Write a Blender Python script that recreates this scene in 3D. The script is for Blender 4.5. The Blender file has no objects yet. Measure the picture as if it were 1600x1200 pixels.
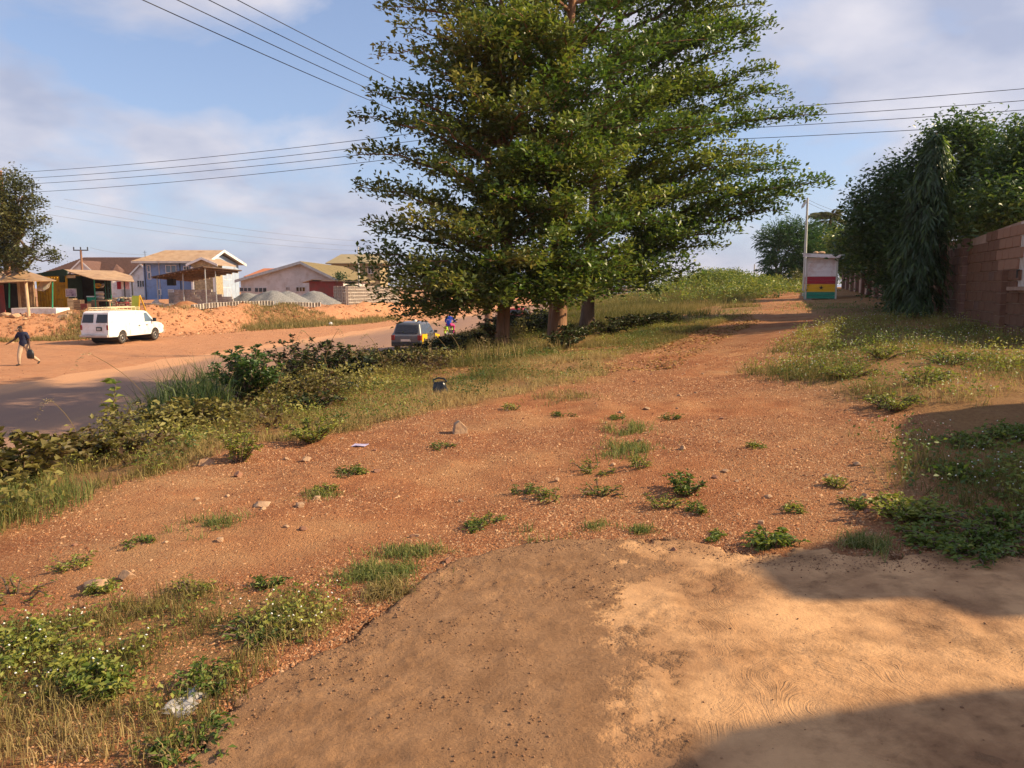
import bpy, bmesh, math, random
import numpy as np
from mathutils import Vector, Matrix, Euler

R = math.radians
SC = bpy.context.scene
COL = SC.collection
random.seed(11)
rng = np.random.default_rng(11)

# ------------------------------------------------------------------ camera, sky, sun, exposure
CAM_H = 1.6
PITCH = math.atan(150 / 1200)
cam_data = bpy.data.cameras.new('camera')
cam_data.sensor_width = 36
cam_data.lens = 27.0
cam_data.clip_start = 0.05
cam_data.clip_end = 6000
cam = bpy.data.objects.new('camera', cam_data)
COL.objects.link(cam)
cam.location = (0, 0, CAM_H)
cam.rotation_euler = (math.pi / 2 - PITCH, 0, 0)
SC.camera = cam

SUN_EL, SUN_AZ = R(32), R(92)          # azimuth clockwise from +Y
sun_dir = Vector((math.sin(SUN_AZ) * math.cos(SUN_EL), math.cos(SUN_AZ) * math.cos(SUN_EL), math.sin(SUN_EL)))
world = bpy.data.worlds.new('World')
SC.world = world
world.use_nodes = True
wn, wl = world.node_tree.nodes, world.node_tree.links
wn.clear()
out = wn.new('ShaderNodeOutputWorld')
bg = wn.new('ShaderNodeBackground')
sky = wn.new('ShaderNodeTexSky')
sky.sky_type = 'NISHITA'
sky.sun_disc = False
sky.sun_elevation = SUN_EL
sky.sun_rotation = SUN_AZ
sky.air_density = 1.0
sky.dust_density = 1.2
sky.ozone_density = 4.0
bg.inputs['Strength'].default_value = 0.108
tc = wn.new('ShaderNodeTexCoord')
sep = wn.new('ShaderNodeSeparateXYZ')
wl.new(tc.outputs['Generated'], sep.inputs[0])


def wmath(op, a, b=None, c=None, clamp=False):
    n = wn.new('ShaderNodeMath')
    n.operation = op
    n.use_clamp = clamp
    for i, v in enumerate((a, b, c)):
        if v is None:
            continue
        if isinstance(v, (int, float)):
            n.inputs[i].default_value = v
        else:
            wl.new(v, n.inputs[i])
    return n.outputs[0]


zc = wmath('ADD', wmath('MAXIMUM', sep.outputs['Z'], 0.0), 0.30)
cx_ = wmath('DIVIDE', sep.outputs['X'], zc)
cy_ = wmath('DIVIDE', sep.outputs['Y'], zc)
comb = wn.new('ShaderNodeCombineXYZ')
wl.new(cx_, comb.inputs[0])
wl.new(cy_, comb.inputs[1])
n1 = wn.new('ShaderNodeTexNoise')
n1.inputs['Scale'].default_value = 1.35
n1.inputs['Detail'].default_value = 9
n1.inputs['Roughness'].default_value = 0.54
n1.inputs['Distortion'].default_value = 0.25
mapn = wn.new('ShaderNodeMapping')
mapn.inputs['Location'].default_value = (1.1, 7.4, 0.0)
wl.new(comb.outputs[0], mapn.inputs[0])
wl.new(mapn.outputs[0], n1.inputs['Vector'])
crv = wn.new('ShaderNodeValToRGB')
crv.color_ramp.elements[0].position = 0.44
crv.color_ramp.elements[1].position = 0.56
wl.new(n1.outputs['Fac'], crv.inputs[0])
n2 = wn.new('ShaderNodeTexNoise')
n2.inputs['Scale'].default_value = 3.0
n2.inputs['Detail'].default_value = 5
wl.new(mapn.outputs[0], n2.inputs['Vector'])
shade = wn.new('ShaderNodeValToRGB')
shade.color_ramp.elements[0].position = 0.35
shade.color_ramp.elements[0].color = (2.75, 2.95, 3.85, 1)
shade.color_ramp.elements[1].position = 0.68
shade.color_ramp.elements[1].color = (5.1, 4.85, 5.15, 1)
wl.new(n2.outputs['Fac'], shade.inputs[0])
# thin harmattan veil towards the horizon
veil = wmath('POWER', wmath('SUBTRACT', 1.0, wmath('MAXIMUM', sep.outputs['Z'], 0.0), None, True), 7.0)
mixv = wn.new('ShaderNodeMixRGB')
wl.new(wmath('ADD', wmath('MULTIPLY', veil, 0.48), 0.22), mixv.inputs[0])
wl.new(sky.outputs[0], mixv.inputs[1])
mixv.inputs[2].default_value = (3.5, 3.75, 5.2, 1)
mixc = wn.new('ShaderNodeMixRGB')
wl.new(wmath('MULTIPLY', crv.outputs[0], 0.85), mixc.inputs[0])
wl.new(mixv.outputs[0], mixc.inputs[1])
wl.new(shade.outputs[0], mixc.inputs[2])
wl.new(mixc.outputs[0], bg.inputs['Color'])
wl.new(bg.outputs[0], out.inputs['Surface'])

sun_data = bpy.data.lights.new('sun', 'SUN')
sun_data.energy = 5.0
sun_data.angle = R(0.55)
sun_data.color = (1.0, 0.79, 0.50)
sun = bpy.data.objects.new('sun', sun_data)
COL.objects.link(sun)
sun.rotation_euler = (-sun_dir).to_track_quat('-Z', 'Y').to_euler()

vs = SC.view_settings
SC.display_settings.display_device = 'sRGB'
vs.view_transform = 'Standard'
vs.look = 'None'
vs.exposure = 0.66
vs.gamma = 1.0
vs.use_curve_mapping = False
SC.cycles.max_bounces = 6
SC.cycles.transparent_max_bounces = 6
SC.cycles.caustics_reflective = False
SC.cycles.caustics_refractive = False

# ------------------------------------------------------------------ noise and terrain
_tab = rng.random((512, 512))


def vnoise(x, y):
    x = np.asarray(x, float); y = np.asarray(y, float)
    xi = np.floor(x).astype(int); yi = np.floor(y).astype(int)
    fx = x - xi; fy = y - yi
    fx = fx * fx * (3 - 2 * fx); fy = fy * fy * (3 - 2 * fy)
    a = _tab[xi & 511, yi & 511]; b = _tab[(xi + 1) & 511, yi & 511]
    c = _tab[xi & 511, (yi + 1) & 511]; d = _tab[(xi + 1) & 511, (yi + 1) & 511]
    return (a * (1 - fx) + b * fx) * (1 - fy) + (c * (1 - fx) + d * fx) * fy


def fbm(x, y, s, o=4, seed=0.0):
    v = 0; a = 0.5; t = 0
    x = np.asarray(x, float) * s + seed * 17.31; y = np.asarray(y, float) * s + seed * 9.77
    for i in range(o):
        v = v + a * vnoise(x, y); t += a
        a *= 0.5; x = x * 2.03 + 5.1; y = y * 2.03 + 3.7
    return v / t


def sstep(a, b, x):
    t = np.clip((x - a) / (b - a), 0, 1)
    return t * t * (3 - 2 * t)


FAR_BASE = np.array([(-420, 20), (-60, 43), (-33, 47.8), (-25, 52), (-20.8, 60.5), (-15, 72), (-10.5, 88), (-7.5, 105), (1, 160), (62, 520), (425, 2600)], float)


def dist_far(x, y):
    """signed distance to the foot of the far embankment, positive behind it"""
    best = np.full(np.shape(x), 1e9)
    sign = np.ones(np.shape(x))
    for (x0, y0), (x1, y1) in zip(FAR_BASE[:-1], FAR_BASE[1:]):
        dx, dy = x1 - x0, y1 - y0
        L2 = dx * dx + dy * dy
        t = np.clip(((x - x0) * dx + (y - y0) * dy) / L2, 0, 1)
        px, py = x0 + t * dx, y0 + t * dy
        d = np.hypot(x - px, y - py)
        s = np.sign((y - y0) * dx - (x - x0) * dy)
        m = d < best
        best = np.where(m, d, best); sign = np.where(m, s, sign)
    return best * sign


def crest_x(y): return -5.6 + 0.255 * np.asarray(y, float)
def road_r(y): return -11.2 + 0.17 * np.asarray(y, float)
def road_l(y): return -22.3 + 0.17 * np.asarray(y, float)


ROAD_Z = -1.75


def g(x, y, detail=True):
    x = np.asarray(x, float); y = np.asarray(y, float)
    plate = 0.055 * np.clip(x, -10, 22) + 0.0075 * np.clip(y, -20, 60)
    # overgrown mound on the bank, beside the top of the track
    mx = x - (13.2 + 0.33 * (y - 52)); my = y - 52
    plate = plate + 0.8 * np.exp(-(mx / 3.1) ** 2 - (my / 8.0) ** 2)
    # spoil ridge along the right of the track
    plate = plate + 0.16 * np.exp(-((x - 5.6 - 0.22 * (y - 10)) / 1.6) ** 2) * sstep(6, 9, y) * (1 - sstep(17, 22, y))
    k = sstep(75, 160, y)
    plate = plate * (1 - k) - 0.1 * k
    k2 = sstep(60, 200, np.abs(x - 10))
    plate = plate * (1 - k2) - 0.1 * k2
    u = np.clip((x - road_r(y)) / (crest_x(y) - road_r(y) + 1e-6), 0, 1)
    wide = np.clip((y - 25) / 40, 0, 1)
    t = 1 - (1 - u) ** (1.5 + 0.3 * wide)
    t = t * t * (3 - 2 * t)
    near = ROAD_Z + (plate - ROAD_Z) * t
    d = dist_far(x, y)
    run = 3.2 + 2.4 * fbm(x, y, 0.12, 3, 3)
    rise = 1.62 + 0.35 * (fbm(x, y, 0.16, 3, 5) - 0.5) * 2 * sstep(0, 4, d)
    far = ROAD_Z + rise * sstep(0, 1, d / run) + 0.25 * sstep(6, 40, d)
    mid = road_l(y) + 3
    z = np.where(x > mid, near, far)
    if detail:
        onroad = sstep(0.0, 0.5, road_r(y) + .2 - x) * sstep(0.0, 0.5, x - road_l(y))
        amp = 1 - onroad
        r = np.hypot(x, y)
        amp = amp * (0.3 + 0.7 * sstep(3.5, 7.0, r))
        slope = sstep(0.3, 2.5, d) * (1 - sstep(5, 9, d))
        z = z + amp * ((fbm(x, y, 0.7, 3, 1) - 0.5) * 0.13 + (fbm(x, y, 3.1, 3, 2) - 0.5) * 0.05 * (1 - sstep(20, 40, r)))
        z = z + slope * ((fbm(x, y, 0.5, 4, 9) - 0.5) * 0.9 + (fbm(x, y, 1.9, 3, 12) - 0.5) * 0.5)
        z = z - onroad * 0.06
    return z


def gz(x, y): return float(g(x, y))


def pix_dir(u, v):
    a = (u - 800) / 1200.0; b = -(v - 600) / 1200.0
    return Vector((a, math.cos(PITCH) + b * math.sin(PITCH), -math.sin(PITCH) + b * math.cos(PITCH)))


def G(u, v, tmax=400.0):
    """where the line of sight through a photo point meets the ground"""
    d = pix_dir(u, v)
    t, dt = 1.0, 0.05
    ts = np.concatenate([np.arange(1, 30, 0.02), np.arange(30, tmax, 0.1)])
    z = CAM_H + d.z * ts
    h = g(d.x * ts, d.y * ts)
    i = np.argmax(z < h)
    t = ts[i] if (z < h).any() else ts[-1]
    return Vector((d.x * t, d.y * t, float(g(d.x * t, d.y * t))))


def P(u, v, y):
    d = pix_dir(u, v)
    return Vector((d.x / d.y * y, y, CAM_H + d.z / d.y * y))


def poly_px(pts): return np.array([tuple(G(*p))[:2] for p in pts])


def inside(poly, x, y):
    c = np.zeros(np.shape(x), bool)
    n = len(poly)
    for i in range(n):
        x0, y0 = poly[i]; x1, y1 = poly[(i + 1) % n]
        if y0 == y1:
            continue
        k = ((y0 > y) != (y1 > y)) & (x < (x1 - x0) * (y - y0) / (y1 - y0) + x0)
        c ^= k
    return c


def col_y(u, d, y0=40.0, y1=140.0):
    """depth at which a photo column lies d metres behind the foot of the far embankment"""
    ys_ = np.arange(y0, y1, 0.1); xs_ = (u - 800) / 1200 * ys_
    return float(ys_[np.argmax(dist_far(xs_, ys_) > d)])


# ------------------------------------------------------------------ materials
def new_mat(name):
    m = bpy.data.materials.new(name)
    m.use_nodes = True
    nt = m.node_tree
    return m, nt.nodes, nt.links, nt.nodes['Principled BSDF']


def mat(name, c, c2=None, scale=6.0, rough=0.75, bump=0.0, bscale=None, metal=0.0, detail=5, spec=0.4, stretch=None, coords='Object', dirt=None, dirt_scale=1.3):
    """colour varied by noise, with optional stains and bump"""
    m, n, l, b = new_mat(name)
    b.inputs['Roughness'].default_value = rough
    b.inputs['Metallic'].default_value = metal
    b.inputs['Specular IOR Level'].default_value = spec
    t = n.new('ShaderNodeTexCoord')
    vec = t.outputs[coords]
    if stretch:
        mp = n.new('ShaderNodeMapping'); mp.inputs['Scale'].default_value = stretch
        l.new(vec, mp.inputs[0]); vec = mp.outputs[0]
    ns = n.new('ShaderNodeTexNoise')
    ns.inputs['Scale'].default_value = scale; ns.inputs['Detail'].default_value = detail; ns.inputs['Roughness'].default_value = 0.62
    l.new(vec, ns.inputs['Vector'])
    if c2 is None:
        c2 = tuple(min(1, v * 1.18) for v in c); c = tuple(v * 0.86 for v in c)
    rp = n.new('ShaderNodeValToRGB')
    rp.color_ramp.elements[0].position = 0.33; rp.color_ramp.elements[1].position = 0.67
    rp.color_ramp.elements[0].color = (*c, 1); rp.color_ramp.elements[1].color = (*c2, 1)
    l.new(ns.outputs['Fac'], rp.inputs[0])
    colr = rp.outputs[0]
    if dirt:
        dn = n.new('ShaderNodeTexNoise'); dn.inputs['Scale'].default_value = dirt_scale; dn.inputs['Detail'].default_value = 8; dn.inputs['Roughness'].default_value = 0.7
        l.new(t.outputs[coords], dn.inputs['Vector'])
        dr = n.new('ShaderNodeValToRGB'); dr.color_ramp.elements[0].position = 0.48; dr.color_ramp.elements[1].position = 0.68
        l.new(dn.outputs['Fac'], dr.inputs[0])
        mx = n.new('ShaderNodeMixRGB'); l.new(dr.outputs[0], mx.inputs[0]); l.new(colr, mx.inputs[1]); mx.inputs[2].default_value = (*dirt, 1)
        colr = mx.outputs[0]
    l.new(colr, b.inputs['Base Color'])
    if bump:
        bs = n.new('ShaderNodeTexNoise'); bs.inputs['Scale'].default_value = bscale or scale * 4; bs.inputs['Detail'].default_value = 6
        l.new(vec, bs.inputs['Vector'])
        bp = n.new('ShaderNodeBump'); bp.inputs['Strength'].default_value = bump; bp.inputs['Distance'].default_value = 0.02
        l.new(bs.outputs['Fac'], bp.inputs['Height']); l.new(bp.outputs[0], b.inputs['Normal'])
    return m


def leaf_mat(name, c_dark, c_mid, c_light, trans=0.3, rough=0.5, spec=0.35):
    """leaf colour runs along the per-leaf 'tint' attribute (young, old and dry leaves, and sun painted on the mast tree)"""
    m, n, l, b = new_mat(name)
    at = n.new('ShaderNodeAttribute'); at.attribute_name = 'tint'
    rp = n.new('ShaderNodeValToRGB')
    e = rp.color_ramp.elements
    e[0].position = 0.0; e[0].color = (*c_dark, 1)
    e[1].position = 1.0; e[1].color = (*c_light, 1)
    k = e.new(0.5); k.color = (*c_mid, 1)
    l.new(at.outputs['Fac'], rp.inputs[0])
    l.new(rp.outputs[0], b.inputs['Base Color'])
    b.inputs['Roughness'].default_value = rough
    b.inputs['Specular IOR Level'].default_value = spec
    tr = n.new('ShaderNodeBsdfTranslucent')
    hs = n.new('ShaderNodeHueSaturation'); hs.inputs['Value'].default_value = 1.35; hs.inputs['Saturation'].default_value = 1.1
    l.new(rp.outputs[0], hs.inputs['Color']); l.new(hs.outputs[0], tr.inputs['Color'])
    mx = n.new('ShaderNodeMixShader'); mx.inputs[0].default_value = trans
    l.new(b.outputs[0], mx.inputs[1]); l.new(tr.outputs[0], mx.inputs[2])
    o = n['Material Output']
    l.new(mx.outputs[0], o.inputs['Surface'])
    return m


def tint_mat(name, cols, rough=0.9, spec=0.2, noise=0.0):
    m, n, l, b = new_mat(name)
    at = n.new('ShaderNodeAttribute'); at.attribute_name = 'tint'
    rp = n.new('ShaderNodeValToRGB')
    e = rp.color_ramp.elements
    e[0].position = 0; e[0].color = (*cols[0], 1); e[1].position = 1; e[1].color = (*cols[-1], 1)
    for i, c in enumerate(cols[1:-1]):
        k = e.new((i + 1) / (len(cols) - 1)); k.color = (*c, 1)
    l.new(at.outputs['Fac'], rp.inputs[0])
    l.new(rp.outputs[0], b.inputs['Base Color'])
    b.inputs['Roughness'].default_value = rough
    b.inputs['Specular IOR Level'].default_value = spec
    return m


def glass_mat(name, c, rough=0.08):
    m, n, l, b = new_mat(name)
    b.inputs['Base Color'].default_value = (*c, 1)
    b.inputs['Roughness'].default_value = rough
    b.inputs['Specular IOR Level'].default_value = 0.7
    return m


# ------------------------------------------------------------------ object helpers
def tag(o, label=None, cat=None, group=None, kind=None):
    if label: o['label'] = label
    if cat: o['category'] = cat
    if group: o['group'] = group
    if kind: o['kind'] = kind
    return o


def thing(name, label, cat, loc=(0, 0, 0), rz=0.0, group=None):
    o = bpy.data.objects.new(name, None)
    o.empty_display_size = 0.2
    COL.objects.link(o)
    o.location = loc; o.rotation_euler = (0, 0, rz)
    return tag(o, label, cat, group)


def kids(o): return [c for c in bpy.data.objects if c.parent == o]


def copy_tree(o, parent=None, loc=None, rot=None, label=None, group=None, cache=None):
    c = o.copy(); COL.objects.link(c)
    if parent: c.parent = parent
    if loc is not None: c.location = loc
    if rot is not None: c.rotation_euler = rot
    if label: c['label'] = label
    if group: c['group'] = group
    for ch in list(o.children):
        copy_tree(ch, c)
    return c


def link_mesh(name, me, parent=None):
    o = bpy.data.objects.new(name, me)
    COL.objects.link(o)
    if parent: o.parent = parent
    return o


def np_mesh(name, V, T, m, tint=None, parent=None, smooth=False, kind=None, n=3):
    """mesh object from numpy vertices (N,3) and faces (M,n)"""
    V = np.asarray(V, np.float32); T = np.asarray(T, np.int32)
    me = bpy.data.meshes.new(name)
    me.vertices.add(len(V)); me.vertices.foreach_set('co', V.ravel())
    me.loops.add(len(T) * n); me.loops.foreach_set('vertex_index', T.ravel())
    me.polygons.add(len(T)); me.polygons.foreach_set('loop_start', np.arange(0, len(T) * n, n, dtype=np.int32))
    if smooth: me.polygons.foreach_set('use_smooth', np.ones(len(T), bool))
    me.update(calc_edges=True)
    if tint is not None:
        a = me.attributes.new('tint', 'FLOAT', 'POINT')
        a.data.foreach_set('value', np.asarray(tint, np.float32))
    me.materials.append(m)
    o = link_mesh(name, me, parent)
    if kind: o['kind'] = kind
    return o


def _frame(d):
    d = Vector(d).normalized()
    a = Vector((0, 0, 1)) if abs(d.z) < 0.9 else Vector((1, 0, 0))
    s = d.cross(a).normalized()
    return s, s.cross(d).normalized()


class MB:
    """collects simple solids and links them as one mesh object"""
    def __init__(s):
        s.v = []; s.f = []; s.mi = []; s.cur = 0

    def mat(s, i): s.cur = i; return s

    def add(s, vs_, fs):
        o = len(s.v)
        s.v += [tuple(p) for p in vs_]
        s.f += [tuple(o + i for i in f) for f in fs]
        s.mi += [s.cur] * len(fs)
        return s

    def box(s, c, size, rz=0.0, rot=None, taper=0.0):
        hx, hy, hz = (v / 2 for v in size)
        M = Euler(rot).to_matrix() if rot else Matrix.Rotation(rz, 3, 'Z')
        pts = []
        for dz in (-1, 1):
            k = 1 - taper * (dz > 0)
            for dx, dy in ((-1, -1), (1, -1), (1, 1), (-1, 1)):
                pts.append(Vector(c) + M @ Vector((dx * hx * k, dy * hy * k, dz * hz)))
        return s.add(pts, [(3, 2, 1, 0), (4, 5, 6, 7), (0, 1, 5, 4), (1, 2, 6, 5), (2, 3, 7, 6), (3, 0, 4, 7)])

    def bx(s, x0, x1, y0, y1, z0, z1):
        return s.box(((x0 + x1) / 2, (y0 + y1) / 2, (z0 + z1) / 2), (x1 - x0, y1 - y0, z1 - z0))

    def tube(s, pts, r, n=6, cap=True):
        pts = [Vector(p) for p in pts]
        rs = r if isinstance(r, (list, tuple)) else [r] * len(pts)
        V, F = [], []
        for i, p in enumerate(pts):
            d = (pts[min(i + 1, len(pts) - 1)] - pts[max(i - 1, 0)])
            if d.length < 1e-6: d = Vector((0, 0, 1))
            a, b = _frame(d)
            if i and (a.dot(pa) < -0.2): a, b = -a, -b
            pa = a
            for k in range(n):
                t = 2 * math.pi * k / n
                V.append(p + (a * math.cos(t) + b * math.sin(t)) * rs[i])
        for i in range(len(pts) - 1):
            for k in range(n):
                F.append((i * n + k, i * n + (k + 1) % n, (i + 1) * n + (k + 1) % n, (i + 1) * n + k))
        if cap:
            F.append(tuple(reversed(range(n)))); F.append(tuple((len(pts) - 1) * n + k for k in range(n)))
        return s.add(V, F)

    def prism(s, poly, off):
        """polygon of 3-D points pushed along off"""
        n = len(poly); off = Vector(off)
        a = [Vector(p) for p in poly]; b = [p + off for p in a]
        F = [tuple(range(n)), tuple(reversed(range(n, 2 * n)))]
        F += [(i, i + n, (i + 1) % n + n, (i + 1) % n) for i in range(n)]
        return s.add(a + b, F)

    def lathe(s, prof, n=16, c=(0, 0, 0), axis='Z', cap=True):
        V, F = [], []
        for r_, h in prof:
            for k in range(n):
                t = 2 * math.pi * k / n
                p = (r_ * math.cos(t), r_ * math.sin(t), h)
                if axis == 'X': p = (h, p[0], p[1])
                if axis == 'Y': p = (p[0], h, p[1])
                V.append(Vector(c) + Vector(p))
        for i in range(len(prof) - 1):
            for k in range(n):
                F.append((i * n + k, i * n + (k + 1) % n, (i + 1) * n + (k + 1) % n, (i + 1) * n + k))
        if cap:
            F.append(tuple(reversed(range(n)))); F.append(tuple((len(prof) - 1) * n + k for k in range(n)))
        return s.add(V, F)

    def loft(s, rings, close_ends=True):
        n = len(rings[0]); V = [p for r_ in rings for p in r_]; F = []
        for i in range(len(rings) - 1):
            for k in range(n):
                F.append((i * n + k, i * n + (k + 1) % n, (i + 1) * n + (k + 1) % n, (i + 1) * n + k))
        if close_ends:
            F.append(tuple(reversed(range(n)))); F.append(tuple((len(rings) - 1) * n + k for k in range(n)))
        return s.add(V, F)

    def mesh(s, name, mats, smooth=False, bevel=0.0):
        me = bpy.data.meshes.new(name)
        me.from_pydata(s.v, [], s.f)
        mats = mats if isinstance(mats, (list, tuple)) else [mats]
        for m_ in mats: me.materials.append(m_)
        if len(mats) > 1: me.polygons.foreach_set('material_index', s.mi)
        bm = bmesh.new(); bm.from_mesh(me)
        bmesh.ops.recalc_face_normals(bm, faces=bm.faces)
        if bevel:
            bmesh.ops.bevel(bm, geom=[e for e in bm.edges if e.calc_face_angle(0) > 0.5], offset=bevel, segments=2, affect='EDGES', profile=0.6)
        bm.to_mesh(me); bm.free()
        if smooth:
            me.polygons.foreach_set('use_smooth', [True] * len(me.polygons))
            if smooth != 'all': me.set_sharp_from_angle(angle=R(smooth if smooth is not True else 40))
        me.update()
        return me

    def build(s, name, mats, parent=None, smooth=False, bevel=0.0):
        return link_mesh(name, s.mesh(name, mats, smooth, bevel), parent)
# ------------------------------------------------------------------ ground masks in world space
INNER = np.array([(-3.7, -10), (-3.6, 5.1), (-3.45, 6.0), (-2.8, 7.1), (-2.4, 8.3), (-1.3, 8.9), (-0.9, 9.9), (1.1, 11.6), (2.3, 14.8), (4.9, 20.2), (8.5, 27.7), (18.0, 53), (22, 64)])
WEEDS = np.array([(2.6, -10), (2.6, 4.2), (2.9, 6), (3.6, 7.2), (3.5, 8.2), (3.3, 10.6), (4.8, 13.5), (8.0, 19), (9.8, 24), (11.4, 29), (12.6, 34), (19.5, 52), (24, 64)])


def inner_x(y): return np.interp(y, INNER[:, 1], INNER[:, 0])
def weed_x(y): return np.interp(y, WEEDS[:, 1], WEEDS[:, 0])


LOWGRASS = poly_px([(0, 985), (150, 955), (300, 918), (440, 925), (525, 945), (535, 985), (430, 1020), (375, 1090), (330, 1150), (290, 1199), (0, 1199)])
LOWGRASS = np.vstack([LOWGRASS, [(-2.6, 1.6), (-4.5, 1.6), (-4.5, 3.4)]])
APRON = np.vstack([poly_px([(285, 1199), (380, 1085), (520, 1012), (600, 952), (700, 882), (850, 847), (1050, 842), (1180, 870), (1400, 869), (1600, 871)]), [(7.5, 3.3), (7.5, -3), (-1.6, -3), (-1.6, 2.0)]])


def veg_mask(x, y):
    """0..1, how overgrown the ground is"""
    n = (fbm(x, y, 0.55, 4, 21) - 0.5) * 2.2
    left = sstep(-0.5, 0.6, inner_x(y) - x + n * 0.9) * sstep(-1.2, -0.2, x - (crest_x(y) - 5.0))
    right = sstep(-0.5, 0.8, x - weed_x(y) + n * 1.0) * sstep(3.6, 4.4, y)
    low = np.where(inside(LOWGRASS, x + n * 0.12, y + n * 0.1), 1.0, 0.0)
    return np.maximum(np.maximum(left, right), low)


def terrain_material():
    m, n, l, b = new_mat('laterite_ground')
    b.inputs['Roughness'].default_value = 0.95
    b.inputs['Specular IOR Level'].default_value = 0.12
    tcn = n.new('ShaderNodeTexCoord')
    at = n.new('ShaderNodeAttribute'); at.attribute_name = 'cover'
    sp = n.new('ShaderNodeSeparateColor'); l.new(at.outputs['Color'], sp.inputs[0])

    def noise(s, d=6, r_=0.6):
        k = n.new('ShaderNodeTexNoise'); k.inputs['Scale'].default_value = s; k.inputs['Detail'].default_value = d; k.inputs['Roughness'].default_value = r_
        l.new(tcn.outputs['Object'], k.inputs['Vector']); return k.outputs['Fac']

    def ramp(f, stops):
        k = n.new('ShaderNodeValToRGB'); e = k.color_ramp.elements
        e[0].position, e[0].color = stops[0][0], (*stops[0][1], 1)
        e[1].position, e[1].color = stops[-1][0], (*stops[-1][1], 1)
        for p_, c_ in stops[1:-1]:
            q = e.new(p_); q.color = (*c_, 1)
        l.new(f, k.inputs[0]); return k.outputs[0]

    def mix(f, a, c, t='MIX'):
        k = n.new('ShaderNodeMixRGB'); k.blend_type = t
        for i, v in enumerate((f, a, c)):
            if isinstance(v, (int, float)): k.inputs[i].default_value = v
            elif isinstance(v, tuple): k.inputs[i].default_value = (*v, 1)
            else: l.new(v, k.inputs[i])
        return k.outputs[0]
    vor = n.new('ShaderNodeTexVoronoi'); vor.inputs['Scale'].default_value = 75
    dst = n.new('ShaderNodeTexNoise'); dst.inputs['Scale'].default_value = 9; dst.inputs['Detail'].default_value = 4
    l.new(tcn.outputs['Object'], dst.inputs['Vector'])
    dv = n.new('ShaderNodeVectorMath'); dv.operation = 'MULTIPLY_ADD'; dv.inputs[1].default_value = (.12, .12, .12)
    l.new(dst.outputs['Color'], dv.inputs[0]); l.new(tcn.outputs['Object'], dv.inputs[2])
    l.new(dv.outputs[0], vor.inputs['Vector'])
    vs2 = n.new('ShaderNodeSeparateColor'); l.new(vor.outputs['Color'], vs2.inputs[0])
    big = noise(0.55, 5); midn = noise(2.7, 6); fine = noise(24, 8, 0.78)
    red = ramp(midn, [(0.3, (0.28, 0.104, 0.046)), (0.5, (0.41, 0.168, 0.073)), (0.72, (0.52, 0.250, 0.112))])
    pale = ramp(fine, [(0.3, (0.37, 0.180, 0.082)), (0.7, (0.57, 0.315, 0.150))])
    bm = ramp(big, [(0.45, (0, 0, 0)), (0.62, (1, 1, 1))])
    base = mix(bm, red, pale)
    peb = ramp(vs2.outputs[0], [(0.0, (0.12, 0.045, 0.025)), (0.5, (0.28, 0.105, 0.048)), (0.85, (0.42, 0.20, 0.095)), (1.0, (0.58, 0.40, 0.25))])
    base = mix(sp.outputs['Blue'], base, mix(0.6, base, peb))
    speck = ramp(noise(62, 5, 0.8), [(0.36, (0.42, 0.36, 0.33)), (0.47, (1, 1, 1))])
    base = mix(0.75, base, speck, 'MULTIPLY')
    dust = ramp(midn, [(0.3, (0.45, 0.185, 0.085)), (0.7, (0.58, 0.29, 0.145))])
    dust = mix(0.35, dust, ramp(fine, [(0.35, (0.30, 0.12, 0.06)), (0.65, (0.62, 0.34, 0.19))]))
    base = mix(sp.outputs['Green'], base, dust)
    soil = ramp(fine, [(0.3, (0.13, 0.075, 0.032)), (0.55, (0.27, 0.16, 0.065)), (0.75, (0.36, 0.24, 0.10))])
    base = mix(sp.outputs['Red'], base, mix(0.75, base, soil))
    l.new(base, b.inputs['Base Color'])
    bp = n.new('ShaderNodeBump'); bp.inputs['Strength'].default_value = 0.9; bp.inputs['Distance'].default_value = 0.028
    add = n.new('ShaderNodeMath'); add.operation = 'ADD'
    l.new(fine, add.inputs[0])
    ml = n.new('ShaderNodeMath'); ml.operation = 'MULTIPLY'; l.new(vor.outputs['Distance'], ml.inputs[0]); ml.inputs[1].default_value = -0.45
    l.new(ml.outputs[0], add.inputs[1]); l.new(add.outputs[0], bp.inputs['Height'])
    l.new(bp.outputs[0], b.inputs['Normal'])
    return m


M_GROUND = terrain_material()


def axis(segs):
    o = []
    for a, b_, s in segs:
        o.append(np.arange(a, b_ - 1e-6, s))
    return np.concatenate(o)


def grow(a, end, s, k=1.35):
    o = [a]
    while o[-1] < end:
        o.append(o[-1] + s); s *= k
    return np.array(o)


xs = np.concatenate([-grow(90, 2600, 4)[::-1], axis([(-89, -32, 0.9), (-32, -12, 0.32), (-12, -5, 0.14), (-5, 5, 0.065), (5, 13, 0.13), (13, 32, 0.35), (32, 80, 1.6)]), grow(80, 2600, 4)])
ys = np.concatenate([-grow(4, 300, 1.2)[::-1], axis([(-3, 1.5, 0.5), (1.5, 8, 0.062), (8, 17, 0.1), (17, 32, 0.19), (32, 72, 0.42), (72, 130, 1.0)]), grow(130, 5000, 3, 1.25)])
XX, YY = np.meshgrid(xs, ys)
ZZ = g(XX, YY)
apr = inside(APRON, XX, YY)
ZZ = np.where(apr, ZZ - 0.045, ZZ)
nx, ny = len(xs), len(ys)
idx = np.arange(nx * ny).reshape(ny, nx)
quads = np.stack([idx[:-1, :-1], idx[:-1, 1:], idx[1:, 1:], idx[1:, :-1]], -1).reshape(-1, 4)
fx = (XX[:-1, :-1] + XX[1:, 1:]).ravel() / 2; fy = (YY[:-1, :-1] + YY[1:, 1:]).ravel() / 2
DD = dist_far(XX, YY)
vm = veg_mask(XX, YY)
bank = sstep(0.0, 1.5, crest_x(YY) - XX) * sstep(-0.5, 0.5, XX - road_r(YY))
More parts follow.
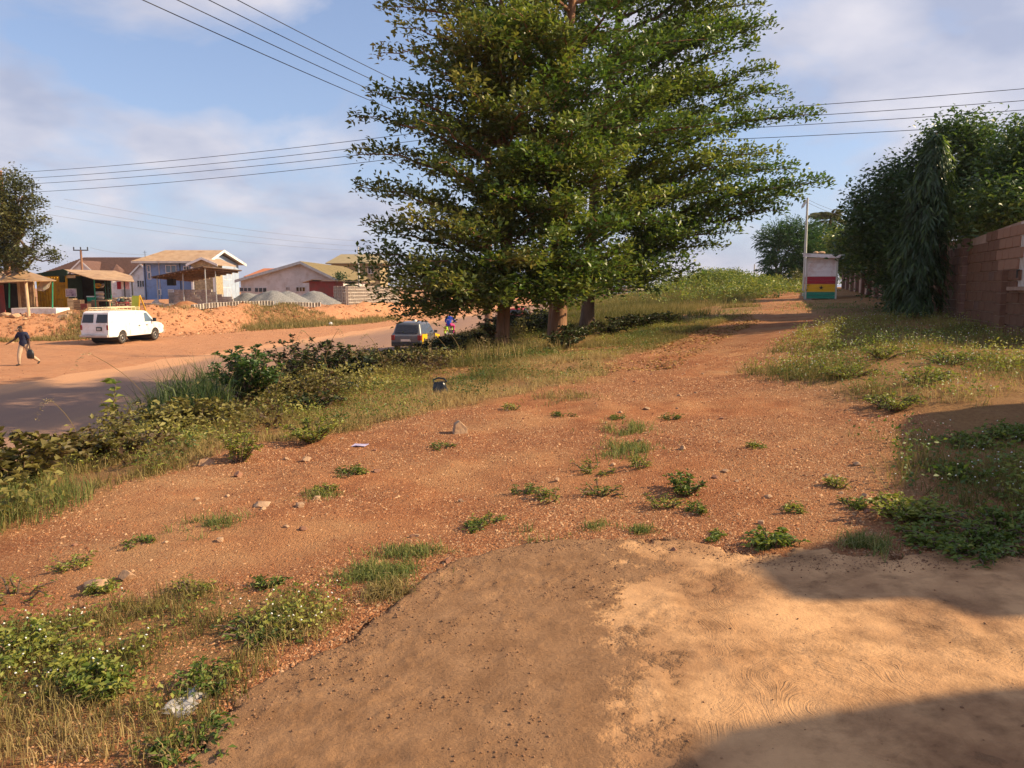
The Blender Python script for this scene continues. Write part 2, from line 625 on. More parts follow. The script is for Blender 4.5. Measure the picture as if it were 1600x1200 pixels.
Rm = np.clip(np.maximum(vm, bank), 0, 1) * np.where(DD > -1, 0.0, 1.0)
Rm = np.where(DD > 0, sstep(0.5, 0.62, fbm(XX, YY, 0.2, 4, 31)) * 0.8, Rm)
Gm = sstep(0.5, -0.7, XX - road_l(YY)) * (1 - 0.8 * sstep(-.3, 1.5, DD) * (1 - sstep(5, 9, DD)) * sstep(.35, .6, fbm(XX, YY, .35, 3, 33)))
Gm = np.maximum(Gm, sstep(1.2, 0.2, XX - road_r(YY)))
Bm = (1 - Rm) * (XX > crest_x(YY) - 1) * sstep(0.25, 0.55, fbm(XX, YY, 0.7, 4, 41)) * (1 - sstep(12, 26, np.hypot(XX, YY)) * 0.6)
cover = np.stack([Rm, np.clip(Gm, 0, 1), np.clip(Bm, 0, 1), np.ones_like(Rm)], -1).reshape(-1, 4).astype(np.float32)
V_all = np.stack([XX, YY, ZZ], -1).reshape(-1, 3)
fd = dist_far(fx, fy)
part_id = np.zeros(len(quads), int)
part_id[(fx > inner_x(fy)) & (fx < weed_x(fy)) & (fy > -3) & (fy < 60)] = 1
part_id[(fd < 0) & (fx < road_l(fy) + 0.6) & (fy > -60) & (fy < 200)] = 2
part_id[(fd >= 0) & (fd < 7) & (np.abs(fx) < 90)] = 3
for k, nm in enumerate(['ground', 'dirt_track', 'roadside', 'embankment']):
    q = quads[part_id == k]
    u, inv = np.unique(q, return_inverse=True)
    o = np_mesh(nm, V_all[u], inv.reshape(-1, 4), M_GROUND, smooth=True, kind='structure', n=4)
    ca = o.data.attributes.new('cover', 'FLOAT_COLOR', 'POINT')
    ca.data.foreach_set('color', cover[u].ravel())


# ---- asphalt road, dusty towards both edges
def road_material():
    m, n, l, b = new_mat('dusty_asphalt')
    b.inputs['Roughness'].default_value = 0.9; b.inputs['Specular IOR Level'].default_value = 0.25
    t = n.new('ShaderNodeTexCoord')
    at = n.new('ShaderNodeAttribute'); at.attribute_name = 'tint'
    a1 = n.new('ShaderNodeTexNoise'); a1.inputs['Scale'].default_value = 0.35; a1.inputs['Detail'].default_value = 8; a1.inputs['Roughness'].default_value = 0.65
    mp = n.new('ShaderNodeMapping'); mp.inputs['Scale'].default_value = (2.2, 0.35, 1); mp.inputs['Rotation'].default_value = (0, 0, R(9.6))
    l.new(t.outputs['Object'], mp.inputs[0]); l.new(mp.outputs[0], a1.inputs['Vector'])
    a2 = n.new('ShaderNodeTexNoise'); a2.inputs['Scale'].default_value = 45; a2.inputs['Detail'].default_value = 4
    l.new(t.outputs['Object'], a2.inputs['Vector'])
    s = n.new('ShaderNodeMath'); s.operation = 'ADD'; l.new(at.outputs['Fac'], s.inputs[0]); l.new(a1.outputs['Fac'], s.inputs[1])
    r1 = n.new('ShaderNodeValToRGB'); e = r1.color_ramp.elements
    e[0].position = 0.42; e[0].color = (0.27, 0.155, 0.105, 1); e[1].position = 1.15; e[1].color = (0.56, 0.285, 0.14, 1)
    k = e.new(0.68); k.color = (0.34, 0.19, 0.115, 1)
    l.new(s.outputs[0], r1.inputs[0])
    mx = n.new('ShaderNodeMixRGB'); mx.blend_type = 'OVERLAY'; mx.inputs[0].default_value = 0.5
    l.new(r1.outputs[0], mx.inputs[1]); l.new(a2.outputs['Fac'], mx.inputs[2]); l.new(mx.outputs[0], b.inputs['Base Color'])
    bp = n.new('ShaderNodeBump'); bp.inputs['Strength'].default_value = 0.4; bp.inputs['Distance'].default_value = 0.01
    l.new(a2.outputs['Fac'], bp.inputs['Height']); l.new(bp.outputs[0], b.inputs['Normal'])
    return m


ry = np.concatenate([np.arange(-30, 60, 0.4), np.arange(60, 170, 1.5)])
ru = np.linspace(0, 1, 40)
RU, RY = np.meshgrid(ru, ry)
jl = (fbm(RY, RY * 0, 0.5, 4, 51) - 0.5) * 1.4; jr = (fbm(RY, RY * 0, 0.6, 4, 57) - 0.5) * 0.8
RXl = road_l(RY) + jl; RXr = road_r(RY) + jr
RX = RXl + (RXr - RXl) * RU
RZ = ROAD_Z + 0.05 * np.sin(RU * math.pi) + 0.004
rt = np.maximum(sstep(0.34, 0.0, RU), sstep(0.88, 1.0, RU)) * 0.62
ri = np.arange(RX.size).reshape(RX.shape)
rq = np.stack([ri[:-1, :-1], ri[:-1, 1:], ri[1:, 1:], ri[1:, :-1]], -1).reshape(-1, 4)
np_mesh('road', np.stack([RX, RY, RZ], -1).reshape(-1, 3), rq, road_material(), tint=rt.ravel(), smooth=True, kind='structure', n=4)


# ---- earth-stained concrete apron in the foreground: raw and muddy on one side, trowelled on the other
def apron_material():
    m, n, l, b = new_mat('stained_concrete')
    b.inputs['Roughness'].default_value = 0.88; b.inputs['Specular IOR Level'].default_value = 0.2
    t = n.new('ShaderNodeTexCoord')
    at = n.new('ShaderNodeAttribute'); at.attribute_name = 'tint'

    def noise(s, d=6, r_=0.6, v=None):
        k = n.new('ShaderNodeTexNoise'); k.inputs['Scale'].default_value = s; k.inputs['Detail'].default_value = d; k.inputs['Roughness'].default_value = r_
        l.new(v or t.outputs['Object'], k.inputs['Vector']); return k

    def ramp(f, a, c, p0=0.3, p1=0.7):
        k = n.new('ShaderNodeValToRGB'); e = k.color_ramp.elements
        e[0].position = p0; e[1].position = p1; e[0].color = (*a, 1); e[1].color = (*c, 1)
        l.new(f, k.inputs[0]); return k.outputs[0]

    def mth(op, a, c, clamp=False):
        k = n.new('ShaderNodeMath'); k.operation = op; k.use_clamp = clamp
        for i, v in enumerate((a, c)):
            if isinstance(v, (int, float)): k.inputs[i].default_value = v
            else: l.new(v, k.inputs[i])
        return k.outputs[0]
    nb = noise(1.6, 7, 0.6); nm = noise(6, 7, 0.65); nf = noise(70, 5, 0.7)
    smooth = ramp(nb.outputs['Fac'], (0.29, 0.150, 0.072), (0.58, 0.335, 0.165), 0.36, 0.58)
    smudge = ramp(nm.outputs['Fac'], (0.58, 0.54, 0.50), (1.08, 1.05, 1.0), 0.32, 0.52)
    k = n.new('ShaderNodeMixRGB'); k.blend_type = 'MULTIPLY'; k.inputs[0].default_value = 0.8
    l.new(smooth, k.inputs[1]); l.new(smudge, k.inputs[2]); smooth = k.outputs[0]
    raw = ramp(nm.outputs['Fac'], (0.25, 0.130, 0.062), (0.41, 0.228, 0.115), 0.3, 0.7)
    # patchy border between the two finishes
    f = mth('ADD', at.outputs['Fac'], mth('MULTIPLY', mth('SUBTRACT', nb.outputs['Fac'], 0.5), 2.2))
    f = mth('ADD', f, mth('MULTIPLY', mth('SUBTRACT', nm.outputs['Fac'], 0.5), 1.3))
    fr = ramp(f, (0, 0, 0), (1, 1, 1), 0.42, 0.62)
    mx = n.new('ShaderNodeMixRGB'); l.new(fr, mx.inputs[0]); l.new(raw, mx.inputs[1]); l.new(smooth, mx.inputs[2])
    l.new(mx.outputs[0], b.inputs['Base Color'])
    # trowel arcs: rings about scattered centres
    wob = noise(1.1, 3, 0.5)
    vv = n.new('ShaderNodeVectorMath'); vv.operation = 'MULTIPLY_ADD'
    l.new(wob.outputs['Color'], vv.inputs[0]); vv.inputs[1].default_value = (0.9, 0.9, 0); l.new(t.outputs['Object'], vv.inputs[2])
    vo = n.new('ShaderNodeTexVoronoi'); vo.voronoi_dimensions = '2D'; vo.inputs['Scale'].default_value = 1.35
    l.new(vv.outputs[0], vo.inputs['Vector'])
    rings = n.new('ShaderNodeTexNoise'); rings.noise_dimensions = '1D'; rings.inputs['Scale'].default_value = 1.0; rings.inputs['Detail'].default_value = 3; rings.inputs['Roughness'].default_value = 0.7
    l.new(mth('MULTIPLY', vo.outputs['Distance'], 62.0), rings.inputs['W'])
    gate = noise(2.6, 6, 0.7)
    rg = mth('MULTIPLY', rings.outputs['Fac'], ramp(gate.outputs['Fac'], (0.0, 0.0, 0.0), (1, 1, 1), 0.47, 0.66))
    hs = mth('ADD', mth('MULTIPLY', rg, 0.7), mth('MULTIPLY', nf.outputs['Fac'], 0.22))
    hs = mth('ADD', hs, mth('MULTIPLY', nm.outputs['Fac'], 0.8))
    gr = n.new('ShaderNodeMixRGB'); gr.blend_type = 'MULTIPLY'; l.new(mth('MULTIPLY', mth('MULTIPLY', rg, fr), 0.75), gr.inputs[0]); l.new(mx.outputs[0], gr.inputs[1]); gr.inputs[2].default_value = (0.62, 0.56, 0.52, 1)
    l.new(gr.outputs[0], b.inputs['Base Color'])
    # raw side: drag marks across, crumbs
    mp = n.new('ShaderNodeMapping'); mp.inputs['Scale'].default_value = (2.2, 16, 1); mp.inputs['Rotation'].default_value = (0, 0, R(-9))
    l.new(t.outputs['Object'], mp.inputs[0])
    dr = noise(1.5, 6, 0.65, mp.outputs[0])
    cr = noise(38, 6, 0.75)
    hr = mth('ADD', mth('MULTIPLY', dr.outputs['Fac'], 1.9), mth('MULTIPLY', cr.outputs['Fac'], 1.5))
    hm = n.new('ShaderNodeMixRGB'); l.new(fr, hm.inputs[0]); l.new(hr, hm.inputs[1]); l.new(hs, hm.inputs[2])
    bp = n.new('ShaderNodeBump'); bp.inputs['Strength'].default_value = 0.8; bp.inputs['Distance'].default_value = 0.02
    l.new(hm.outputs[0], bp.inputs['Height']); l.new(bp.outputs[0], b.inputs['Normal'])
    return m


def apron_z(x, y):
    p = 0.055 * np.clip(x, -10, 22) + 0.0075 * y
    return p + 0.004 + (fbm(x, y, 1.3, 4, 61) - 0.5) * 0.05 + (1 - rough_side(x, y)) * ((fbm(x * .3 - y * .06, y * 1.6 + x * .12, 6, 4, 63) - 0.5) * 0.020 + np.maximum(0, fbm(x, y, 34, 4, 64) - 0.5) * 0.038 * sstep(.42, .6, fbm(x, y, 2.2, 3, 69)) + np.maximum(0, fbm(x, y, 13, 3, 72) - 0.58) * 0.04) \
        + rough_side(x, y) * (np.maximum(0, fbm(x, y, 5, 4, 65) - 0.56) * 0.05 + (fbm(x, y, 2.6, 4, 68) - .5) * .02)


def rough_side(x, y):
    """1 on the trowelled side, 0 on the raw side (boundary runs through the slab away from the camera)"""
    return sstep(-0.5, 0.5, x - (0.30 + 0.20 * (y - 2.4)))


ax = np.concatenate([np.arange(-2.2, 1.3, 0.016), np.arange(1.3, 5.0, 0.026)]); ay = np.arange(1.3, 4.9, 0.017)
AX, AY = np.meshgrid(ax, ay)
jx = (fbm(AX, AY, 4, 5, 66) - 0.5) * 0.34 + (fbm(AX, AY, 22, 3, 67) - .5) * .10
ain = inside(APRON, AX + jx, AY + jx)
AZ = np.where(ain, apron_z(AX, AY), apron_z(AX, AY) - 0.035)
ai = np.arange(AX.size).reshape(AX.shape)
aq = np.stack([ai[:-1, :-1], ai[:-1, 1:], ai[1:, 1:], ai[1:, :-1]], -1).reshape(-1, 4)
keep = ain.ravel()[aq].any(1)
uq, iq = np.unique(aq[keep], return_inverse=True)
AV = np.stack([AX, AY, AZ], -1).reshape(-1, 3)
np_mesh('concrete_apron', AV[uq], iq.reshape(-1, 4), apron_material(), tint=rough_side(AX, AY).ravel()[uq], smooth=True, kind='structure', n=4)

# ---- loose gravel and earth crumbs (uncountable)
PYR_V = np.array([(1, 0, 0), (0, 1, 0), (-1, 0, 0), (0, -1, 0), (0, 0, 1)], float)
PYR_F = np.array([(0, 1, 4), (1, 2, 4), (2, 3, 4), (3, 0, 4)])
OCT_V = np.array([(1, 0, 0), (-1, 0, 0), (0, 1, 0), (0, -1, 0), (0, 0, 1), (0, 0, -1)], float)
OCT_F = np.array([(0, 2, 4), (2, 1, 4), (1, 3, 4), (3, 0, 4), (2, 0, 5), (1, 2, 5), (3, 1, 5), (0, 3, 5)])


def pebbles(name, x, y, r_, m, zf=g, kind='stuff', lift=0.25, half=False):
    n_ = len(x); VV, FF = (PYR_V, PYR_F) if half else (OCT_V, OCT_F); nv = len(VV)
    if half: lift = -0.25
    V = VV[None] * (r_[:, None, None] * rng.uniform(0.55, 1.35, (n_, nv, 1)))
    if half: V[:, 4, :2] += r_[:, None] * rng.uniform(-.35, .35, (n_, 2)); V[:, 4, 2] *= 1.25
    V[:, :, 2] *= 0.72
    a = rng.uniform(0, 6.28, n_); ca, sa = np.cos(a)[:, None], np.sin(a)[:, None]
    tl = rng.uniform(-.5, .5, (n_, 1))
    vx = V[:, :, 0] * ca - V[:, :, 1] * sa; vy = V[:, :, 0] * sa + V[:, :, 1] * ca; vz = V[:, :, 2] + vx * tl
    W = np.stack([vx + x[:, None], vy + y[:, None], vz + (zf(x, y) + r_ * lift)[:, None]], -1).reshape(-1, 3)
    F = (FF[None] + (np.arange(n_) * nv)[:, None, None]).reshape(-1, 3)
    return np_mesh(name, W, F, m, tint=np.repeat(rng.random(n_), nv), kind=kind)


M_PEB = tint_mat('laterite_gravel', [(0.15, 0.055, 0.027), (0.31, 0.122, 0.053), (0.42, 0.19, 0.082), (0.58, 0.36, 0.20)])
n_ = 420000
dist_ = 2.4 + 14 * rng.random(n_) ** 1.7
py_ = dist_; px_ = (rng.random(n_) - 0.45) * 1.5 * dist_
ok = ((px_ > -1.2) | (py_ > 5.2) | (rng.random(n_) < .35)) & (px_ > inner_x(py_) - 0.4) & (px_ < weed_x(py_) + 0.6) & ~inside(APRON, px_, py_) & (fbm(px_, py_, 0.7, 4, 41) + rng.uniform(-.3, .3, n_) > 0.44)
px_, py_ = px_[ok], py_[ok]
pebbles('gravel', px_, py_, 0.003 + 0.010 * rng.random(len(px_)) ** 5 + 0.00055 * py_, M_PEB, half=True)
M_CRUMB = tint_mat('earth_crumbs', [(0.14, 0.075, 0.042), (0.25, 0.135, 0.075), (0.34, 0.19, 0.105)])
n_ = 30000
px_ = rng.uniform(-2, 2.4, n_); py_ = rng.uniform(1.9, 4.8, n_)
edge = ~inside(APRON, px_ + 0.1, py_ + 0.25) | ~inside(APRON, px_ - .2, py_ + .1)
ok = inside(APRON, px_, py_) & (((rough_side(px_, py_) < 0.5) & (fbm(px_, py_, 3, 4, 71) + rng.uniform(-.1, .1, n_) > 0.54)) | (rng.random(n_) < 0.02) | (edge & (rng.random(n_) < 0.6)))
px_, py_ = px_[ok], py_[ok]
pebbles('earth_crumbs', px_, py_, 0.0022 + 0.006 * rng.random(len(px_)) ** 4, M_CRUMB, zf=apron_z)

# crumbling edge: earth and grit spilt over the rim of the concrete
n_ = 60000
ex_ = rng.uniform(-1.9, 3.4, n_); ey_ = rng.uniform(1.8, 5.0, n_)
d_in = np.zeros(n_)
for r0_ in (.05, .10, .16, .24):
    for k in range(8):
        a_ = k * math.pi / 4; d_in += inside(APRON, ex_ + r0_ * math.cos(a_), ey_ + r0_ * math.sin(a_))
near_ = (d_in > 3) & (d_in < 31)
ok = near_ & (rng.random(n_) < .95)
ex_, ey_ = ex_[ok], ey_[ok]
pebbles('spilt_grit', ex_, ey_, 0.0025 + 0.008 * rng.random(len(ex_)) ** 4, M_CRUMB, zf=lambda a, b_: np.maximum(np.where(inside(APRON, a, b_), apron_z(a, b_), -9), g(a, b_) - np.where(inside(APRON, a, b_), .045, 0)), half=True)
# ------------------------------------------------------------------ vegetation builders
def unit(a): return a / np.maximum(np.linalg.norm(a, axis=-1, keepdims=True), 1e-9)


def rand_dirs(n, zlo=-1.0, zhi=1.0):
    z = rng.uniform(zlo, zhi, n); a = rng.uniform(0, 2 * math.pi, n); r_ = np.sqrt(1 - z * z)
    return np.stack([r_ * np.cos(a), r_ * np.sin(a), z], -1)


def leaf_geo(pos, d, nrm, L, W, fold=0.18, droop=0.0):
    """folded leaves: 4 vertices, 2 triangles each"""
    d = unit(d); side = unit(np.cross(d, nrm)); up = np.cross(side, d)
    L = np.broadcast_to(L, (len(pos),))[:, None]; W = np.broadcast_to(W, (len(pos),))[:, None]
    mid = pos + d * L * 0.45
    a = mid + side * W * 0.5 + up * W * fold
    b_ = mid - side * W * 0.5 + up * W * fold
    tip = pos + d * L - np.array([0, 0, 1.0]) * L * droop
    V = np.stack([pos, a, tip, b_], 1).reshape(-1, 3)
    o = (np.arange(len(pos)) * 4)[:, None]
    T = np.concatenate([o + np.array([0, 1, 2]), o + np.array([0, 2, 3])], 1).reshape(-1, 3)
    return V, T


class Leaves:
    def __init__(s): s.V = []; s.T = []; s.t = []; s.n = 0

    def add(s, V, T, tint):
        s.V.append(V); s.T.append(T + s.n); s.t.append(np.repeat(tint, len(V) // len(tint))); s.n += len(V)

    def rosettes(s, c, per, L, W, up=0.45, spread=0.06, tint=(0.0, 1.0), tbias=None, droop=0.1, d0=None):
        """clusters of leaves spread about the points c"""
        c = np.asarray(c, float)
        n = len(c) * per
        p = np.repeat(c, per, 0) + rng.normal(0, spread, (n, 3))
        d = rand_dirs(n, -0.35, 0.9)
        if d0 is not None: d = unit(d + np.repeat(d0, per, 0) * 0.8)
        nr = unit(rand_dirs(n, -0.2, 1.0) + np.array([0, 0, up]))
        k = rng.uniform(0.65, 1.2, n)
        V, T = leaf_geo(p, d, nr, L * k, W * k, droop=droop)
        t = rng.uniform(tint[0], tint[1], n) if tbias is None else np.clip(np.repeat(tbias, per) + rng.normal(0, 0.16, n), 0, 1)
        s.add(V, T, t)

    def build(s, name, m, parent=None, kind=None):
        return np_mesh(name, np.concatenate(s.V), np.concatenate(s.T), m, tint=np.concatenate(s.t), parent=parent, kind=kind)


def blades(name, x, y, h, w, m, lean=0.5, zf=g, segs=2, tint=None, parent=None, kind='stuff', z0=None):
    n_ = len(x)
    a = rng.uniform(0, 6.283, n_); ln = np.abs(rng.normal(0, lean, n_)) + 0.08
    dx, dy = np.cos(a), np.sin(a)
    fa = rng.uniform(0, 6.283, n_)
    sx, sy = np.cos(fa) * w / 2, np.sin(fa) * w / 2
    z = (zf(x, y) if z0 is None else z0) - 0.01
    b0 = np.stack([x - sx, y - sy, z], -1); b1 = np.stack([x + sx, y + sy, z], -1)
    tip = np.stack([x + dx * h * ln, y + dy * h * ln, z + h * np.sqrt(np.maximum(0.08, 1 - np.minimum(ln, 0.95) ** 2)) * 0.96], -1)
    if segs == 1:
        V = np.stack([b0, b1, tip], 1).reshape(-1, 3)
        T = np.arange(n_ * 3).reshape(-1, 3); k = 3
    else:
        mx, my, mz = x + dx * h * ln * 0.28, y + dy * h * ln * 0.28, z + h * 0.58
        m0 = np.stack([mx - sx * .75, my - sy * .75, mz], -1); m1 = np.stack([mx + sx * .75, my + sy * .75, mz], -1)
        V = np.stack([b0, b1, m0, m1, tip], 1).reshape(-1, 3); k = 5
        o = (np.arange(n_) * 5)[:, None]
        T = np.concatenate([o + np.array(q) for q in ([0, 1, 3], [0, 3, 2], [2, 3, 4])], 1).reshape(-1, 3)
    if tint is None: tint = rng.random(n_)
    return np_mesh(name, V, T, m, tint=np.repeat(tint, k), parent=parent, kind=kind)


def clump_pts(cx, cy, per, rad):
    n_ = len(cx) * per
    a = rng.uniform(0, 6.283, n_); r_ = np.repeat(np.broadcast_to(rad, (len(cx),)), per) * np.sqrt(rng.random(n_))
    return np.repeat(cx, per) + r_ * np.cos(a), np.repeat(cy, per) + r_ * np.sin(a)


M_BARK = mat('grey_brown_bark', (0.10, 0.062, 0.042), (0.21, 0.135, 0.09), 5, 0.95, 0.8, 24, stretch=(1, 1, 0.25))
M_BARK_W = mat('warm_bark', (0.16, 0.08, 0.045), (0.34, 0.18, 0.10), 4, 0.95, 0.8, 22, stretch=(1, 1, 0.25))
M_LEAF_BIG = leaf_mat('small_green_leaves', (0.034, 0.072, 0.016), (0.092, 0.155, 0.030), (0.25, 0.27, 0.055), 0.36, 0.42, 0.5)
M_LEAF_BIG2 = leaf_mat('olive_green_leaves', (0.036, 0.064, 0.016), (0.110, 0.145, 0.030), (0.29, 0.255, 0.065), 0.34, 0.42, 0.5)
M_LEAF_DARK = leaf_mat('dark_glossy_leaves', (0.026, 0.058, 0.018), (0.064, 0.118, 0.030), (0.17, 0.22, 0.046), 0.32, 0.4, 0.5)
M_LEAF_FEATH = leaf_mat('feathery_leaves', (0.022, 0.055, 0.018), (0.048, 0.105, 0.028), (0.095, 0.165, 0.045), 0.3, 0.6)
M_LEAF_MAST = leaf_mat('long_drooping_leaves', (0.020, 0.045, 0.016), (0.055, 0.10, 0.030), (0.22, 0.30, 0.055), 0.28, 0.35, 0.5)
M_LEAF_OLIVE = leaf_mat('olive_leaves', (0.035, 0.050, 0.014), (0.085, 0.095, 0.026), (0.17, 0.155, 0.045), 0.28, 0.5)
M_LEAF_SHRUB = leaf_mat('dusty_shrub_leaves', (0.085, 0.046, 0.022), (0.165, 0.140, 0.040), (0.28, 0.25, 0.070), 0.3, 0.55)
M_LEAF_THICK = leaf_mat('thicket_leaves', (0.040, 0.022, 0.014), (0.040, 0.060, 0.018), (0.095, 0.120, 0.030), 0.2, 0.5)
M_LEAF_WEED = leaf_mat('weed_leaves', (0.050, 0.090, 0.020), (0.125, 0.180, 0.034), (0.33, 0.32, 0.065), 0.32, 0.5)
M_GRASS = leaf_mat('dry_green_grass', (0.105, 0.105, 0.030), (0.235, 0.190, 0.065), (0.43, 0.31, 0.14), 0.3, 0.7, 0.2)
M_GRASS_G = leaf_mat('green_grass', (0.065, 0.105, 0.024), (0.150, 0.190, 0.050), (0.32, 0.29, 0.10), 0.32, 0.6, 0.25)
M_GRASS_DARK = leaf_mat('dark_tall_grass', (0.022, 0.048, 0.016), (0.055, 0.090, 0.025), (0.15, 0.17, 0.05), 0.25, 0.5, 0.3)
M_STRAW = leaf_mat('straw_stalks', (0.22, 0.15, 0.07), (0.36, 0.26, 0.13), (0.52, 0.42, 0.25), 0.2, 0.8, 0.1)
M_LITTER = leaf_mat('fallen_leaves', (0.13, 0.065, 0.025), (0.32, 0.18, 0.055), (0.50, 0.33, 0.11), 0.1, 0.7, 0.2)
M_FLOWER = mat('white_flowers', (0.75, 0.74, 0.68), (0.85, 0.84, 0.8), 3, 0.8)


# ------------------------------------------------------------------ the three tiered roadside trees
def curve_pts(a, b_, n=7, sag=0.0, wob=0.0):
    a, b_ = np.array(a, float), np.array(b_, float)
    L = np.linalg.norm(b_ - a)
    out_ = []
    for i in range(n):
        t = i / (n - 1)
        # leaves the trunk rising, flattens out towards the tip
        p = a + (b_ - a) * t
        p[2] = a[2] + (b_[2] - a[2]) * (1 - (1 - t) ** 1.8) - sag * L * t * t
        if 0 < i < n - 1: p += rng.normal(0, wob * L, 3)
        out_.append(p)
    return np.array(out_)


def tiered_tree(name, label, base, height, lean, trunk_r, tips, n_rand, maxlen, bark, stems=1, low=2.2, az=None, lm=None):
    root = thing(name, label, 'tree', base, 0, 'tall trees at the roadside')
    base = np.array(base)
    mb = MB()
    top = np.array([lean[0], lean[1], height])

    def trunk_at(h):
        t = min(1, max(0, h / height))
        return np.array([top[0] * t + 0.10 * math.sin(t * 9 + base[0]), top[1] * t + 0.08 * math.sin(t * 7 + base[1]), h])
    hs = [-.15, 0.1, 0.5, 1.2, 2, 3, 4.2, 5.5, 7, 8.5, 10, 11.5, 13, height]
    mb.tube([trunk_at(h) if h > 0 else np.array([0, 0, h]) for h in hs], [trunk_r * (1.55 if h < 0 else 1.3 if h < .3 else 1.08 if h < 0.8 else max(0.06, 1 - 0.93 * h / height)) for h in hs], 12)
    for s in range(stems - 1):
        a = 1.9 + s * 2.3; o = np.array([math.cos(a), math.sin(a), 0]) * trunk_r * 1.6
        mb.tube([o + trunk_at(h) * np.array([1 + .2 * s, 1, 1]) + o * h * 0.16 for h in (-.1, .6, 1.5, 2.6, 4, 5.5, 7.5)], [trunk_r * k for k in (0.95, .75, .68, .6, .5, .4, .15)], 9)
    lv = Leaves()
    brs = []
    for tip in tips:
        tip = np.array(tip) - base
        hl = np.hypot(*(tip[:2]))
        h0 = max(1.6, tip[2] - 0.36 * hl)
        brs.append((trunk_at(h0), tip, 0.24 if stems == 3 else 0.28))
    ga = rng.uniform(0, 6)
    for i in range(n_rand):
        h = low + (height - 0.4 - low) * (i + rng.random()) / n_rand
        f = h / height
        prof = min(1, 0.62 + 1.3 * f) if f < 0.3 else 1.0 if f < (0.45 if stems == 3 else 0.62) else 0.72 if f < .62 else max(0.16, 1 - (f - 0.62) / 0.38 * 0.9)
        L = maxlen * prof * rng.uniform(0.6, 1.05)
        ga += 2.4 + rng.uniform(-.4, .4)
        a = ga
        if az is not None and rng.random() < 0.35: a = az + rng.uniform(-1.2, 1.2)
        s = trunk_at(h)
        rise = (0.10 + 0.34 * f) * L * rng.uniform(0.6, 1.3) + (-0.25 if f < 0.2 else 0)
        brs.append((s, s + np.array([math.cos(a) * L, math.sin(a) * L, rise]), 0.34))
    if stems == 3:                                   # short leafy shoots close round the slender trunk
        for i in range(40):
            h = rng.uniform(2.4, 11); a = -math.pi / 2 + rng.uniform(-1.3, 1.3); L = rng.uniform(.9, 1.9); s = trunk_at(h)
            brs.append((s, s + np.array([math.cos(a) * L, math.sin(a) * L, rng.uniform(-.1, .5)]), 0.42))
    C, TB, D0 = [], [], []
    for s, e, sp in brs:
        pts = curve_pts(s, e, 8, 0.02, 0.012)
        L = np.linalg.norm(e - s)
        mb.tube(pts, [max(0.008, 0.024 * L ** 0.7 * (1 - 0.9 * i / 7)) for i in range(8)], 5, cap=False)
        along = unit(e - s)
        horiz = np.array([-along[1], along[0], 0]); horiz /= max(1e-6, np.linalg.norm(horiz))
        age = rng.uniform(0.3, 0.72)
        t = 0.16
        while t < 1.0:
            q = t * 7; i = min(6, int(q)); p = pts[i] + (pts[i + 1] - pts[i]) * (q - i)
            wdt = L * sp * (1 - t) ** 0.75 + 0.16
            for sd in (-1, 1):
                tl = wdt * rng.uniform(0.5, 1.15)
                tw = unit(along * rng.uniform(0.35, 0.95) + horiz * sd * rng.uniform(0.6, 1.0) + np.array([0, 0, rng.uniform(-0.28, 0.46)]))
                nc = max(1, int(tl / 0.155))
                ks = (np.arange(nc) + rng.random(nc)) / nc
                keepk = rng.random(nc) < (0.55 + 0.45 * t)
                pp = p + tw * (ks * tl)[:, None]
                pp[:, 2] -= (ks * tl) ** 2 * 0.07
                C.append(pp[keepk]); D0.append(np.repeat(tw[None], keepk.sum(), 0)); TB.append(np.full(keepk.sum(), age) + 0.14 * ks[keepk])
                if tl > 0.5: mb.tube([p, p + tw * tl * 0.9], [0.010, 0.004], 3, cap=False)
            t += 0.20 / max(L, 0.8) * 1.0
        C.append(pts[-1:] + rng.normal(0, .05, (2, 3))); D0.append(np.repeat(along[None], 2, 0)); TB.append(np.full(2, age + .2))
    C = np.concatenate(C); TB = np.concatenate(TB); D0 = np.concatenate(D0)
    lv.rosettes(C, 9, 0.165, 0.078, up=0.8, spread=0.105, tbias=TB, droop=0.12, d0=D0)
    mb.build('trunk', bark, root, smooth=True)
    lv.build('crown', lm or M_LEAF_BIG, root)
    return root


TA, TB_, TC = G(787, 542), G(866, 530), G(913, 514)
left_tips = [(558, 178, -1.0), (556, 236, .5), (556, 286, -.6), (578, 342, 1.2), (568, 392, -1.2), (592, 78, .4), (602, 6, 1.0), (590, 140, -1.3), (572, 432, .4), (612, 470, -1.5), (640, 480, 0.6), (628, 40, -1.0), (562, 412, 1.4), (690, 482, -2.2), (620, 445, -2.6), (700, 440, -3.2), (650, 405, -3.0), (640, 330, -3.2), (680, 250, -3.4), (720, 350, -3.6), (650, 180, -3.0), (720, 120, -3.2), (700, 40, -2.8), (590, 360, 0.0), (600, 300, -1.6), (745, 474, -2.6), (700, 476, -1.4), (660, 466, 0.6), (640, 452, 1.6), (610, 425, 1.8), (780, 462, -3.0), (590, 455, -.8), (725, 452, -3.4), (675, 430, -3.2), (760, 480, -1.5), (620, 490, -.6)]
mid_tips = [(860, 430, -4.0), (800, 460, -3.6), (920, 400, -4.2), (960, 340, -4.0), (880, 300, -4.6), (820, 230, -4.4), (900, 180, -4.4), (980, 230, -4.0), (850, 120, -4.2), (940, 90, -4.2), (1000, 140, -3.4), (1040, 300, -3.0), (1010, 410, -2.6), (880, 40, -4.0), (760, 400, -4.2), (770, 290, -4.4), (985, 436, -0.6), (940, 455, -2.0), (820, 462, -3.4), (850, 470, -3.0), (890, 462, -3.2), (920, 446, -3.4), (800, 440, -4.4), (840, 400, -4.6), (870, 360, -4.8), (960, 430, -2.6), (840, 466, -1.5)]
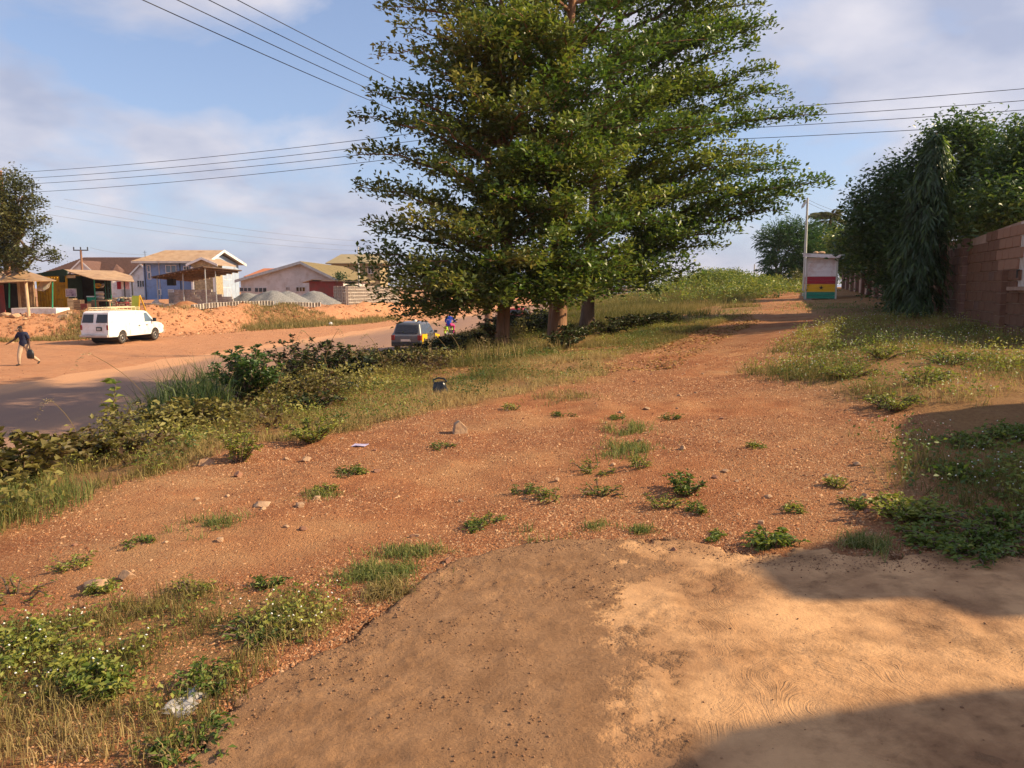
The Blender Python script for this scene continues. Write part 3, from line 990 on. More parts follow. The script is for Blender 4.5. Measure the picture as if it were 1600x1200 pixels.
right_tips = [(1293, 275, -1.5), (1277, 170, -1.0), (1228, 142, .5), (1204, 104, -1.8), (1206, 32, -.6), (1192, 2, 1.0), (1216, 230, -2.2), (1226, 322, -1.0), (1152, 356, -2.2), (1130, 378, .2), (1092, 424, -1.4), (1062, 436, .4), (1242, 256, .8), (1180, 62, -2.6), (1120, 200, -3.2), (1140, 290, -3.0), (1100, 110, -3.4), (1090, 30, -3.0), (1080, 360, -3.0), (1160, 250, -2.8), (1250, 300, .3), (1030, 450, .6), (960, 452, -1.8), (1000, 440, -2.4), (1040, 425, -2.6), (1070, 400, -3.2), (980, 380, -4.0)]
tiered_tree('tall_tree', 'slender warm-barked tall tree with several stems, nearest the taxi', TA, 14.5, (0.1, 0.3), 0.125, [P(u, v, TA.y + d * 0.8) for u, v, d in left_tips], 38, 3.0, M_BARK_W, stems=3, low=2.0, az=-2.2, lm=M_LEAF_BIG2)
tiered_tree('tall_tree', 'thick-trunked tall tree in the middle of the roadside clump', TB_, 16.0, (0.8, 0.2), 0.205, [P(u, v, TB_.y + d * 0.8) for u, v, d in mid_tips], 62, 4.0, M_BARK_W, stems=2, low=2.6, az=-1.57)
tiered_tree('tall_tree', 'tall tree whose long branches reach out over the dirt track', TC, 15.5, (1.4, 0.0), 0.2, [P(u, v, TC.y + d * 0.8) for u, v, d in right_tips], 60, 4.2, M_BARK, stems=1, low=2.8, az=-.8)


# ------------------------------------------------------------------ round-crowned trees
def blob_tree(name, label, base, blobs, n_cl, m, bark=M_BARK, per=8, L=0.16, W=0.07, group=None, tr=0.16, tint=0.4, shell=0.55, spray=0.24, droop=0.15, cat='tree', limbs=True):
    """crown = leaf clumps spread through ellipsoids (centre, radii), mostly near their skins"""
    root = thing(name, label, cat, base, 0, group)
    b0 = np.array(base)
    vol = np.array([r_[0] * r_[1] * r_[2] for _, r_ in blobs]) ** 0.75
    cnt = np.maximum(8, (n_cl * vol / vol.sum()).astype(int))
    C, TBi = [], []
    for (c, r_), k in zip(blobs, cnt):
        d = rand_dirs(k)
        rad = shell + (1 - shell) * rng.random(k) ** 0.5
        lump = 0.55 + 0.85 * fbm(d[:, 0] * 3 + c[0], d[:, 1] * 3 + d[:, 2] * 2.3, 1.0, 3, c[2])
        p = d * (rad * lump)[:, None] * np.array(r_) + np.array(c) - b0
        C.append(p); TBi.append(np.full(k, tint) + rng.normal(0, .08))
    C = np.concatenate(C); TBi = np.concatenate(TBi) + 0.22 * (fbm(C[:, 0], C[:, 1] + C[:, 2], 1.4, 2) - .5) * 2
    lv = Leaves(); lv.rosettes(C, per, L, W, up=0.5, spread=spray, tbias=TBi, droop=droop)
    mb = MB()
    cs = [np.array(c) - b0 for c, _ in blobs]
    zt = max(c[2] for c in cs)
    cm = sum(cs) / len(cs)
    mb.tube([(0, 0, -.2), (0.03, 0, .4), (cm[0] * .3, cm[1] * .3, zt * .35), (cm[0] * .8, cm[1] * .8, zt * .8)], [tr * 1.3, tr, tr * .75, tr * .3], 8)
    if limbs:
        for c in cs:
            s = np.array([cm[0] * .3, cm[1] * .3, min(zt * .35, c[2] * 0.7)])
            mb.tube(curve_pts(s, c, 6, 0, 0.03), [tr * .55, tr * .42, tr * .32, tr * .24, tr * .16, 0.015], 6)
    mb.build('trunk', bark, root, smooth=True)
    lv.build('crown', m, root)
    return root


def pb(u, v, y, ru, rv, rd=None):
    """ellipsoid seen at (u, v), ru x rv photo pixels across from depth y"""
    k = y / 1200
    return (tuple(P(u, v, y)), (ru * k, (rd if rd else (ru + rv) / 2 * k), rv * k))


def gp(x, y): return (x, y, gz(x, y))


blob_tree('garden_tree', 'dark leafy tree hanging over the wall just left of the drooping mast tree', gp(13.2, 26.5),
          [pb(1388, 335, 26, 54, 56), pb(1355, 372, 25.5, 28, 40), pb(1408, 395, 25, 44, 56), pb(1402, 445, 24.5, 30, 34), pb(1420, 300, 27, 40, 40), pb(1334, 386, 27, 16, 24), pb(1398, 272, 26.5, 20, 16), pb(1350, 330, 26, 18, 18)], 2300, M_LEAF_DARK, per=9, L=0.17, W=0.075, group='garden trees behind the wall', tint=0.34)
blob_tree('garden_tree', 'tallest dark garden tree behind the block wall, beside the mast tree', gp(16.2, 25.5),
          [pb(1490, 260, 25.5, 55, 60), pb(1510, 215, 25, 42, 26), pb(1550, 290, 25, 60, 62), pb(1500, 340, 24.5, 60, 50), pb(1460, 232, 26, 22, 20), pb(1550, 345, 23.5, 60, 42)], 3000, M_LEAF_DARK, per=9, L=0.17, W=0.075, group='garden trees behind the wall', tint=0.4)
blob_tree('garden_tree', 'dark garden tree behind the louvred end of the wall, cut off by the frame edge', gp(15.6, 19.8),
          [pb(1600, 270, 20, 50, 50), pb(1595, 215, 19.8, 28, 16), pb(1640, 300, 20, 80, 90), pb(1590, 320, 18.8, 50, 40), pb(1560, 350, 19.3, 50, 24), pb(1660, 220, 21, 60, 40)], 2300, M_LEAF_DARK, per=9, L=0.16, W=0.07, group='garden trees behind the wall', tint=0.42)
blob_tree('garden_tree', 'small yellow-green leafy tree above the wall behind the painted kiosk', gp(17.8, 38.5),
          [pb(1330, 395, 38, 28, 34), pb(1312, 378, 39, 20, 16), pb(1350, 406, 37, 24, 16)], 650, M_LEAF_BIG, per=8, L=0.2, W=0.09, group='garden trees behind the wall', tint=0.62)


def feather_tree(name, label, base, blobs, n, group):
    root = thing(name, label, 'tree', base, 0, group)
    b0 = np.array(base); lv = Leaves(); mb = MB()
    for (c, r_) in blobs:
        c = np.array(c) - b0
        k = int(n * r_[0] * r_[2])
        d = rand_dirs(k, -0.5, 1.0)
        p = d * (0.35 + 0.65 * rng.random(k) ** .6)[:, None] * np.array(r_) + c
        # every twig is a spray of thin leaflets bending outward
        for q in range(7):
            t = q * 0.085
            dd = unit(d + rng.normal(0, .35, d.shape) + np.array([0, 0, .25 - q * .09]))
            pos = p + d * t * 1.4
            V, T = leaf_geo(pos, dd, rand_dirs(k, .1, 1), 0.34, 0.05, droop=.25)
            lv.add(V, T, np.clip(rng.normal(0.5, .2, k), 0, 1))
        mb.tube(curve_pts((0, 0, .6), c, 6, 0, 0.04), [.13, .1, .08, .06, .04, .015], 6)
    mb.tube([(0, 0, -.2), (0, 0, .8), (.1, 0, 1.6)], [.2, .16, .1], 8)
    mb.build('trunk', M_BARK, root, smooth=True); lv.build('crown', M_LEAF_FEATH, root)


feather_tree('feathery_tree', 'feathery green tree standing left of the thin pole at the end of the track', gp(20.4, 59.5),
             [pb(1235, 395, 59.5, 34, 34, 1.8), pb(1215, 375, 60, 22, 20, 1.2), pb(1250, 370, 60, 26, 20, 1.5), pb(1222, 425, 59, 24, 18, 1.2), pb(1262, 412, 59, 24, 30, 1.3)], 230, 'trees at the end of the track')
feather_tree('feathery_tree', 'feathery green tree behind the white roof of the kiosk', gp(25.0, 61),
             [pb(1290, 385, 61, 30, 28, 1.8), pb(1315, 395, 62, 24, 26, 1.6), pb(1280, 410, 60.5, 24, 24, 1.3), pb(1300, 425, 60, 34, 20, 1.6)], 200, 'trees at the end of the track')
blob_tree('bush', 'low dark round bush at the foot of the feathery tree beyond the mound', gp(19.2, 62), [pb(1204, 438, 62, 16, 12), pb(1190, 446, 63, 12, 8)], 200, M_LEAF_DARK, per=7, L=.22, W=.12, cat='bush', tr=.05, limbs=False)
blob_tree('young_tree', 'young yellowish tree beside the track in front of the thin pole', gp(19.6, 52.5), [pb(1245, 437, 52.5, 6, 10)], 40, M_LEAF_OLIVE, per=8, L=.16, W=.09, tr=.03, tint=.85, limbs=False)
blob_tree('bush', 'dark bush in the shade at the foot of the track-end trees', gp(22.5, 60), [pb(1232, 442, 60, 26, 12), pb(1265, 440, 61, 24, 14)], 260, M_LEAF_DARK, per=7, L=.22, W=.12, cat='bush', tr=.05, limbs=False, tint=.2)


def palm(name, label, base, h, n_f, L, m, trunk_r=.16, fan=False, group=None, wind=(0, 0)):
    root = thing(name, label, 'palm', base, 0, group)
    mb = MB(); mb.tube([(0, 0, -.2), (.05, 0, h * .5), (0.15, 0, h)], [trunk_r * 1.2, trunk_r, trunk_r * .85], 8)
    mb.build('trunk', M_BARK, root, smooth=True)
    for i in range(n_f):
        a = i * 2.4 + rng.uniform(-.2, .2); el = rng.uniform(-.1, 1.25)
        lv = Leaves(); st = MB()
        pts = []
        for k in range(9):
            t = k / 8
            r_ = L * t * math.cos(el) * (1 - .1 * t); z = L * t * math.sin(el) - L * .55 * t * t
            pts.append((0.15 + r_ * math.cos(a) + wind[0] * t * t, r_ * math.sin(a) + wind[1] * t * t, h + z))
        pts = np.array(pts)
        ts = np.linspace(.12, .98, 26)
        pos = np.array([np.array([np.interp(t * 8, np.arange(9), pts[:, j]) for j in range(3)]) for t in ts])
        tan = unit(np.gradient(pos, axis=0)); sd = unit(np.cross(tan, (0, 0, 1)))
        for s in (-1, 1):
            d = unit(tan * .6 + sd * s * .9 + np.array([0, 0, -.35]))
            V, T = leaf_geo(pos, d, np.tile((0, 0, 1.0), (26, 1)), L * .30 * np.sin(ts * 2.6 + .35).clip(.2), .045 * L / 2, droop=.35)
            lv.add(V, T, rng.uniform(.2, .9, 26))
        lv.build('frond', m, root)


palm('coconut_palm', 'coconut palm rising behind the feathery trees at the end of the track', gp(28.3, 70), 5.9, 13, 2.6, M_LEAF_OLIVE, wind=(-.5, 0), group=None)
# trailing frond of a second palm beside it
palm('coconut_palm', 'smaller coconut palm half hidden by the garden trees, right of the other palm', gp(32.2, 72), 4.6, 9, 2.4, M_LEAF_OLIVE, wind=(.3, 0))
palm('fan_palm', 'squat spiky palm in front of the tan-roofed house across the road', (-19.8, 95, gz(-19.8, 95)), 2.1, 22, 1.9, M_LEAF_OLIVE, trunk_r=.22)

blob_tree('shop_tree', 'tall olive-green tree rising behind the roadside shops, cut off by the frame edge', (-41.5, 64, gz(-41.5, 64)),
          [pb(20, 275, 55.0, 15, 10), pb(35, 290, 54.3, 18, 11), pb(8, 300, 53.6, 20, 15), pb(55, 316, 55.0, 17, 9), pb(25, 330, 54.3, 26, 13), pb(66, 345, 53.6, 13, 7), pb(40, 352, 55.0, 18, 11), pb(5, 360, 54.3, 30, 18), pb(60, 372, 53.6, 15, 8), pb(78, 398, 55.0, 15, 7), pb(88, 404, 54.3, 8, 5), pb(48, 395, 53.6, 16, 8), pb(20, 395, 55.0, 22, 11), pb(35, 413, 54.3, 16, 8), pb(-15, 330, 53.6, 40, 40), pb(-35, 380, 55.0, 50, 36), pb(0, 412, 54.3, 26, 11), pb(45, 306, 53.6, 10, 6)], 2300, M_LEAF_OLIVE, per=8, L=.24, W=.11, tr=.3, tint=.42, spray=.2)
blob_tree('bush', 'small round green bush between the white-gabled house and the fan palm', (-20.8, 93.5, gz(-20.8, 93.5)), [pb(532, 433, 93.5, 8, 5)], 60, M_LEAF_DARK, per=7, L=.25, W=.14, cat='bush', tr=.05, limbs=False)


# ------------------------------------------------------------------ mast tree with hanging leaves
def mast_tree(base, h):
    root = thing('mast_tree', 'columnar mast tree of long hanging leaves standing against the block wall', 'tree', base)
    mb = MB(); mb.tube([(0, 0, -.2), (0, 0, .5), (.1, 0, h * .5), (0.28, 0, h * .96)], [.11, .085, .06, .02], 8)
    lv = Leaves()
    n = 950
    f = rng.random(n) ** .8
    hh = .35 + f * (h - .55)
    a = rng.uniform(0, 6.283, n)
    rad = np.interp(f, [0, .15, .45, .75, .92, 1], [.54, .64, .60, .46, .36, .14]) * rng.uniform(.45, 1.25, n) * (.45 + 1.1 * fbm(a * 1.2, hh * 1.5, 1.2, 3, 81))
    for q in range(14):
        t = (q + rng.random(n)) / 14
        r_ = rad * np.sqrt(t)
        drop = (t ** 1.7) * np.interp(f, [0, 1], [.45, .75])
        pos = np.stack([r_ * np.cos(a) + .30 * f ** 1.5, r_ * np.sin(a), np.maximum(.1, hh + .18 * t - drop)], -1)
        sd = rng.uniform(-1, 1, n)
        d = np.stack([np.cos(a + sd) * .55, np.sin(a + sd) * .55, -0.65 - .5 * t], -1) + rng.normal(0, .28, (n, 3))
        nr = unit(np.stack([np.cos(a), np.sin(a), np.full(n, .6)], -1) + rng.normal(0, .4, (n, 3)))
        V, T = leaf_geo(pos, d, nr, rng.uniform(.16, .30, n), .05, droop=.1)
        lv.add(V, T, np.clip(.36 + .5 * sstep(.5, .9, f) * sstep(-.2, .8, np.cos(a)) + (fbm(a * 1.2, hh * 1.5, 1.2, 3, 81) - .5) * .7 + rng.normal(0, .13, n), 0, 1))  # lighter tint on the upper sun side: new leaves plus painted light
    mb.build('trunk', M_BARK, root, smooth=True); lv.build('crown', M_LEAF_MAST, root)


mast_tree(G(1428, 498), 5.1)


# ------------------------------------------------------------------ shrubs and weeds that can be told apart
def shrub(name, label, base, h, w, stems, m, L=.07, W=.04, per=9, tint=.45, cat='shrub', group=None, up=.5, tspread=.2, flop=.35):
    root = thing(name, label, cat, base, 0, group)
    lv = Leaves(); mb = MB()
    for s in range(stems):
        a = rng.uniform(0, 6.283); k = math.sqrt(rng.random())
        e = np.array([math.cos(a) * w * .5 * k, math.sin(a) * w * .5 * k, h * rng.uniform(.55, 1.05) * (1 - .3 * k)])
        s0 = np.array([math.cos(a) * .04, math.sin(a) * .04, -.05])
        pts = curve_pts(s0, e, 7, flop * .15, .02)
        mb.tube(pts, [.008 + .006 * h, .008, .007, .006, .005, .004, .002], 4, cap=False)
        ts = np.sort(rng.uniform(.2, 1, per))
        pos = np.array([[np.interp(t * 6, np.arange(7), pts[:, j]) for j in range(3)] for t in ts])
        n = len(pos)
        for r_ in range(3):
            d = unit(rand_dirs(n, -.2, .6) + unit(e)[None] * .3)
            kk = rng.uniform(.6, 1.25, n)
            V, T = leaf_geo(pos + rng.normal(0, .012, pos.shape), d, unit(rand_dirs(n, 0, 1) + np.array([0, 0, up])), L * kk, W * kk, droop=.25)
            lv.add(V, T, np.clip(rng.normal(tint, tspread, n), 0, 1))
    mb.build('stem', M_BARK, root); lv.build('foliage', m, root)
    return root


def on(x, y, dz=0.0): return (x, y, gz(x, y) + dz)


shrub('shrub', 'dusty broad-leaved shrub at the left frame edge beside the verge', G(28, 770), .62, 1.0, 34, M_LEAF_SHRUB, .10, .06, 12, .45)
shrub('shrub', 'brown-tinged broad-leaved shrub at the top of the bank above the empty asphalt', on(-4.35, 8.0), .40, 1.3, 34, M_LEAF_SHRUB, .085, .05, 12, .38)
shrub('shrub', 'yellow-green leafy shrub left of the tall dark grass', on(-4.0, 9.6), .42, 1.25, 40, M_LEAF_SHRUB, .08, .042, 12, .6)
shrub('stalk_plant', 'thin leaning stalk with bright green leaves rising above the yellow-green shrub', on(-5.05, 9.6), .95, .5, 2, M_LEAF_WEED, .13, .055, 9, .75, 'plant')
shrub('shrub', 'dark dense bush standing highest on the bank, above the dusty road', on(-3.9, 11.3), 1.05, 1.15, 60, M_LEAF_DARK, .085, .042, 13, .5)
shrub('shrub', 'reddish-brown dry shrub beside the dark dense bush', on(-3.1, 12.0), .5, 1.2, 34, M_LEAF_SHRUB, .06, .03, 12, .18)
shrub('shrub', 'low dull green trailing shrub in the verge in front of the dark dense bush', G(492, 640), .26, .9, 24, M_LEAF_THICK, .06, .035, 10, .6)
shrub('shrub', 'small yellow-green bush at the edge of the gravel near the pale leaf', G(372, 722), .34, .5, 18, M_LEAF_WEED, .05, .018, 12, .8)
shrub('shrub', 'bright yellow-green tuft bush where the verge meets the gravel', G(490, 690), .30, .75, 26, M_LEAF_WEED, .05, .02, 12, .75)
th = 'thicket shrubs along the bank under the trees'
for i, (y_, dx, h, w, t) in enumerate([(12.8, -1.4, .6, 1.2, .35), (14.2, -.9, .6, 1.3, .3), (15.3, -1.9, .8, 1.5, .45), (15.8, -.3, .6, 1.2, .2), (16.8, -1.2, 1.0, 1.5, .3), (17.8, -.5, .9, 1.5, .25), (18.3, -2.0, 1.3, 1.7, .4), (19.0, -1.0, 1.1, 1.5, .3), (20.2, -.4, .8, 1.4, .35), (21.2, -1.4, 1.0, 1.6, .3), (22.4, -.6, .8, 1.4, .4), (22.9, .3, .6, 1.2, .45), (24.5, -.8, .9, 1.5, .3), (25.6, .2, .7, 1.3, .4), (27.2, -.6, .8, 1.5, .45), (16.4, -3.2, 1.3, 1.6, .4), (19.8, -3.0, 1.3, 1.8, .35), (13.6, -2.6, .75, 1.4, .4)]):
    px_u = 800 + 1200 * (float(crest_x(y_)) + dx) / y_
    if 545 < px_u < 760: h = max(.28, min(h, P(px_u, 546 if px_u < 720 else 520, y_).z - gz(float(crest_x(y_)) + dx, y_)))
    shrub('thicket_shrub', 'dark leafy shrub in the tangled thicket on the bank under the tall trees', on(float(crest_x(y_)) + dx, y_), h, w, 36, M_LEAF_THICK, .10, .05, 11, t, group=th, tspread=.3)
for i, (u, v) in enumerate([(905, 530), (880, 545), (1005, 512), (1040, 508), (950, 522), (975, 515)]):
    p = G(u, v)
    shrub('low_shrub', 'low dark shrub in the leaf litter between the tall trees and the track', p, .5, 1.4, 28, M_LEAF_THICK, .10, .05, 10, .45, group='low shrubs right of the trunks', tspread=.25)


def grass_clump(name, label, base, n, rad, h, w, m, lean=.45, cat='grass', group=None, tint=None):
    root = thing(name, label, cat, base, 0, group)
    x, y = clump_pts(np.zeros(1), np.zeros(1), n, rad)
    hh = h * rng.uniform(.45, 1.1, n)
    blades('blade_tuft', x, y, hh, w, m, lean, segs=2, parent=root, kind='stuff', z0=g(x + base[0], y + base[1]) - base[2], tint=tint)
    return root


grass_clump('tall_grass', 'dark tall arching grass at the top of the bank left of the dense bush', on(-4.55, 10.6), 700, .62, .85, .012, M_GRASS_DARK, .55)
grass_clump('tall_grass', 'dark tall grass blades fringing the dense bush on its road side', on(-5.0, 11.8), 420, .5, .95, .012, M_GRASS_DARK, .5)
grass_clump('tall_grass', 'dry tall grass tufts growing round the slender trunk', G(770, 560), 260, .8, .5, .012, M_GRASS, .5)
grass_clump('tall_grass', 'dry tall grass at the foot of the thick trunk', G(850, 548), 220, .6, .36, .011, M_GRASS, .45)
grass_clump('tall_grass', 'bright green grass clump in the lower left verge at the frame edge', G(12, 800), 1100, .62, .30, .005, M_GRASS_G, .8)


def seed_stalk(base, h, lean, label):
    root = thing('seed_stalk', label, 'grass stalk', base)
    pts = [(lean * t * t * h, 0.03 * t, h * t * (1 - .15 * t)) for t in np.linspace(0, 1, 8)]
    mb = MB(); mb.tube(pts, [.004] * 7 + [.002], 4); mb.build('stalk', M_STRAW, root)
    lv = Leaves(); p = np.array([pts[-1]]) + np.array([[lean * .05 * q, 0, -.012 * q * q * .4 + .01 * q] for q in range(9)])
    lv.rosettes(p, 6, .045, .008, spread=.01, tint=(.5, 1)); lv.build('seed_head', M_STRAW, root, kind='stuff')


for (u, v, hp, ln) in [(600, 585, 70, -.35), (568, 592, 60, -.5), (648, 580, 55, .3), (668, 582, 40, .1), (725, 575, 80, -.5), (742, 572, 50, .2), (708, 580, 60, -.4), (430, 640, 120, .35), (505, 600, 95, .25), (125, 705, 90, -.45), (243, 668, 130, -.7), (515, 598, 90, -.4)]:
    b_ = G(u, v)
    seed_stalk(b_, hp * b_.y / 1200 * 1.05, ln, 'dry straw-coloured seed stalk standing up from the verge on the bank')
ORD = ['first', 'second', 'third', 'fourth', 'fifth', 'sixth', 'seventh', 'eighth', 'ninth', 'tenth', 'eleventh', 'twelfth', 'thirteenth', 'fourteenth', 'fifteenth', 'sixteenth', 'seventeenth', 'eighteenth', 'nineteenth', 'twentieth', 'twenty-first', 'twenty-second', 'twenty-third', 'twenty-fourth', 'twenty-fifth', 'twenty-sixth', 'twenty-seventh', 'twenty-eighth']


def ordinal_labels(prefix, text):
    """things nothing else tells apart are told apart by their order from the left, as seen from the camera"""
    os2 = sorted([o for o in bpy.data.objects if o.parent is None and o.name.split('.')[0] == prefix], key=lambda o: o.location.x / o.location.y)
    for i, o in enumerate(os2): o['label'] = text.format(ORD[i] + ' from the left')


ordinal_labels('seed_stalk', 'dry straw-coloured seed stalk on the bank, {} of the twelve')
ordinal_labels('thicket_shrub', 'dark leafy shrub in the bank thicket under the trees, {}')
ordinal_labels('low_shrub', 'low dark shrub between the tall trunks and the track, {}')
for o in [o for o in bpy.data.objects if o.name.startswith('seed_stalk')]:
    o['group'] = 'dry seed stalks along the bank'

# ---- uncountable ground cover
n_ = 80000                                         # verge tussocks, left
cy_ = 5 + 21 * rng.random(n_) ** 1.5; cx2 = inner_x(cy_) - rng.random(n_) * 5.5
vmk = veg_mask(cx2, cy_) * (cx2 > crest_x(cy_) - 2.2) * (fbm(cx2, cy_, 1.1, 4, 91) + rng.uniform(-.16, .16, n_) > .45)
ok = vmk > rng.uniform(0.2, 0.75, n_)
cx2, cy_ = cx2[ok], cy_[ok]
gx, gy = clump_pts(cx2, cy_, 6, .055)
big_ = np.clip(0.55 + 0.9 * (fbm(gx, gy, .5, 3, 93) - .4), .3, 1.2)
tn = np.clip(.64 + (fbm(gx, gy, .45, 3, 95) - .5) * 1.8 + rng.normal(0, .17, len(gx)), 0, 1)
tag(blades('verge_grass', gx, gy, rng.uniform(.05, .24, len(gx)) * big_, .006 + .0004 * gy, M_GRASS, .8, segs=1, tint=tn), 'dry yellow-green grass covering the verge along the bank', 'grass')
lv = Leaves()                                      # leafy weeds mixed into the left verge
k = (rng.random(len(cx2)) < .35) & (fbm(cx2, cy_, .8, 3, 151) > .44)
hh = rng.random(k.sum()) * .14
tb = np.clip(.55 + (fbm(cx2[k], cy_[k], .8, 3, 153) - .5) * 2.4, 0, 1)
lv.rosettes(np.stack([cx2[k], cy_[k], g(cx2[k], cy_[k]) + hh], -1), 4, .04, .018, spread=.04, tbias=tb); tag(lv.build('verge_weeds', M_LEAF_WEED, kind='stuff'), 'small leafy weeds mixed into the dry grass of the verge', 'weeds')
n_ = 26000                                         # far verge past the trunks and the mound
cy_ = 24 + 36 * rng.random(n_); cx2 = rng.uniform(0, 1, n_)
cx2 = (crest_x(cy_) - 3.5) + cx2 * (inner_x(cy_) - crest_x(cy_) + 4.2)
ok = (fbm(cx2, cy_, .5, 3, 97) + rng.uniform(-.2, .2, n_) > .36) & (cx2 < inner_x(cy_) - .9 + (fbm(cx2, cy_, .45, 3, 98) - .55) * 6)
cx2, cy_ = cx2[ok], cy_[ok]
gx, gy = clump_pts(cx2, cy_, 4, .14)
md = np.exp(-((gx - (13.2 + .33 * (gy - 52))) / 4.2) ** 2 - ((gy - 52) / 9) ** 2)
tn = np.clip(.22 + (fbm(gx, gy, .25, 3, 99) - .5) * 1.2 + rng.normal(0, .15, len(gx)), 0, 1)
tag(blades('tall_verge_grass', gx, gy, rng.uniform(.12, .36, len(gx)) * (1 + 1.8 * md), .022, M_GRASS, .4, segs=1, tint=tn), 'green tall grass on the mound and the verge beyond the trees', 'grass')
lv = Leaves()                                      # leafy weeds on the mound
n_ = 9000
gx = rng.normal(.3, 1, n_) * 2.4; gy = 52 + rng.normal(0, 1, n_) * 5; gx = gx + 13.6 + .33 * (gy - 52)
hh = rng.random(n_) * 1.0 * np.clip(fbm(gx, gy, .6, 3, 101) * 2 - .3, .1, 1)
lv.rosettes(np.stack([gx, gy, g(gx, gy) + hh], -1), 4, .16, .085, spread=.09, tint=(.25, 1)); tag(lv.build('weeds', M_LEAF_WEED, kind='stuff'), 'pale green leafy weeds heaped over the mound beside the track', 'weeds')

n_ = 24000                                         # right-hand weeds
cy_ = 4.1 + 19 * rng.random(n_) ** 1.2; cx2 = weed_x(cy_) - .6 + rng.random(n_) * (1.6 + .34 * cy_)
lim = 9.6 + .33 * (cy_ - 14.7)
vmk = veg_mask(cx2, cy_) * (cx2 < lim) * (fbm(cx2, cy_, .9, 4, 103) + rng.uniform(-.15, .15, n_) > np.where(cy_ < 8, .53, .47))
ok = vmk > rng.uniform(.2, .8, n_)
cx2, cy_ = cx2[ok], cy_[ok]
gx, gy = clump_pts(cx2, cy_, 5, .07)
tn = np.clip(.5 + (fbm(gx, gy, .5, 3, 105) - .5) * 1.7 + rng.normal(0, .2, len(gx)), 0, 1)
tag(blades('weed_grass', gx, gy, rng.uniform(.05, .26, len(gx)) * np.clip(1.6 * fbm(gx, gy, .7, 3, 107), .4, 1.3), .006 + .0004 * gy, M_GRASS, .7, segs=1, tint=tn), 'dry grass and thin weeds in front of the block wall', 'grass')
lv = Leaves()
k = rng.random(len(cx2)) < .6
hh = rng.random(k.sum()) * .22
tb = np.clip(.68 + (fbm(cx2[k], cy_[k], .6, 3, 109) - .5) * 2.0, 0, 1)
lv.rosettes(np.stack([cx2[k], cy_[k], g(cx2[k], cy_[k]) + hh], -1), 4, .045, .022, spread=.04, tbias=tb); tag(lv.build('leafy_weeds', M_LEAF_WEED, kind='stuff'), 'small leafy yellow-green weeds among the grass in front of the block wall', 'weeds')
n_ = 650
k = rng.integers(0, len(cx2), n_)
fxx = cx2[k] + rng.normal(0, .05, n_); fyy = cy_[k] + rng.normal(0, .05, n_)
tag(pebbles('flower_heads', fxx, fyy, np.full(n_, .005) + .0003 * fyy, M_FLOWER, zf=lambda a, b_: g(a, b_) + rng.uniform(.1, .26, len(a))), 'tiny white flower heads dotted over the weeds by the wall', 'flowers')

n_ = 10000                                         # lower-left weeds
cx2 = rng.uniform(-4.2, -.2, n_); cy_ = rng.uniform(1.5, 4.6, n_)
ok = inside(LOWGRASS, cx2 + rng.normal(0, .06, n_), cy_ + rng.normal(0, .06, n_)) & (fbm(cx2, cy_, 2.4, 4, 111) + rng.uniform(-.1, .1, n_) > .44) & ~inside(APRON, cx2 - .02, cy_ - .02)
cx2, cy_ = cx2[ok], cy_[ok]
gx, gy = clump_pts(cx2, cy_, 6, .045)
tn = np.clip(.5 + (fbm(gx, gy, 1.2, 3, 113) - .5) * 1.3 + rng.normal(0, .2, len(gx)), 0, 1)
tag(blades('low_grass', gx, gy, rng.uniform(.03, .12, len(gx)), .0045, M_GRASS, .6, segs=2, tint=tn), 'short green grass spreading over the near left corner beside the concrete', 'grass')
lv = Leaves()
k = (rng.random(len(cx2)) < .7) & (fbm(cx2, cy_, 1.4, 3, 115) > .47)
hh = rng.random(k.sum()) * .07 + .01
tb = np.clip(.70 + (fbm(cx2[k], cy_[k], 1.1, 3, 117) - .5) * 2.2, 0, 1)
lv.rosettes(np.stack([cx2[k], cy_[k], g(cx2[k], cy_[k]) + hh], -1), 5, .027, .014, spread=.03, tbias=tb); tag(lv.build('clover_weeds', M_LEAF_WEED, kind='stuff'), 'small-leaved clover-like weeds in the near left corner', 'weeds')
n_ = 260
kk = np.flatnonzero(k); q = kk[rng.integers(0, len(kk), n_)]
c_ = fbm(cx2[q], cy_[q], 1.4, 3, 115) > .47
q = q[c_]
fxx = cx2[q] + rng.normal(0, .03, len(q)); fyy = cy_[q] + rng.normal(0, .03, len(q))
tag(pebbles('flower_buds', fxx, fyy, np.full(len(q), .0065), M_FLOWER, zf=lambda a, b_: g(a, b_) + rng.uniform(.05, .10, len(a))), 'white bud-like flowers on the clover weeds in the near left corner', 'flowers')

# leaf litter under the trees
n_ = 34000
cy_ = rng.uniform(13, 27, n_); cx2 = rng.uniform(-2.5, 6.5, n_) + .2 * (cy_ - 18)
ok = (cx2 > crest_x(cy_) - 1.2) & (fbm(cx2, cy_, .6, 3, 119) + rng.uniform(-.3, .3, n_) > .46) & (cx2 < inner_x(cy_) + 1.2)
cx2, cy_ = cx2[ok], cy_[ok]
V, T = leaf_geo(np.stack([cx2, cy_, g(cx2, cy_) + .012], -1), rand_dirs(len(cx2), -.1, .35), unit(rand_dirs(len(cx2), .5, 1)), rng.uniform(.045, .085, len(cx2)), .034)
o = np_mesh('leaf_litter', V, T, M_LITTER, tint=np.repeat(np.clip(rng.normal(.5, .25, len(cx2)), 0, 1), 4), kind='stuff')
tag(o, 'yellow-brown fallen leaves scattered under the tall trees', 'fallen leaves')

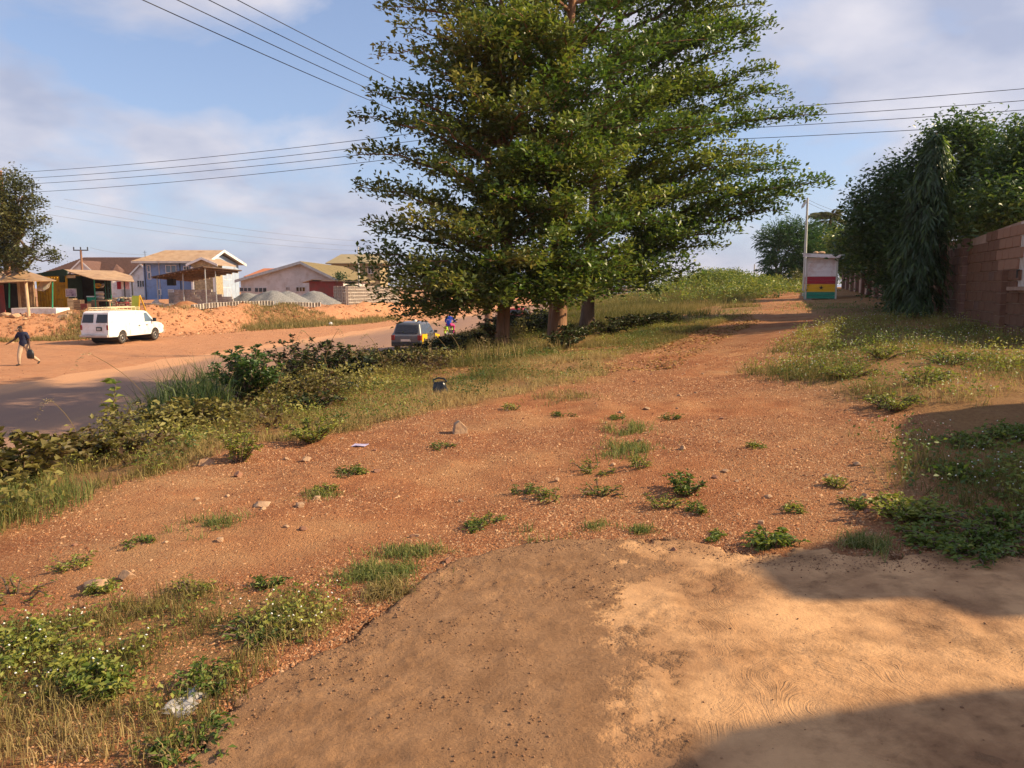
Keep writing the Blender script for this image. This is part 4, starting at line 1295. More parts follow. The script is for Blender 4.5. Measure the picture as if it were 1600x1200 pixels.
# dry scrub on the far embankment face
n_ = 16000
t_ = rng.uniform(-34, -9, n_); s_ = rng.uniform(-.8, 5.2, n_)
yb = np.interp(t_, FAR_BASE[:, 0], FAR_BASE[:, 1])
cx2 = t_ - s_ * .75; cy_ = yb + s_ * .6
ok = (dist_far(cx2, cy_) > -.8) & (fbm(cx2, cy_, .2, 4, 31) + rng.uniform(-.08, .08, n_) > .56)
cx2, cy_ = cx2[ok], cy_[ok]
gx, gy = clump_pts(cx2, cy_, 3, .2)
tag(blades('embankment_grass', gx, gy, rng.uniform(.12, .42, len(gx)), .04, M_GRASS, .5, segs=1), 'dry scrub grass on the cut face of the far embankment', 'grass')
n_ = 500
t_ = rng.uniform(-20.5, -12, n_); yb = np.interp(t_, FAR_BASE[:, 0], FAR_BASE[:, 1])
cx2 = t_ + rng.normal(0, .4, n_) - .4; cy_ = yb + rng.normal(0, .5, n_)
gx, gy = clump_pts(cx2, cy_, 12, .35)
tt_ = rng.uniform(-46, -8, 22000); ss_ = rng.normal(2.2, 2.6, 22000); yb_2 = np.interp(tt_, FAR_BASE[:, 0], FAR_BASE[:, 1])
ex_, ey_ = tt_ - ss_ * .75, yb_2 + ss_ * .6; de_ = dist_far(ex_, ey_)
ok = (de_ > -1.5) & (de_ < 6.5) & (fbm(ex_, ey_, .5, 3, 161) + rng.uniform(-.15, .15, 22000) > .46)
ex_, ey_ = ex_[ok], ey_[ok]
pebbles('embankment_rubble', ex_, ey_, .03 + .14 * rng.random(len(ex_)) ** 4, M_PEB, half=True)
ex_ = rng.uniform(-34, -9, 9000); ey_ = rng.uniform(24, 75, 9000); ok = (ex_ < road_l(ey_) + .8) & (dist_far(ex_, ey_) < 0) & (fbm(ex_, ey_, .4, 3, 163) + rng.uniform(-.2, .2, 9000) > .5)
ex_, ey_ = ex_[ok], ey_[ok]
pebbles('roadside_gravel', ex_, ey_, .015 + .05 * rng.random(len(ex_)) ** 4, M_PEB, half=True)
tag(blades('ditch_grass', gx, gy, rng.uniform(.2, .6, len(gx)), .05, M_GRASS, .4, segs=1), 'green grass growing along the foot of the far embankment', 'grass')

lv = Leaves(); n_ = 9000                            # tangled low creepers along the top of the bank
cy_ = 5.2 + 19 * rng.random(n_) ** 1.15; cx2 = crest_x(cy_) + rng.uniform(-3.0, .55, n_)
dens_ = fbm(cx2, cy_, .8, 4, 141)
ok = dens_ + rng.uniform(-.12, .12, n_) > .45
cx2, cy_, dens_ = cx2[ok], cy_[ok], dens_[ok]
hh = rng.random(len(cx2)) ** .8 * np.clip((dens_ - .38) * 1.8, .06, .40)
uu_ = 800 + 1200 * cx2 / cy_
cap = np.where((uu_ > 590) & (uu_ < 730), .16, 1.0); hh = np.minimum(hh, cap)
tb = np.clip(.50 + (fbm(cx2, cy_, .9, 3, 143) - .5) * 2.6, 0, 1)
lv.rosettes(np.stack([cx2, cy_, g(cx2, cy_) + hh], -1), 5, .075, .036, spread=.07, tbias=tb)
tag(lv.build('bank_creepers', M_LEAF_SHRUB, kind='stuff'), 'tangled brown and yellow-green creepers along the top of the bank', 'creepers')

# ---- patches and single weeds on the gravel
GP = 'grass tufts scattered on the gravel'
for i, (u, v, wu, wv, dens, h, gm, lb) in enumerate([
        (590, 900, 75, 18, 1500, .07, M_GRASS_G, 'largest mat of blue-green grass on the gravel left of the raw concrete'),
        (640, 865, 60, 12, 800, .06, M_GRASS_G, 'narrow strip of grass running up the gravel behind the largest grass mat'),
        (600, 928, 45, 16, 700, .08, M_GRASS, 'yellow-green grass clump between the largest grass mat and the concrete edge'),
        (315, 825, 60, 16, 1000, .08, M_GRASS_G, 'long ragged grass patch at the left of the open gravel'),
        (975, 672, 40, 10, 700, .10, M_GRASS_G, 'two-toned grass patch in the middle of the gravel, farther half'),
        (985, 705, 55, 14, 1000, .09, M_GRASS_G, 'wide grass patch in the middle of the gravel, nearer half'),
        (850, 838, 40, 10, 500, .07, M_GRASS_G, 'low green grass on the lip of the concrete, left of its middle'),
        (930, 822, 30, 8, 400, .06, M_GRASS_G, 'small green grass mat on the lip of the concrete, near its middle'),
        (1000, 832, 22, 7, 260, .06, M_GRASS_G, 'smallest green grass mat on the lip of the concrete, right of its middle'),
        (1352, 858, 34, 12, 700, .11, M_GRASS_G, 'round bright green grass tuft right at the concrete edge'),
        (885, 622, 55, 10, 900, .10, M_GRASS, 'dry greyish grass strip near the black rubbish on the gravel'),
        (500, 775, 40, 8, 300, .06, M_GRASS_G, 'short grass strip beside the pale flat stones'),
        (1150, 488, 30, 5, 300, .12, M_GRASS_G, 'small grass patch at the side of the track far up'),
        (1300, 480, 100, 12, 2600, .10, M_GRASS_G, 'bright green lawn-like grass in front of the painted kiosk')]):
    c = G(u, v)
    sx = wu * c.y / 1200 * .8; sy = (G(u, v - wv).y - G(u, v + wv).y) / 2 * .8
    root = thing('grass_patch', lb, 'grass', c)
    x = rng.normal(0, .5, dens) * sx * 1.2; y = rng.normal(0, .5, dens) * sy * 1.2
    cl = fbm(x + c.x, y + c.y, 5.5, 3, 121) + rng.uniform(-.06, .06, dens) > .45
    x, y = x[cl], y[cl]
    blades('blade_tuft', x, y, h * 1.15 * rng.uniform(.25, 1.2, len(x)), .0035 + .0005 * c.y, gm, 1.0, tint=np.clip(rng.normal(.62, .24, len(x)), 0, 1), segs=2, parent=root, z0=g(x + c.x, y + c.y) - c.z)
WD = [(545, 742, .10), (510, 770, .09), (930, 738, .12), (940, 770, .12), (860, 780, .09), (1000, 730, .1), (120, 885, .08), (420, 915, .07), (560, 740, .06), (305, 925, .08), (20, 935, .16), (760, 815, .07), (820, 770, .08), (1090, 800, .08), (1240, 800, .06), (1310, 760, .07), (1040, 790, .09), (1180, 700, .05), (1050, 655, .08), (965, 655, .08), (880, 650, .08), (1330, 790, .08), (735, 828, .06), (690, 700, .07), (800, 640, .10), (160, 920, .07), (220, 850, .06)]
for (u, v, h) in WD:
    c = G(u, v)
    shrub('weed', 'small green weed growing out of the open red gravel', c, h * .75, h * rng.uniform(2.2, 4.0), 12, M_LEAF_WEED, .032, .010, 8, rng.uniform(.35, .8), 'weed', 'small weeds on the red gravel')
ordinal_labels('weed', 'small green weed on the open red gravel, {}')
for (u, v, h, w, n, tt, lb) in [
        (1070, 770, .22, .34, 14, .4, 'upright green weed with broad leaves among the stones in mid gravel'),
        (1205, 852, .12, .34, 22, .5, 'flat spreading weed at the concrete edge below the track'),
        (1420, 808, .20, .55, 44, .75, 'large bright yellow-green weed at the edge of the building shadow'),
        (1450, 845, .12, .5, 30, .6, 'low broad weed mat between the bright weed and the concrete'),
        (1500, 748, .16, .36, 28, .5, 'leafy green weed standing alone on the shaded bare soil'),
        (1530, 862, .14, .7, 50, .5, 'dark green weed mat at the concrete edge in shade'),
        (1560, 830, .18, .7, 46, .5, 'dark leafy weed heap behind the shaded weed mat'),
        (1520, 697, .14, .55, 34, .45, 'green weed patch at the upper edge of the building shadow'),
        (1575, 685, .2, .5, 34, .5, 'taller green weed beside the frame edge above the building shadow'),
        (1110, 840, .05, .2, 8, .5, 'tiny sprig on the bare lip right of the concrete middle'),
        (150, 1080, .16, .32, 22, .62, 'rosette weed with large light green leaves in the near left corner'),
        (120, 1060, .12, .26, 14, .8, 'pale upright weed beside the large-leaved rosette weed'),
        (40, 1020, .14, .5, 30, .85, 'yellowish weed clump at the left frame edge in the near corner'),
        (320, 1075, .10, .3, 22, .5, 'green weed growing over the clear plastic bag'),
        (300, 1180, .08, .35, 20, .4, 'green sprig creeping onto the raw concrete at the bottom of the picture'),
        (420, 985, .07, .5, 40, .5, 'flowering clover weed hugging the concrete corner'),
        (1380, 560, .35, .9, 30, .75, 'yellow weed clump in the middle of the slope before the wall'),
        (1325, 590, .30, .8, 30, .8, 'yellow-green weed clump at the track side of the slope'),
        (1440, 600, .34, .8, 26, .85, 'tall yellow weed clump halfway between the track and the wall'),
        (1290, 545, .3, .8, 24, .8, 'yellow-green weed clump at the upper end of the slope by the track'),
        (1480, 570, .3, .9, 24, .7, 'pale green weed clump in front of the wall pillar'),
        (1395, 640, .28, .7, 30, .7, 'pale yellow-green weed just above the corner of the shadow')]:
    c = G(u, v)
    zz = max(c.z, float(apron_z(c.x, c.y))) if inside(APRON, np.array([c.x]), np.array([c.y]))[0] else c.z
    shrub('weed_plant', lb, (c.x, c.y, zz), h * .7, w * 1.1, n, M_LEAF_WEED, .042 if h > .1 else .032, .018 if h > .1 else .013, 9, tt, 'weed', tspread=.15)
# ------------------------------------------------------------------ buildings, walls and street furniture
def part(root, mb, name, mats, smooth=False, bevel=0.0, parent=None):
    """solid given in world coordinates, linked as a part of root (root is not rotated)"""
    o = root.location
    mb.v = [(p[0] - o[0], p[1] - o[1], p[2] - o[2]) for p in mb.v]
    return mb.build(name, mats, parent or root, smooth, bevel)


def ux(u, y): return (u - 800) / 1200 * y * (math.cos(PITCH) + (150 / 1200) * math.sin(PITCH)) ** 0  # lateral position of a photo column at depth y near the horizon


def vz(v, y, u=800): return P(u, v, y).z
def px(u, y, v=440): return P(u, v, y).x


M_WHITE = mat('white_paint', (0.72, 0.69, 0.66), (0.82, 0.79, 0.76), 2, 0.6, dirt=(0.55, 0.45, 0.36))
M_OFFWHITE = mat('off_white_plaster', (0.50, 0.47, 0.44), (0.62, 0.59, 0.55), 1.5, 0.85, 0.2, 30, dirt=(0.40, 0.32, 0.26))
M_GREYPL = mat('pale_grey_plaster', (0.48, 0.46, 0.44), (0.60, 0.57, 0.55), 0.8, 0.9, 0.2, 20, dirt=(0.42, 0.36, 0.31))
M_BLUE = mat('blue_house_paint', (0.17, 0.26, 0.47), (0.21, 0.31, 0.53), 0.7, 0.8, 0.15, 20, dirt=(0.16, 0.21, 0.34))
M_BLUE_LIT = mat('blue_paint_sunlit', (0.34, 0.41, 0.53), (0.40, 0.47, 0.58), 0.7, 0.8, 0.15, 20, dirt=(0.33, 0.34, 0.40))  # paler copy of the house blue, sunlight put into the colour
M_STONECLAD = mat('stone_cladding', (0.26, 0.19, 0.10), (0.55, 0.42, 0.24), 4.5, 0.9, 0.6, 8)
M_TANROOF = mat('tan_metal_roof', (0.36, 0.24, 0.145), (0.47, 0.32, 0.20), 1.0, 0.55, 0.1, 10, dirt=(0.30, 0.17, 0.09))
M_OLIVEROOF = mat('olive_tan_roof', (0.30, 0.23, 0.11), (0.38, 0.29, 0.15), 0.8, 0.6)
M_BROWNROOF = mat('brown_roof_tiles', (0.10, 0.047, 0.033), (0.17, 0.085, 0.06), 3, 0.8, 0.7, 6)
M_ORANGEROOF = mat('orange_roof_tiles', (0.42, 0.14, 0.06), (0.52, 0.19, 0.09), 3, 0.8)
M_TIN = mat('rusty_tan_tin', (0.42, 0.25, 0.12), (0.56, 0.36, 0.19), 1.8, 0.6, 0.2, 9, dirt=(0.30, 0.15, 0.07))
M_DARKWOOD = mat('dark_weathered_wood', (0.075, 0.042, 0.028), (0.14, 0.085, 0.055), 4, 0.9, 0.4, 20, stretch=(1, 8, 1))
M_WOOD = mat('pale_wood', (0.42, 0.28, 0.15), (0.58, 0.42, 0.25), 5, 0.85, 0.3, 20, stretch=(1, 1, .2))
M_PLANK = mat('brown_planks', (0.22, 0.13, 0.075), (0.38, 0.25, 0.14), 3, 0.9, 0.4, 14, dirt=(0.12, 0.07, 0.04))
M_DARK = mat('painted_interior_shade', (0.012, 0.011, 0.010), (0.028, 0.024, 0.020), 2, 0.95)  # near-black colour stands for the shade inside the shops
M_GREENP = mat('green_paint', (0.02, 0.20, 0.10), (0.03, 0.27, 0.14), 3, 0.6)
M_DKGREEN = mat('dark_green_paint', (0.012, 0.035, 0.022), (0.022, 0.055, 0.034), 3, 0.7)
M_YELLOW = mat('yellow_container_paint', (0.70, 0.38, 0.015), (0.80, 0.45, 0.025), 1.2, 0.55, dirt=(0.33, 0.17, 0.03))
M_REDSHED = mat('dark_red_sheet', (0.21, 0.035, 0.030), (0.28, 0.05, 0.04), 1.5, 0.65, dirt=(0.16, 0.06, 0.04))
M_BLOCK = mat('grey_sandcrete', (0.30, 0.26, 0.235), (0.44, 0.39, 0.35), 5, 0.95, 0.6, 40)
M_BLOCKL = mat('pale_sandcrete', (0.42, 0.36, 0.30), (0.56, 0.49, 0.42), 5, 0.95, 0.6, 40)
M_CHIP = mat('grey_stone_chippings', (0.13, 0.125, 0.12), (0.29, 0.275, 0.26), 9, 0.95, 1.0, 14)
M_WALLBLOCK = mat('brown_wall_block', (0.17, 0.082, 0.050), (0.27, 0.14, 0.086), 2.0, 0.95, 0.9, 26, dirt=(0.17, 0.08, 0.055))
M_WALLDARK = mat('dark_wall_block', (0.14, 0.075, 0.055), (0.24, 0.13, 0.095), 3.5, 0.95, 0.9, 26)
M_MORTAR = mat('grey_mortar', (0.34, 0.22, 0.165), (0.46, 0.32, 0.25), 5, 0.95, 0.6, 30)
M_PINKPL = mat('pinkish_plaster', (0.33, 0.175, 0.115), (0.44, 0.255, 0.175), 0.9, 0.92, 0.4, 18, dirt=(0.28, 0.13, 0.08))
M_PINKPL_LIT = mat('pink_plaster_lit', (0.48, 0.30, 0.22), (0.60, 0.40, 0.31), 0.9, 0.92, 0.4, 18, dirt=(0.38, 0.20, 0.13))  # lighter copy of the pink plaster, brightness of a lit wall painted in
M_STEEL = mat('galvanised_steel', (0.36, 0.36, 0.35), (0.52, 0.52, 0.50), 3, 0.45, metal=0.6)
M_IRON = mat('dark_iron', (0.035, 0.033, 0.032), (0.06, 0.055, 0.05), 3, 0.6, metal=0.4)
M_WIRE = mat('black_cable', (0.02, 0.02, 0.022), (0.03, 0.03, 0.032), 3, 0.6)
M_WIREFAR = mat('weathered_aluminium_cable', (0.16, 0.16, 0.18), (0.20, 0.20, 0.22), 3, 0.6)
M_GLASSB = glass_mat('blue_window_glass', (0.10, 0.15, 0.21))
M_GLASSD = glass_mat('dark_window_glass', (0.018, 0.016, 0.018))
M_POLEW = mat('brown_pole_wood', (0.20, 0.10, 0.06), (0.32, 0.17, 0.10), 4, 0.9, 0.4, 20, stretch=(1, 1, .15))
M_POLEG = mat('pale_pole_paint', (0.42, 0.42, 0.37), (0.58, 0.57, 0.51), 3, 0.7)
M_KWHITE = mat('kiosk_white_boards', (0.68, 0.66, 0.66), (0.80, 0.78, 0.78), 2.5, 0.75, 0.2, 20, dirt=(0.48, 0.36, 0.32))
M_KRED = mat('kiosk_red_boards', (0.30, 0.018, 0.035), (0.38, 0.025, 0.045), 2.5, 0.65)
M_KYEL = mat('kiosk_yellow_boards', (0.66, 0.37, 0.015), (0.76, 0.44, 0.02), 2.5, 0.65)
M_KGRN = mat('kiosk_green_boards', (0.02, 0.22, 0.15), (0.03, 0.28, 0.19), 2.5, 0.65)
M_BLACK = mat('black_paint', (0.012, 0.012, 0.012), (0.02, 0.02, 0.02), 3, 0.6)


def window(root, mb_c, w, h, axis_, name='window', n_pane=2, frame=.07, fm=None, gm=None, bars=0):
    """framed window: axis_ 'y' faces -y, 'x' faces +x"""
    c = Vector(mb_c)
    d = Vector((0, -1, 0)) if axis_ == 'y' else Vector((1, 0, 0))
    s = Vector((1, 0, 0)) if axis_ == 'y' else Vector((0, 1, 0))

    def slab(mb, cu, cv, su, sv, th, dep):
        q = c + s * cu + Vector((0, 0, cv)) + d * dep
        mb.box(q, (su, th, sv) if axis_ == 'y' else (th, su, sv))
    f = MB()
    slab(f, 0, h / 2 - frame / 2, w, frame, .12, .03); slab(f, 0, -h / 2 + frame / 2, w, frame, .12, .03)
    for i in range(n_pane + 1):
        slab(f, -w / 2 + frame / 2 + (w - frame) * i / n_pane, 0, frame, h - 2 * frame, .12, .03)
    fo = part(root, f, name, fm or M_WHITE)
    for i in range(n_pane):
        m = MB(); pw = (w - frame) / n_pane - frame
        slab(m, -w / 2 + frame + pw / 2 + (pw + frame) * i, 0, pw, h - 2 * frame, .03, -.0)
        part(root, m, 'pane', gm or M_GLASSB, parent=fo)
    if bars:
        b = MB()
        for i in range(bars):
            slab(b, -w / 2 + w * (i + .5) / bars, 0, .03, h - .1, .03, .07)
        part(root, b, 'bars', M_WHITE, parent=fo)
    return fo


# ---- house off to the right of the camera, whose shade lies over the concrete and the bare soil
gh = thing('neighbour_house', 'plastered house with a stepped parapet standing to the right of the concrete apron', 'house', (9.0, 5.0, 0.2))
prof = [(7.75, 0), (7.75, 3.45), (7.0, 3.66), (5.4, 4.10), (4.8, 4.26), (4.39, 4.58), (4.02, 4.94), (3.60, 4.90), (3.53, 4.85), (3.52, 4.57), (3.28, 4.62), (3.25, 4.42), (2.93, 4.50), (2.74, 4.55), (2.69, 4.86), (2.62, 5.05), (2.5, 5.40), (2.2, 5.6), (-4, 5.6), (-4, 0)]
m_ = MB(); m_.prism([(9.0, a - .26, b_ - (.16 if a < 3.3 else .0)) for a, b_ in prof], (4.5, 0, 0)); part(gh, m_, 'wall', M_PINKPL)
m_ = MB(); m_.bx(8.93, 9.02, 5.6, 6.5, .2, 2.2); d_ = part(gh, m_, 'door', M_DARKWOOD); m_ = MB(); m_.box((8.9, 6.4, 1.2), (.05, .03, .14)); part(gh, m_, 'handle', M_STEEL, parent=d_)
window(gh, (8.98, 3.4, 1.6), 1.2, 1.1, 'x', fm=M_WHITE, gm=M_GLASSD)

# ---- painted kiosk beside the track
kb = G(1283, 468)
ky = kb.y
kx0, kx1 = px(1259.6, ky), px(1306.5, ky)
kz0, kz1 = vz(466.5, ky), vz(402.5, ky)
kio = thing('kiosk', 'small wooden kiosk painted white over red, yellow and green bands with a black star', 'kiosk', kb)
bands = [(466.5, 461.5, M_KGRN), (461.2, 456.3, M_KGRN), (456, 450.1, M_KYEL), (449.9, 444, M_KYEL), (443.7, 438, M_KRED), (437.8, 432.2, M_KRED), (432, 425, M_KWHITE), (424.7, 417.3, M_KWHITE), (417, 410, M_KWHITE), (409.7, 402.5, M_KWHITE)]
for v0, v1, m in bands:
    a = MB(); j = rng.uniform(-.008, .008)
    a.bx(kx0 + .005, kx1 - .005, ky - .03 + j, ky + .01 + j, vz(v0, ky), vz(v1, ky)); part(kio, a, 'plank', m)
    a = MB(); a.bx(kx0 - .02, kx0 + .02 - .02, ky + .02, ky + 1.35, vz(v0, ky), vz(v1, ky)); part(kio, a, 'plank', m)
m_ = MB(); m_.bx(kx0 + .02, kx1 - .02, ky + .02, ky + 1.34, kz0, kz1 - .01); part(kio, m_, 'shell', M_KWHITE)
for x_ in (kx0 - .03, kx1 - .05):
    for y_ in (ky - .045, ky + 1.3):
        m_ = MB(); m_.bx(x_, x_ + .08, y_, y_ + .08, kz0 - .04, kz1); part(kio, m_, 'corner_post', M_KWHITE if y_ > ky else M_POLEG)
m_ = MB(); zr = vz(397, ky)
m_.prism([(kx0 - .2, ky - .3, zr), (kx1 + .33, ky - .3, zr - .10), (kx1 + .33, ky + 1.7, zr - .02), (kx0 - .2, ky + 1.7, zr + .08)], (0, 0, .05)); ro = part(kio, m_, 'roof', M_STEEL)
m_ = MB(); m_.prism([(kx0 - .19, ky - .33, zr - .13), (kx1 + .1, ky - .33, zr - .21), (kx1 + .1, ky - .33, zr - .07), (kx0 - .19, ky - .33, zr + .01)], (0, .025, 0)); part(kio, m_, 'fascia', M_KWHITE)
st = []
sc_ = (px(1283.5, ky), ky - .046, vz(449.5, ky))
for i in range(10):
    a = math.pi / 2 + i * math.pi / 5; r_ = .115 if i % 2 == 0 else .045
    st.append((sc_[0] + r_ * math.cos(a), sc_[1], sc_[2] + r_ * math.sin(a)))
m_ = MB(); m_.prism(st, (0, .012, 0)); part(kio, m_, 'star', M_BLACK)
for x_ in (kx0 + .15, kx1 - .2):
    for y_ in (ky + .1, ky + 1.1):
        m_ = MB(); m_.box((x_, y_, kz0 - .15), (.3, .2, .3)); part(kio, m_, 'footing_block', M_BLOCK)

for dx_, sc2 in ((.25, .13), (.52, .19)):
    m_ = MB(); m_.lathe([(.02, 0), (sc2 * .9, .02), (sc2, .06), (sc2 * .7, .11), (.03, .13)], 9); o = m_.build('roof_stone', M_TIN, smooth=35); o.location = (kx0 + .3 + dx_, ky + .4, zr + .02); tag(o, ('smaller' if sc2 < .15 else 'larger') + ' stone weighing down the kiosk roof', 'stone')
kio.rotation_euler = (0, 0, -R(19)); kio.scale = (.95, .95, 1)

# ---- thin pole by the kiosk
pb_ = Vector((px(1256.5, 41.5), 41.5, gz(px(1256.5, 41.5), 41.5)))
tp = P(1262, 309, 41.5)
pol = thing('utility_pole', 'thin pale leaning pole standing behind the painted kiosk', 'pole', pb_)
m_ = MB(); m_.tube([pb_ + Vector((0, 0, -.3)), pb_ + (tp - pb_) * .5, tp], [.085, .07, .05], 10); part(pol, m_, 'shaft', M_POLEG, smooth=True)
m_ = MB(); m_.tube([tp + Vector((-.3, 0, -.55)), tp + Vector((-.12, 0, -.2)), tp + Vector((0, 0, -.25))], .03, 6); m_.box(tp + Vector((-.16, 0, -.3)), (.12, .1, .4), rot=(0, .5, 0)); part(pol, m_, 'lamp_bracket', M_STEEL)

# ---- block wall on the right
WL = lambda y: 9.8 + 0.33 * (y - 14.7) + .12
WANG = math.atan2(1, .33)                       # direction of the wall run
wdir = Vector((math.cos(WANG), math.sin(WANG), 0)); wnor = Vector((-math.sin(WANG), math.cos(WANG), 0))   # towards the track


def wpt(s, off=0.0): return Vector((WL(13.0), 13.0, 0)) + wdir * s + wnor * off


wall = thing('block_wall', 'brown sandcrete block wall with pillars and a white louvred opening at the frame edge', 'wall', (wpt(0).x, wpt(0).y, .62))
LEN = 9.2
BL, BH = .462, .225


def wtop(s): return 2.98 - .012 * s - (.12 if s > 5.5 else 0)


blk = MB(); blk.box((0, 0, 0), (BL - .022, .15, BH - .022))
blk_me = [blk.mesh('block', m, bevel=.008) for m in (M_WALLBLOCK, M_WALLDARK, M_PINKPL)]
core = MB(); rows = 11
for s0, s1 in ((0.0, 2.75), (2.75, LEN)):
    p0, p1 = wpt(s0, -.075), wpt(s1, -.075)
    core.prism([(p0.x, p0.y, .2), (p1.x, p1.y, .2), (p1.x, p1.y, wtop(s1) - .02), (p0.x, p0.y, wtop(s0) - .02)], wnor * .115)
part(wall, core, 'mortar_core', M_MORTAR)
zb = .62
for r_ in range(rows):
    s = -.1 - (BL / 2 if r_ % 2 else 0)
    while s < LEN - .2:
        s += BL
        zc_ = zb + (r_ + .5) * BH
        if zc_ + BH / 2 > wtop(s) + .05 or s - BL < 0: continue
        if s < 2.85 and 1.62 < zc_ < 2.95: continue            # the louvred opening
        k = 2 if (s < 4.4 and zc_ > 2.0) else (1 if (rng.random() < .06) else 0)
        o = bpy.data.objects.new('block', blk_me[k]); COL.objects.link(o); o.parent = wall
        q = wpt(s - BL / 2, rng.uniform(-.008, .008)); o.location = (q.x - wall.location.x, q.y - wall.location.y, zc_ - wall.location.z)
        o.rotation_euler = (rng.uniform(-.01, .01), rng.uniform(-.012, .012), WANG)


def pillar(root, s, z1, w=.34, proud=.16, m=M_WALLDARK, z0=.3, name='pillar'):
    k = int((z1 - z0) / BH) or 1; h = (z1 - z0) / k
    a = MB(); q = wpt(s, proud / 2 + .02); a.box((q.x, q.y, (z0 + z1) / 2), (w - .03, proud - .02, z1 - z0 - .01), rz=WANG)
    po = part(root, a, name, M_MORTAR)
    for i in range(k):
        a = MB(); q = wpt(s, proud / 2 + .025 + rng.uniform(-.006, .006)); a.box((q.x, q.y, z0 + (i + .5) * h), (w, proud, h - .018), rz=WANG); part(root, a, 'block', m, parent=po, bevel=.006)


pillar(wall, 6.95, 2.84); pillar(wall, 3.45, 1.98, w=.42, m=M_WALLBLOCK)
for i in range(31):                              # white louvred metal screen, one upright slat after another
    a = MB(); q = wpt(.08 + i * .088, .02); a.box((q.x, q.y, 2.27), (.05, .045, 1.28), rz=WANG); part(wall, a, 'slat', M_WHITE)
a = MB(); q = wpt(1.4, -.03); a.box((q.x, q.y, 2.27), (2.75, .03, 1.26), rz=WANG); part(wall, a, 'screen_back', M_GREYPL)
a = MB(); q = wpt(1.4, .06); a.box((q.x, q.y, 1.59), (2.9, .26, .07), rz=WANG); part(wall, a, 'sill', M_MORTAR)
a = MB(); q = wpt(2.5, .08); a.tube([q + Vector((0, 0, 1.95)), q + Vector((-.06, -.03, 1.95)), q + Vector((-.06, -.03, 1.8))], .018, 6); part(wall, a, 'handle', M_IRON)

# pink plastered wall running on behind the mast tree to the end of the track
fw = thing('plastered_wall', 'pinkish plastered garden wall with dark pillars running back towards the kiosk', 'wall', (wpt(LEN).x, wpt(LEN).y, .8))
S1 = 41.5
n_seg = 12
for i in range(n_seg):
    s0 = LEN + (S1 - LEN) * i / n_seg; s1 = LEN + (S1 - LEN) * (i + 1) / n_seg
    p0, p1 = wpt(s0 + .012, -.08), wpt(s1 - .012, -.08)
    z1 = 2.78 + .018 * (s0 - LEN) * .9 + rng.uniform(-.06, .06)
    a = MB(); a.prism([(p0.x, p0.y, .4), (p1.x, p1.y, .6), (p1.x, p1.y, z1), (p0.x, p0.y, z1)], wnor * .15); part(fw, a, 'wall_panel', M_PINKPL_LIT)
    q = wpt(s0 + .3, .12); a = MB(); a.box((q.x, q.y, 1.45 + .012 * s0), (.42, .22, 2.5), rz=WANG); part(fw, a, 'pillar', M_WALLDARK)
    a = MB(); p0, p1 = wpt(s0 + .012, -.11), wpt(s1 - .012, -.11)
    a.prism([(p0.x, p0.y, z1 + .003), (p1.x, p1.y, z1 + .003), (p1.x, p1.y, z1 + .07), (p0.x, p0.y, z1 + .07)], wnor * .21); part(fw, a, 'coping', M_MORTAR)


# ---- houses across the road
def gable_roof(root, x0, x1, y0, y1, ze, zr, m, axis_='x', hip0=0.0, hip1=0.0, th=.12, name='roof', yr=None, xr=None):
    a = MB()
    if axis_ == 'x':
        ym = yr if yr is not None else (y0 + y1) / 2
        r0, r1 = (x0 + hip0, ym, zr), (x1 - hip1, ym, zr)
        c = [(x0, y0, ze), (x1, y0, ze), (x1, y1, ze), (x0, y1, ze)]
        faces = [[c[0], c[1], r1, r0], [c[2], c[3], r0, r1]]
        if hip0: faces.append([c[3], c[0], r0])
        if hip1: faces.append([c[1], c[2], r1])
    else:
        xm = xr if xr is not None else (x0 + x1) / 2
        r0, r1 = (xm, y0 + hip0, zr), (xm, y1 - hip1, zr)
        c = [(x0, y0, ze), (x1, y0, ze), (x1, y1, ze), (x0, y1, ze)]
        faces = [[c[1], c[2], r1, r0], [c[3], c[0], r0, r1]]
        if hip0: faces.append([c[0], c[1], r0])
        if hip1: faces.append([c[2], c[3], r1])
    for f in faces: a.prism(f, (0, 0, -th))
    return part(root, a, name, m)


def roof_ribs(root, parent, quad, n, m, r_=.025):
    """standing seams along a roof plane: quad = eave a, eave b, ridge b, ridge a"""
    a = MB(); q = [Vector(p) for p in quad]
    for i in range(n + 1):
        t = i / n; p0 = q[0].lerp(q[1], t); p1 = q[3].lerp(q[2], t)
        a.tube([p0 + Vector((0, 0, r_ * .6)), p1 + Vector((0, 0, r_ * .6))], r_, 4, cap=False)
    o = part(root, a, 'roof_seams', m, parent=parent); o['kind'] = 'stuff'


# blue two-storey house
Y0, Y1 = 99.0, 111.0
bx0, bx1 = px(225, Y0), -39.2
zE = vz(408.5, Y0); zR = vz(391, 103.5)
bh = thing('blue_house', 'blue two-storey house with a tan metal roof and white bargeboards behind the open shed', 'house', (-43, 102, -.1))
m_ = MB(); m_.bx(bx0, bx1 - .02, Y0, Y1, -.3, zE); part(bh, m_, 'wall', M_BLUE)
m_ = MB(); m_.prism([(bx1, Y0 + .01, -.3), (bx1, Y1 - .01, -.3), (bx1, Y1 - .01, zE), (bx1, 103.5, zR - .35), (bx1, Y0 + .01, zE)], (-.1, 0, 0)); m_.v = [(x + .1, y, z) for x, y, z in m_.v]; part(bh, m_, 'gable_wall', M_BLUE_LIT)
rx0, rx1 = px(212, Y0), bx1 + .9
r_ = gable_roof(bh, rx0, rx1, Y0 - .8, Y1 + .9, zE, zR, M_TANROOF, 'x', hip0=px(262, 103.5) - rx0, yr=103.5)
roof_ribs(bh, r_, [(rx0, Y0 - .8, zE), (rx1, Y0 - .8, zE), (rx1, 103.5, zR), (rx0 + px(262, 103.5) - rx0, 103.5, zR)], 26, M_TANROOF)
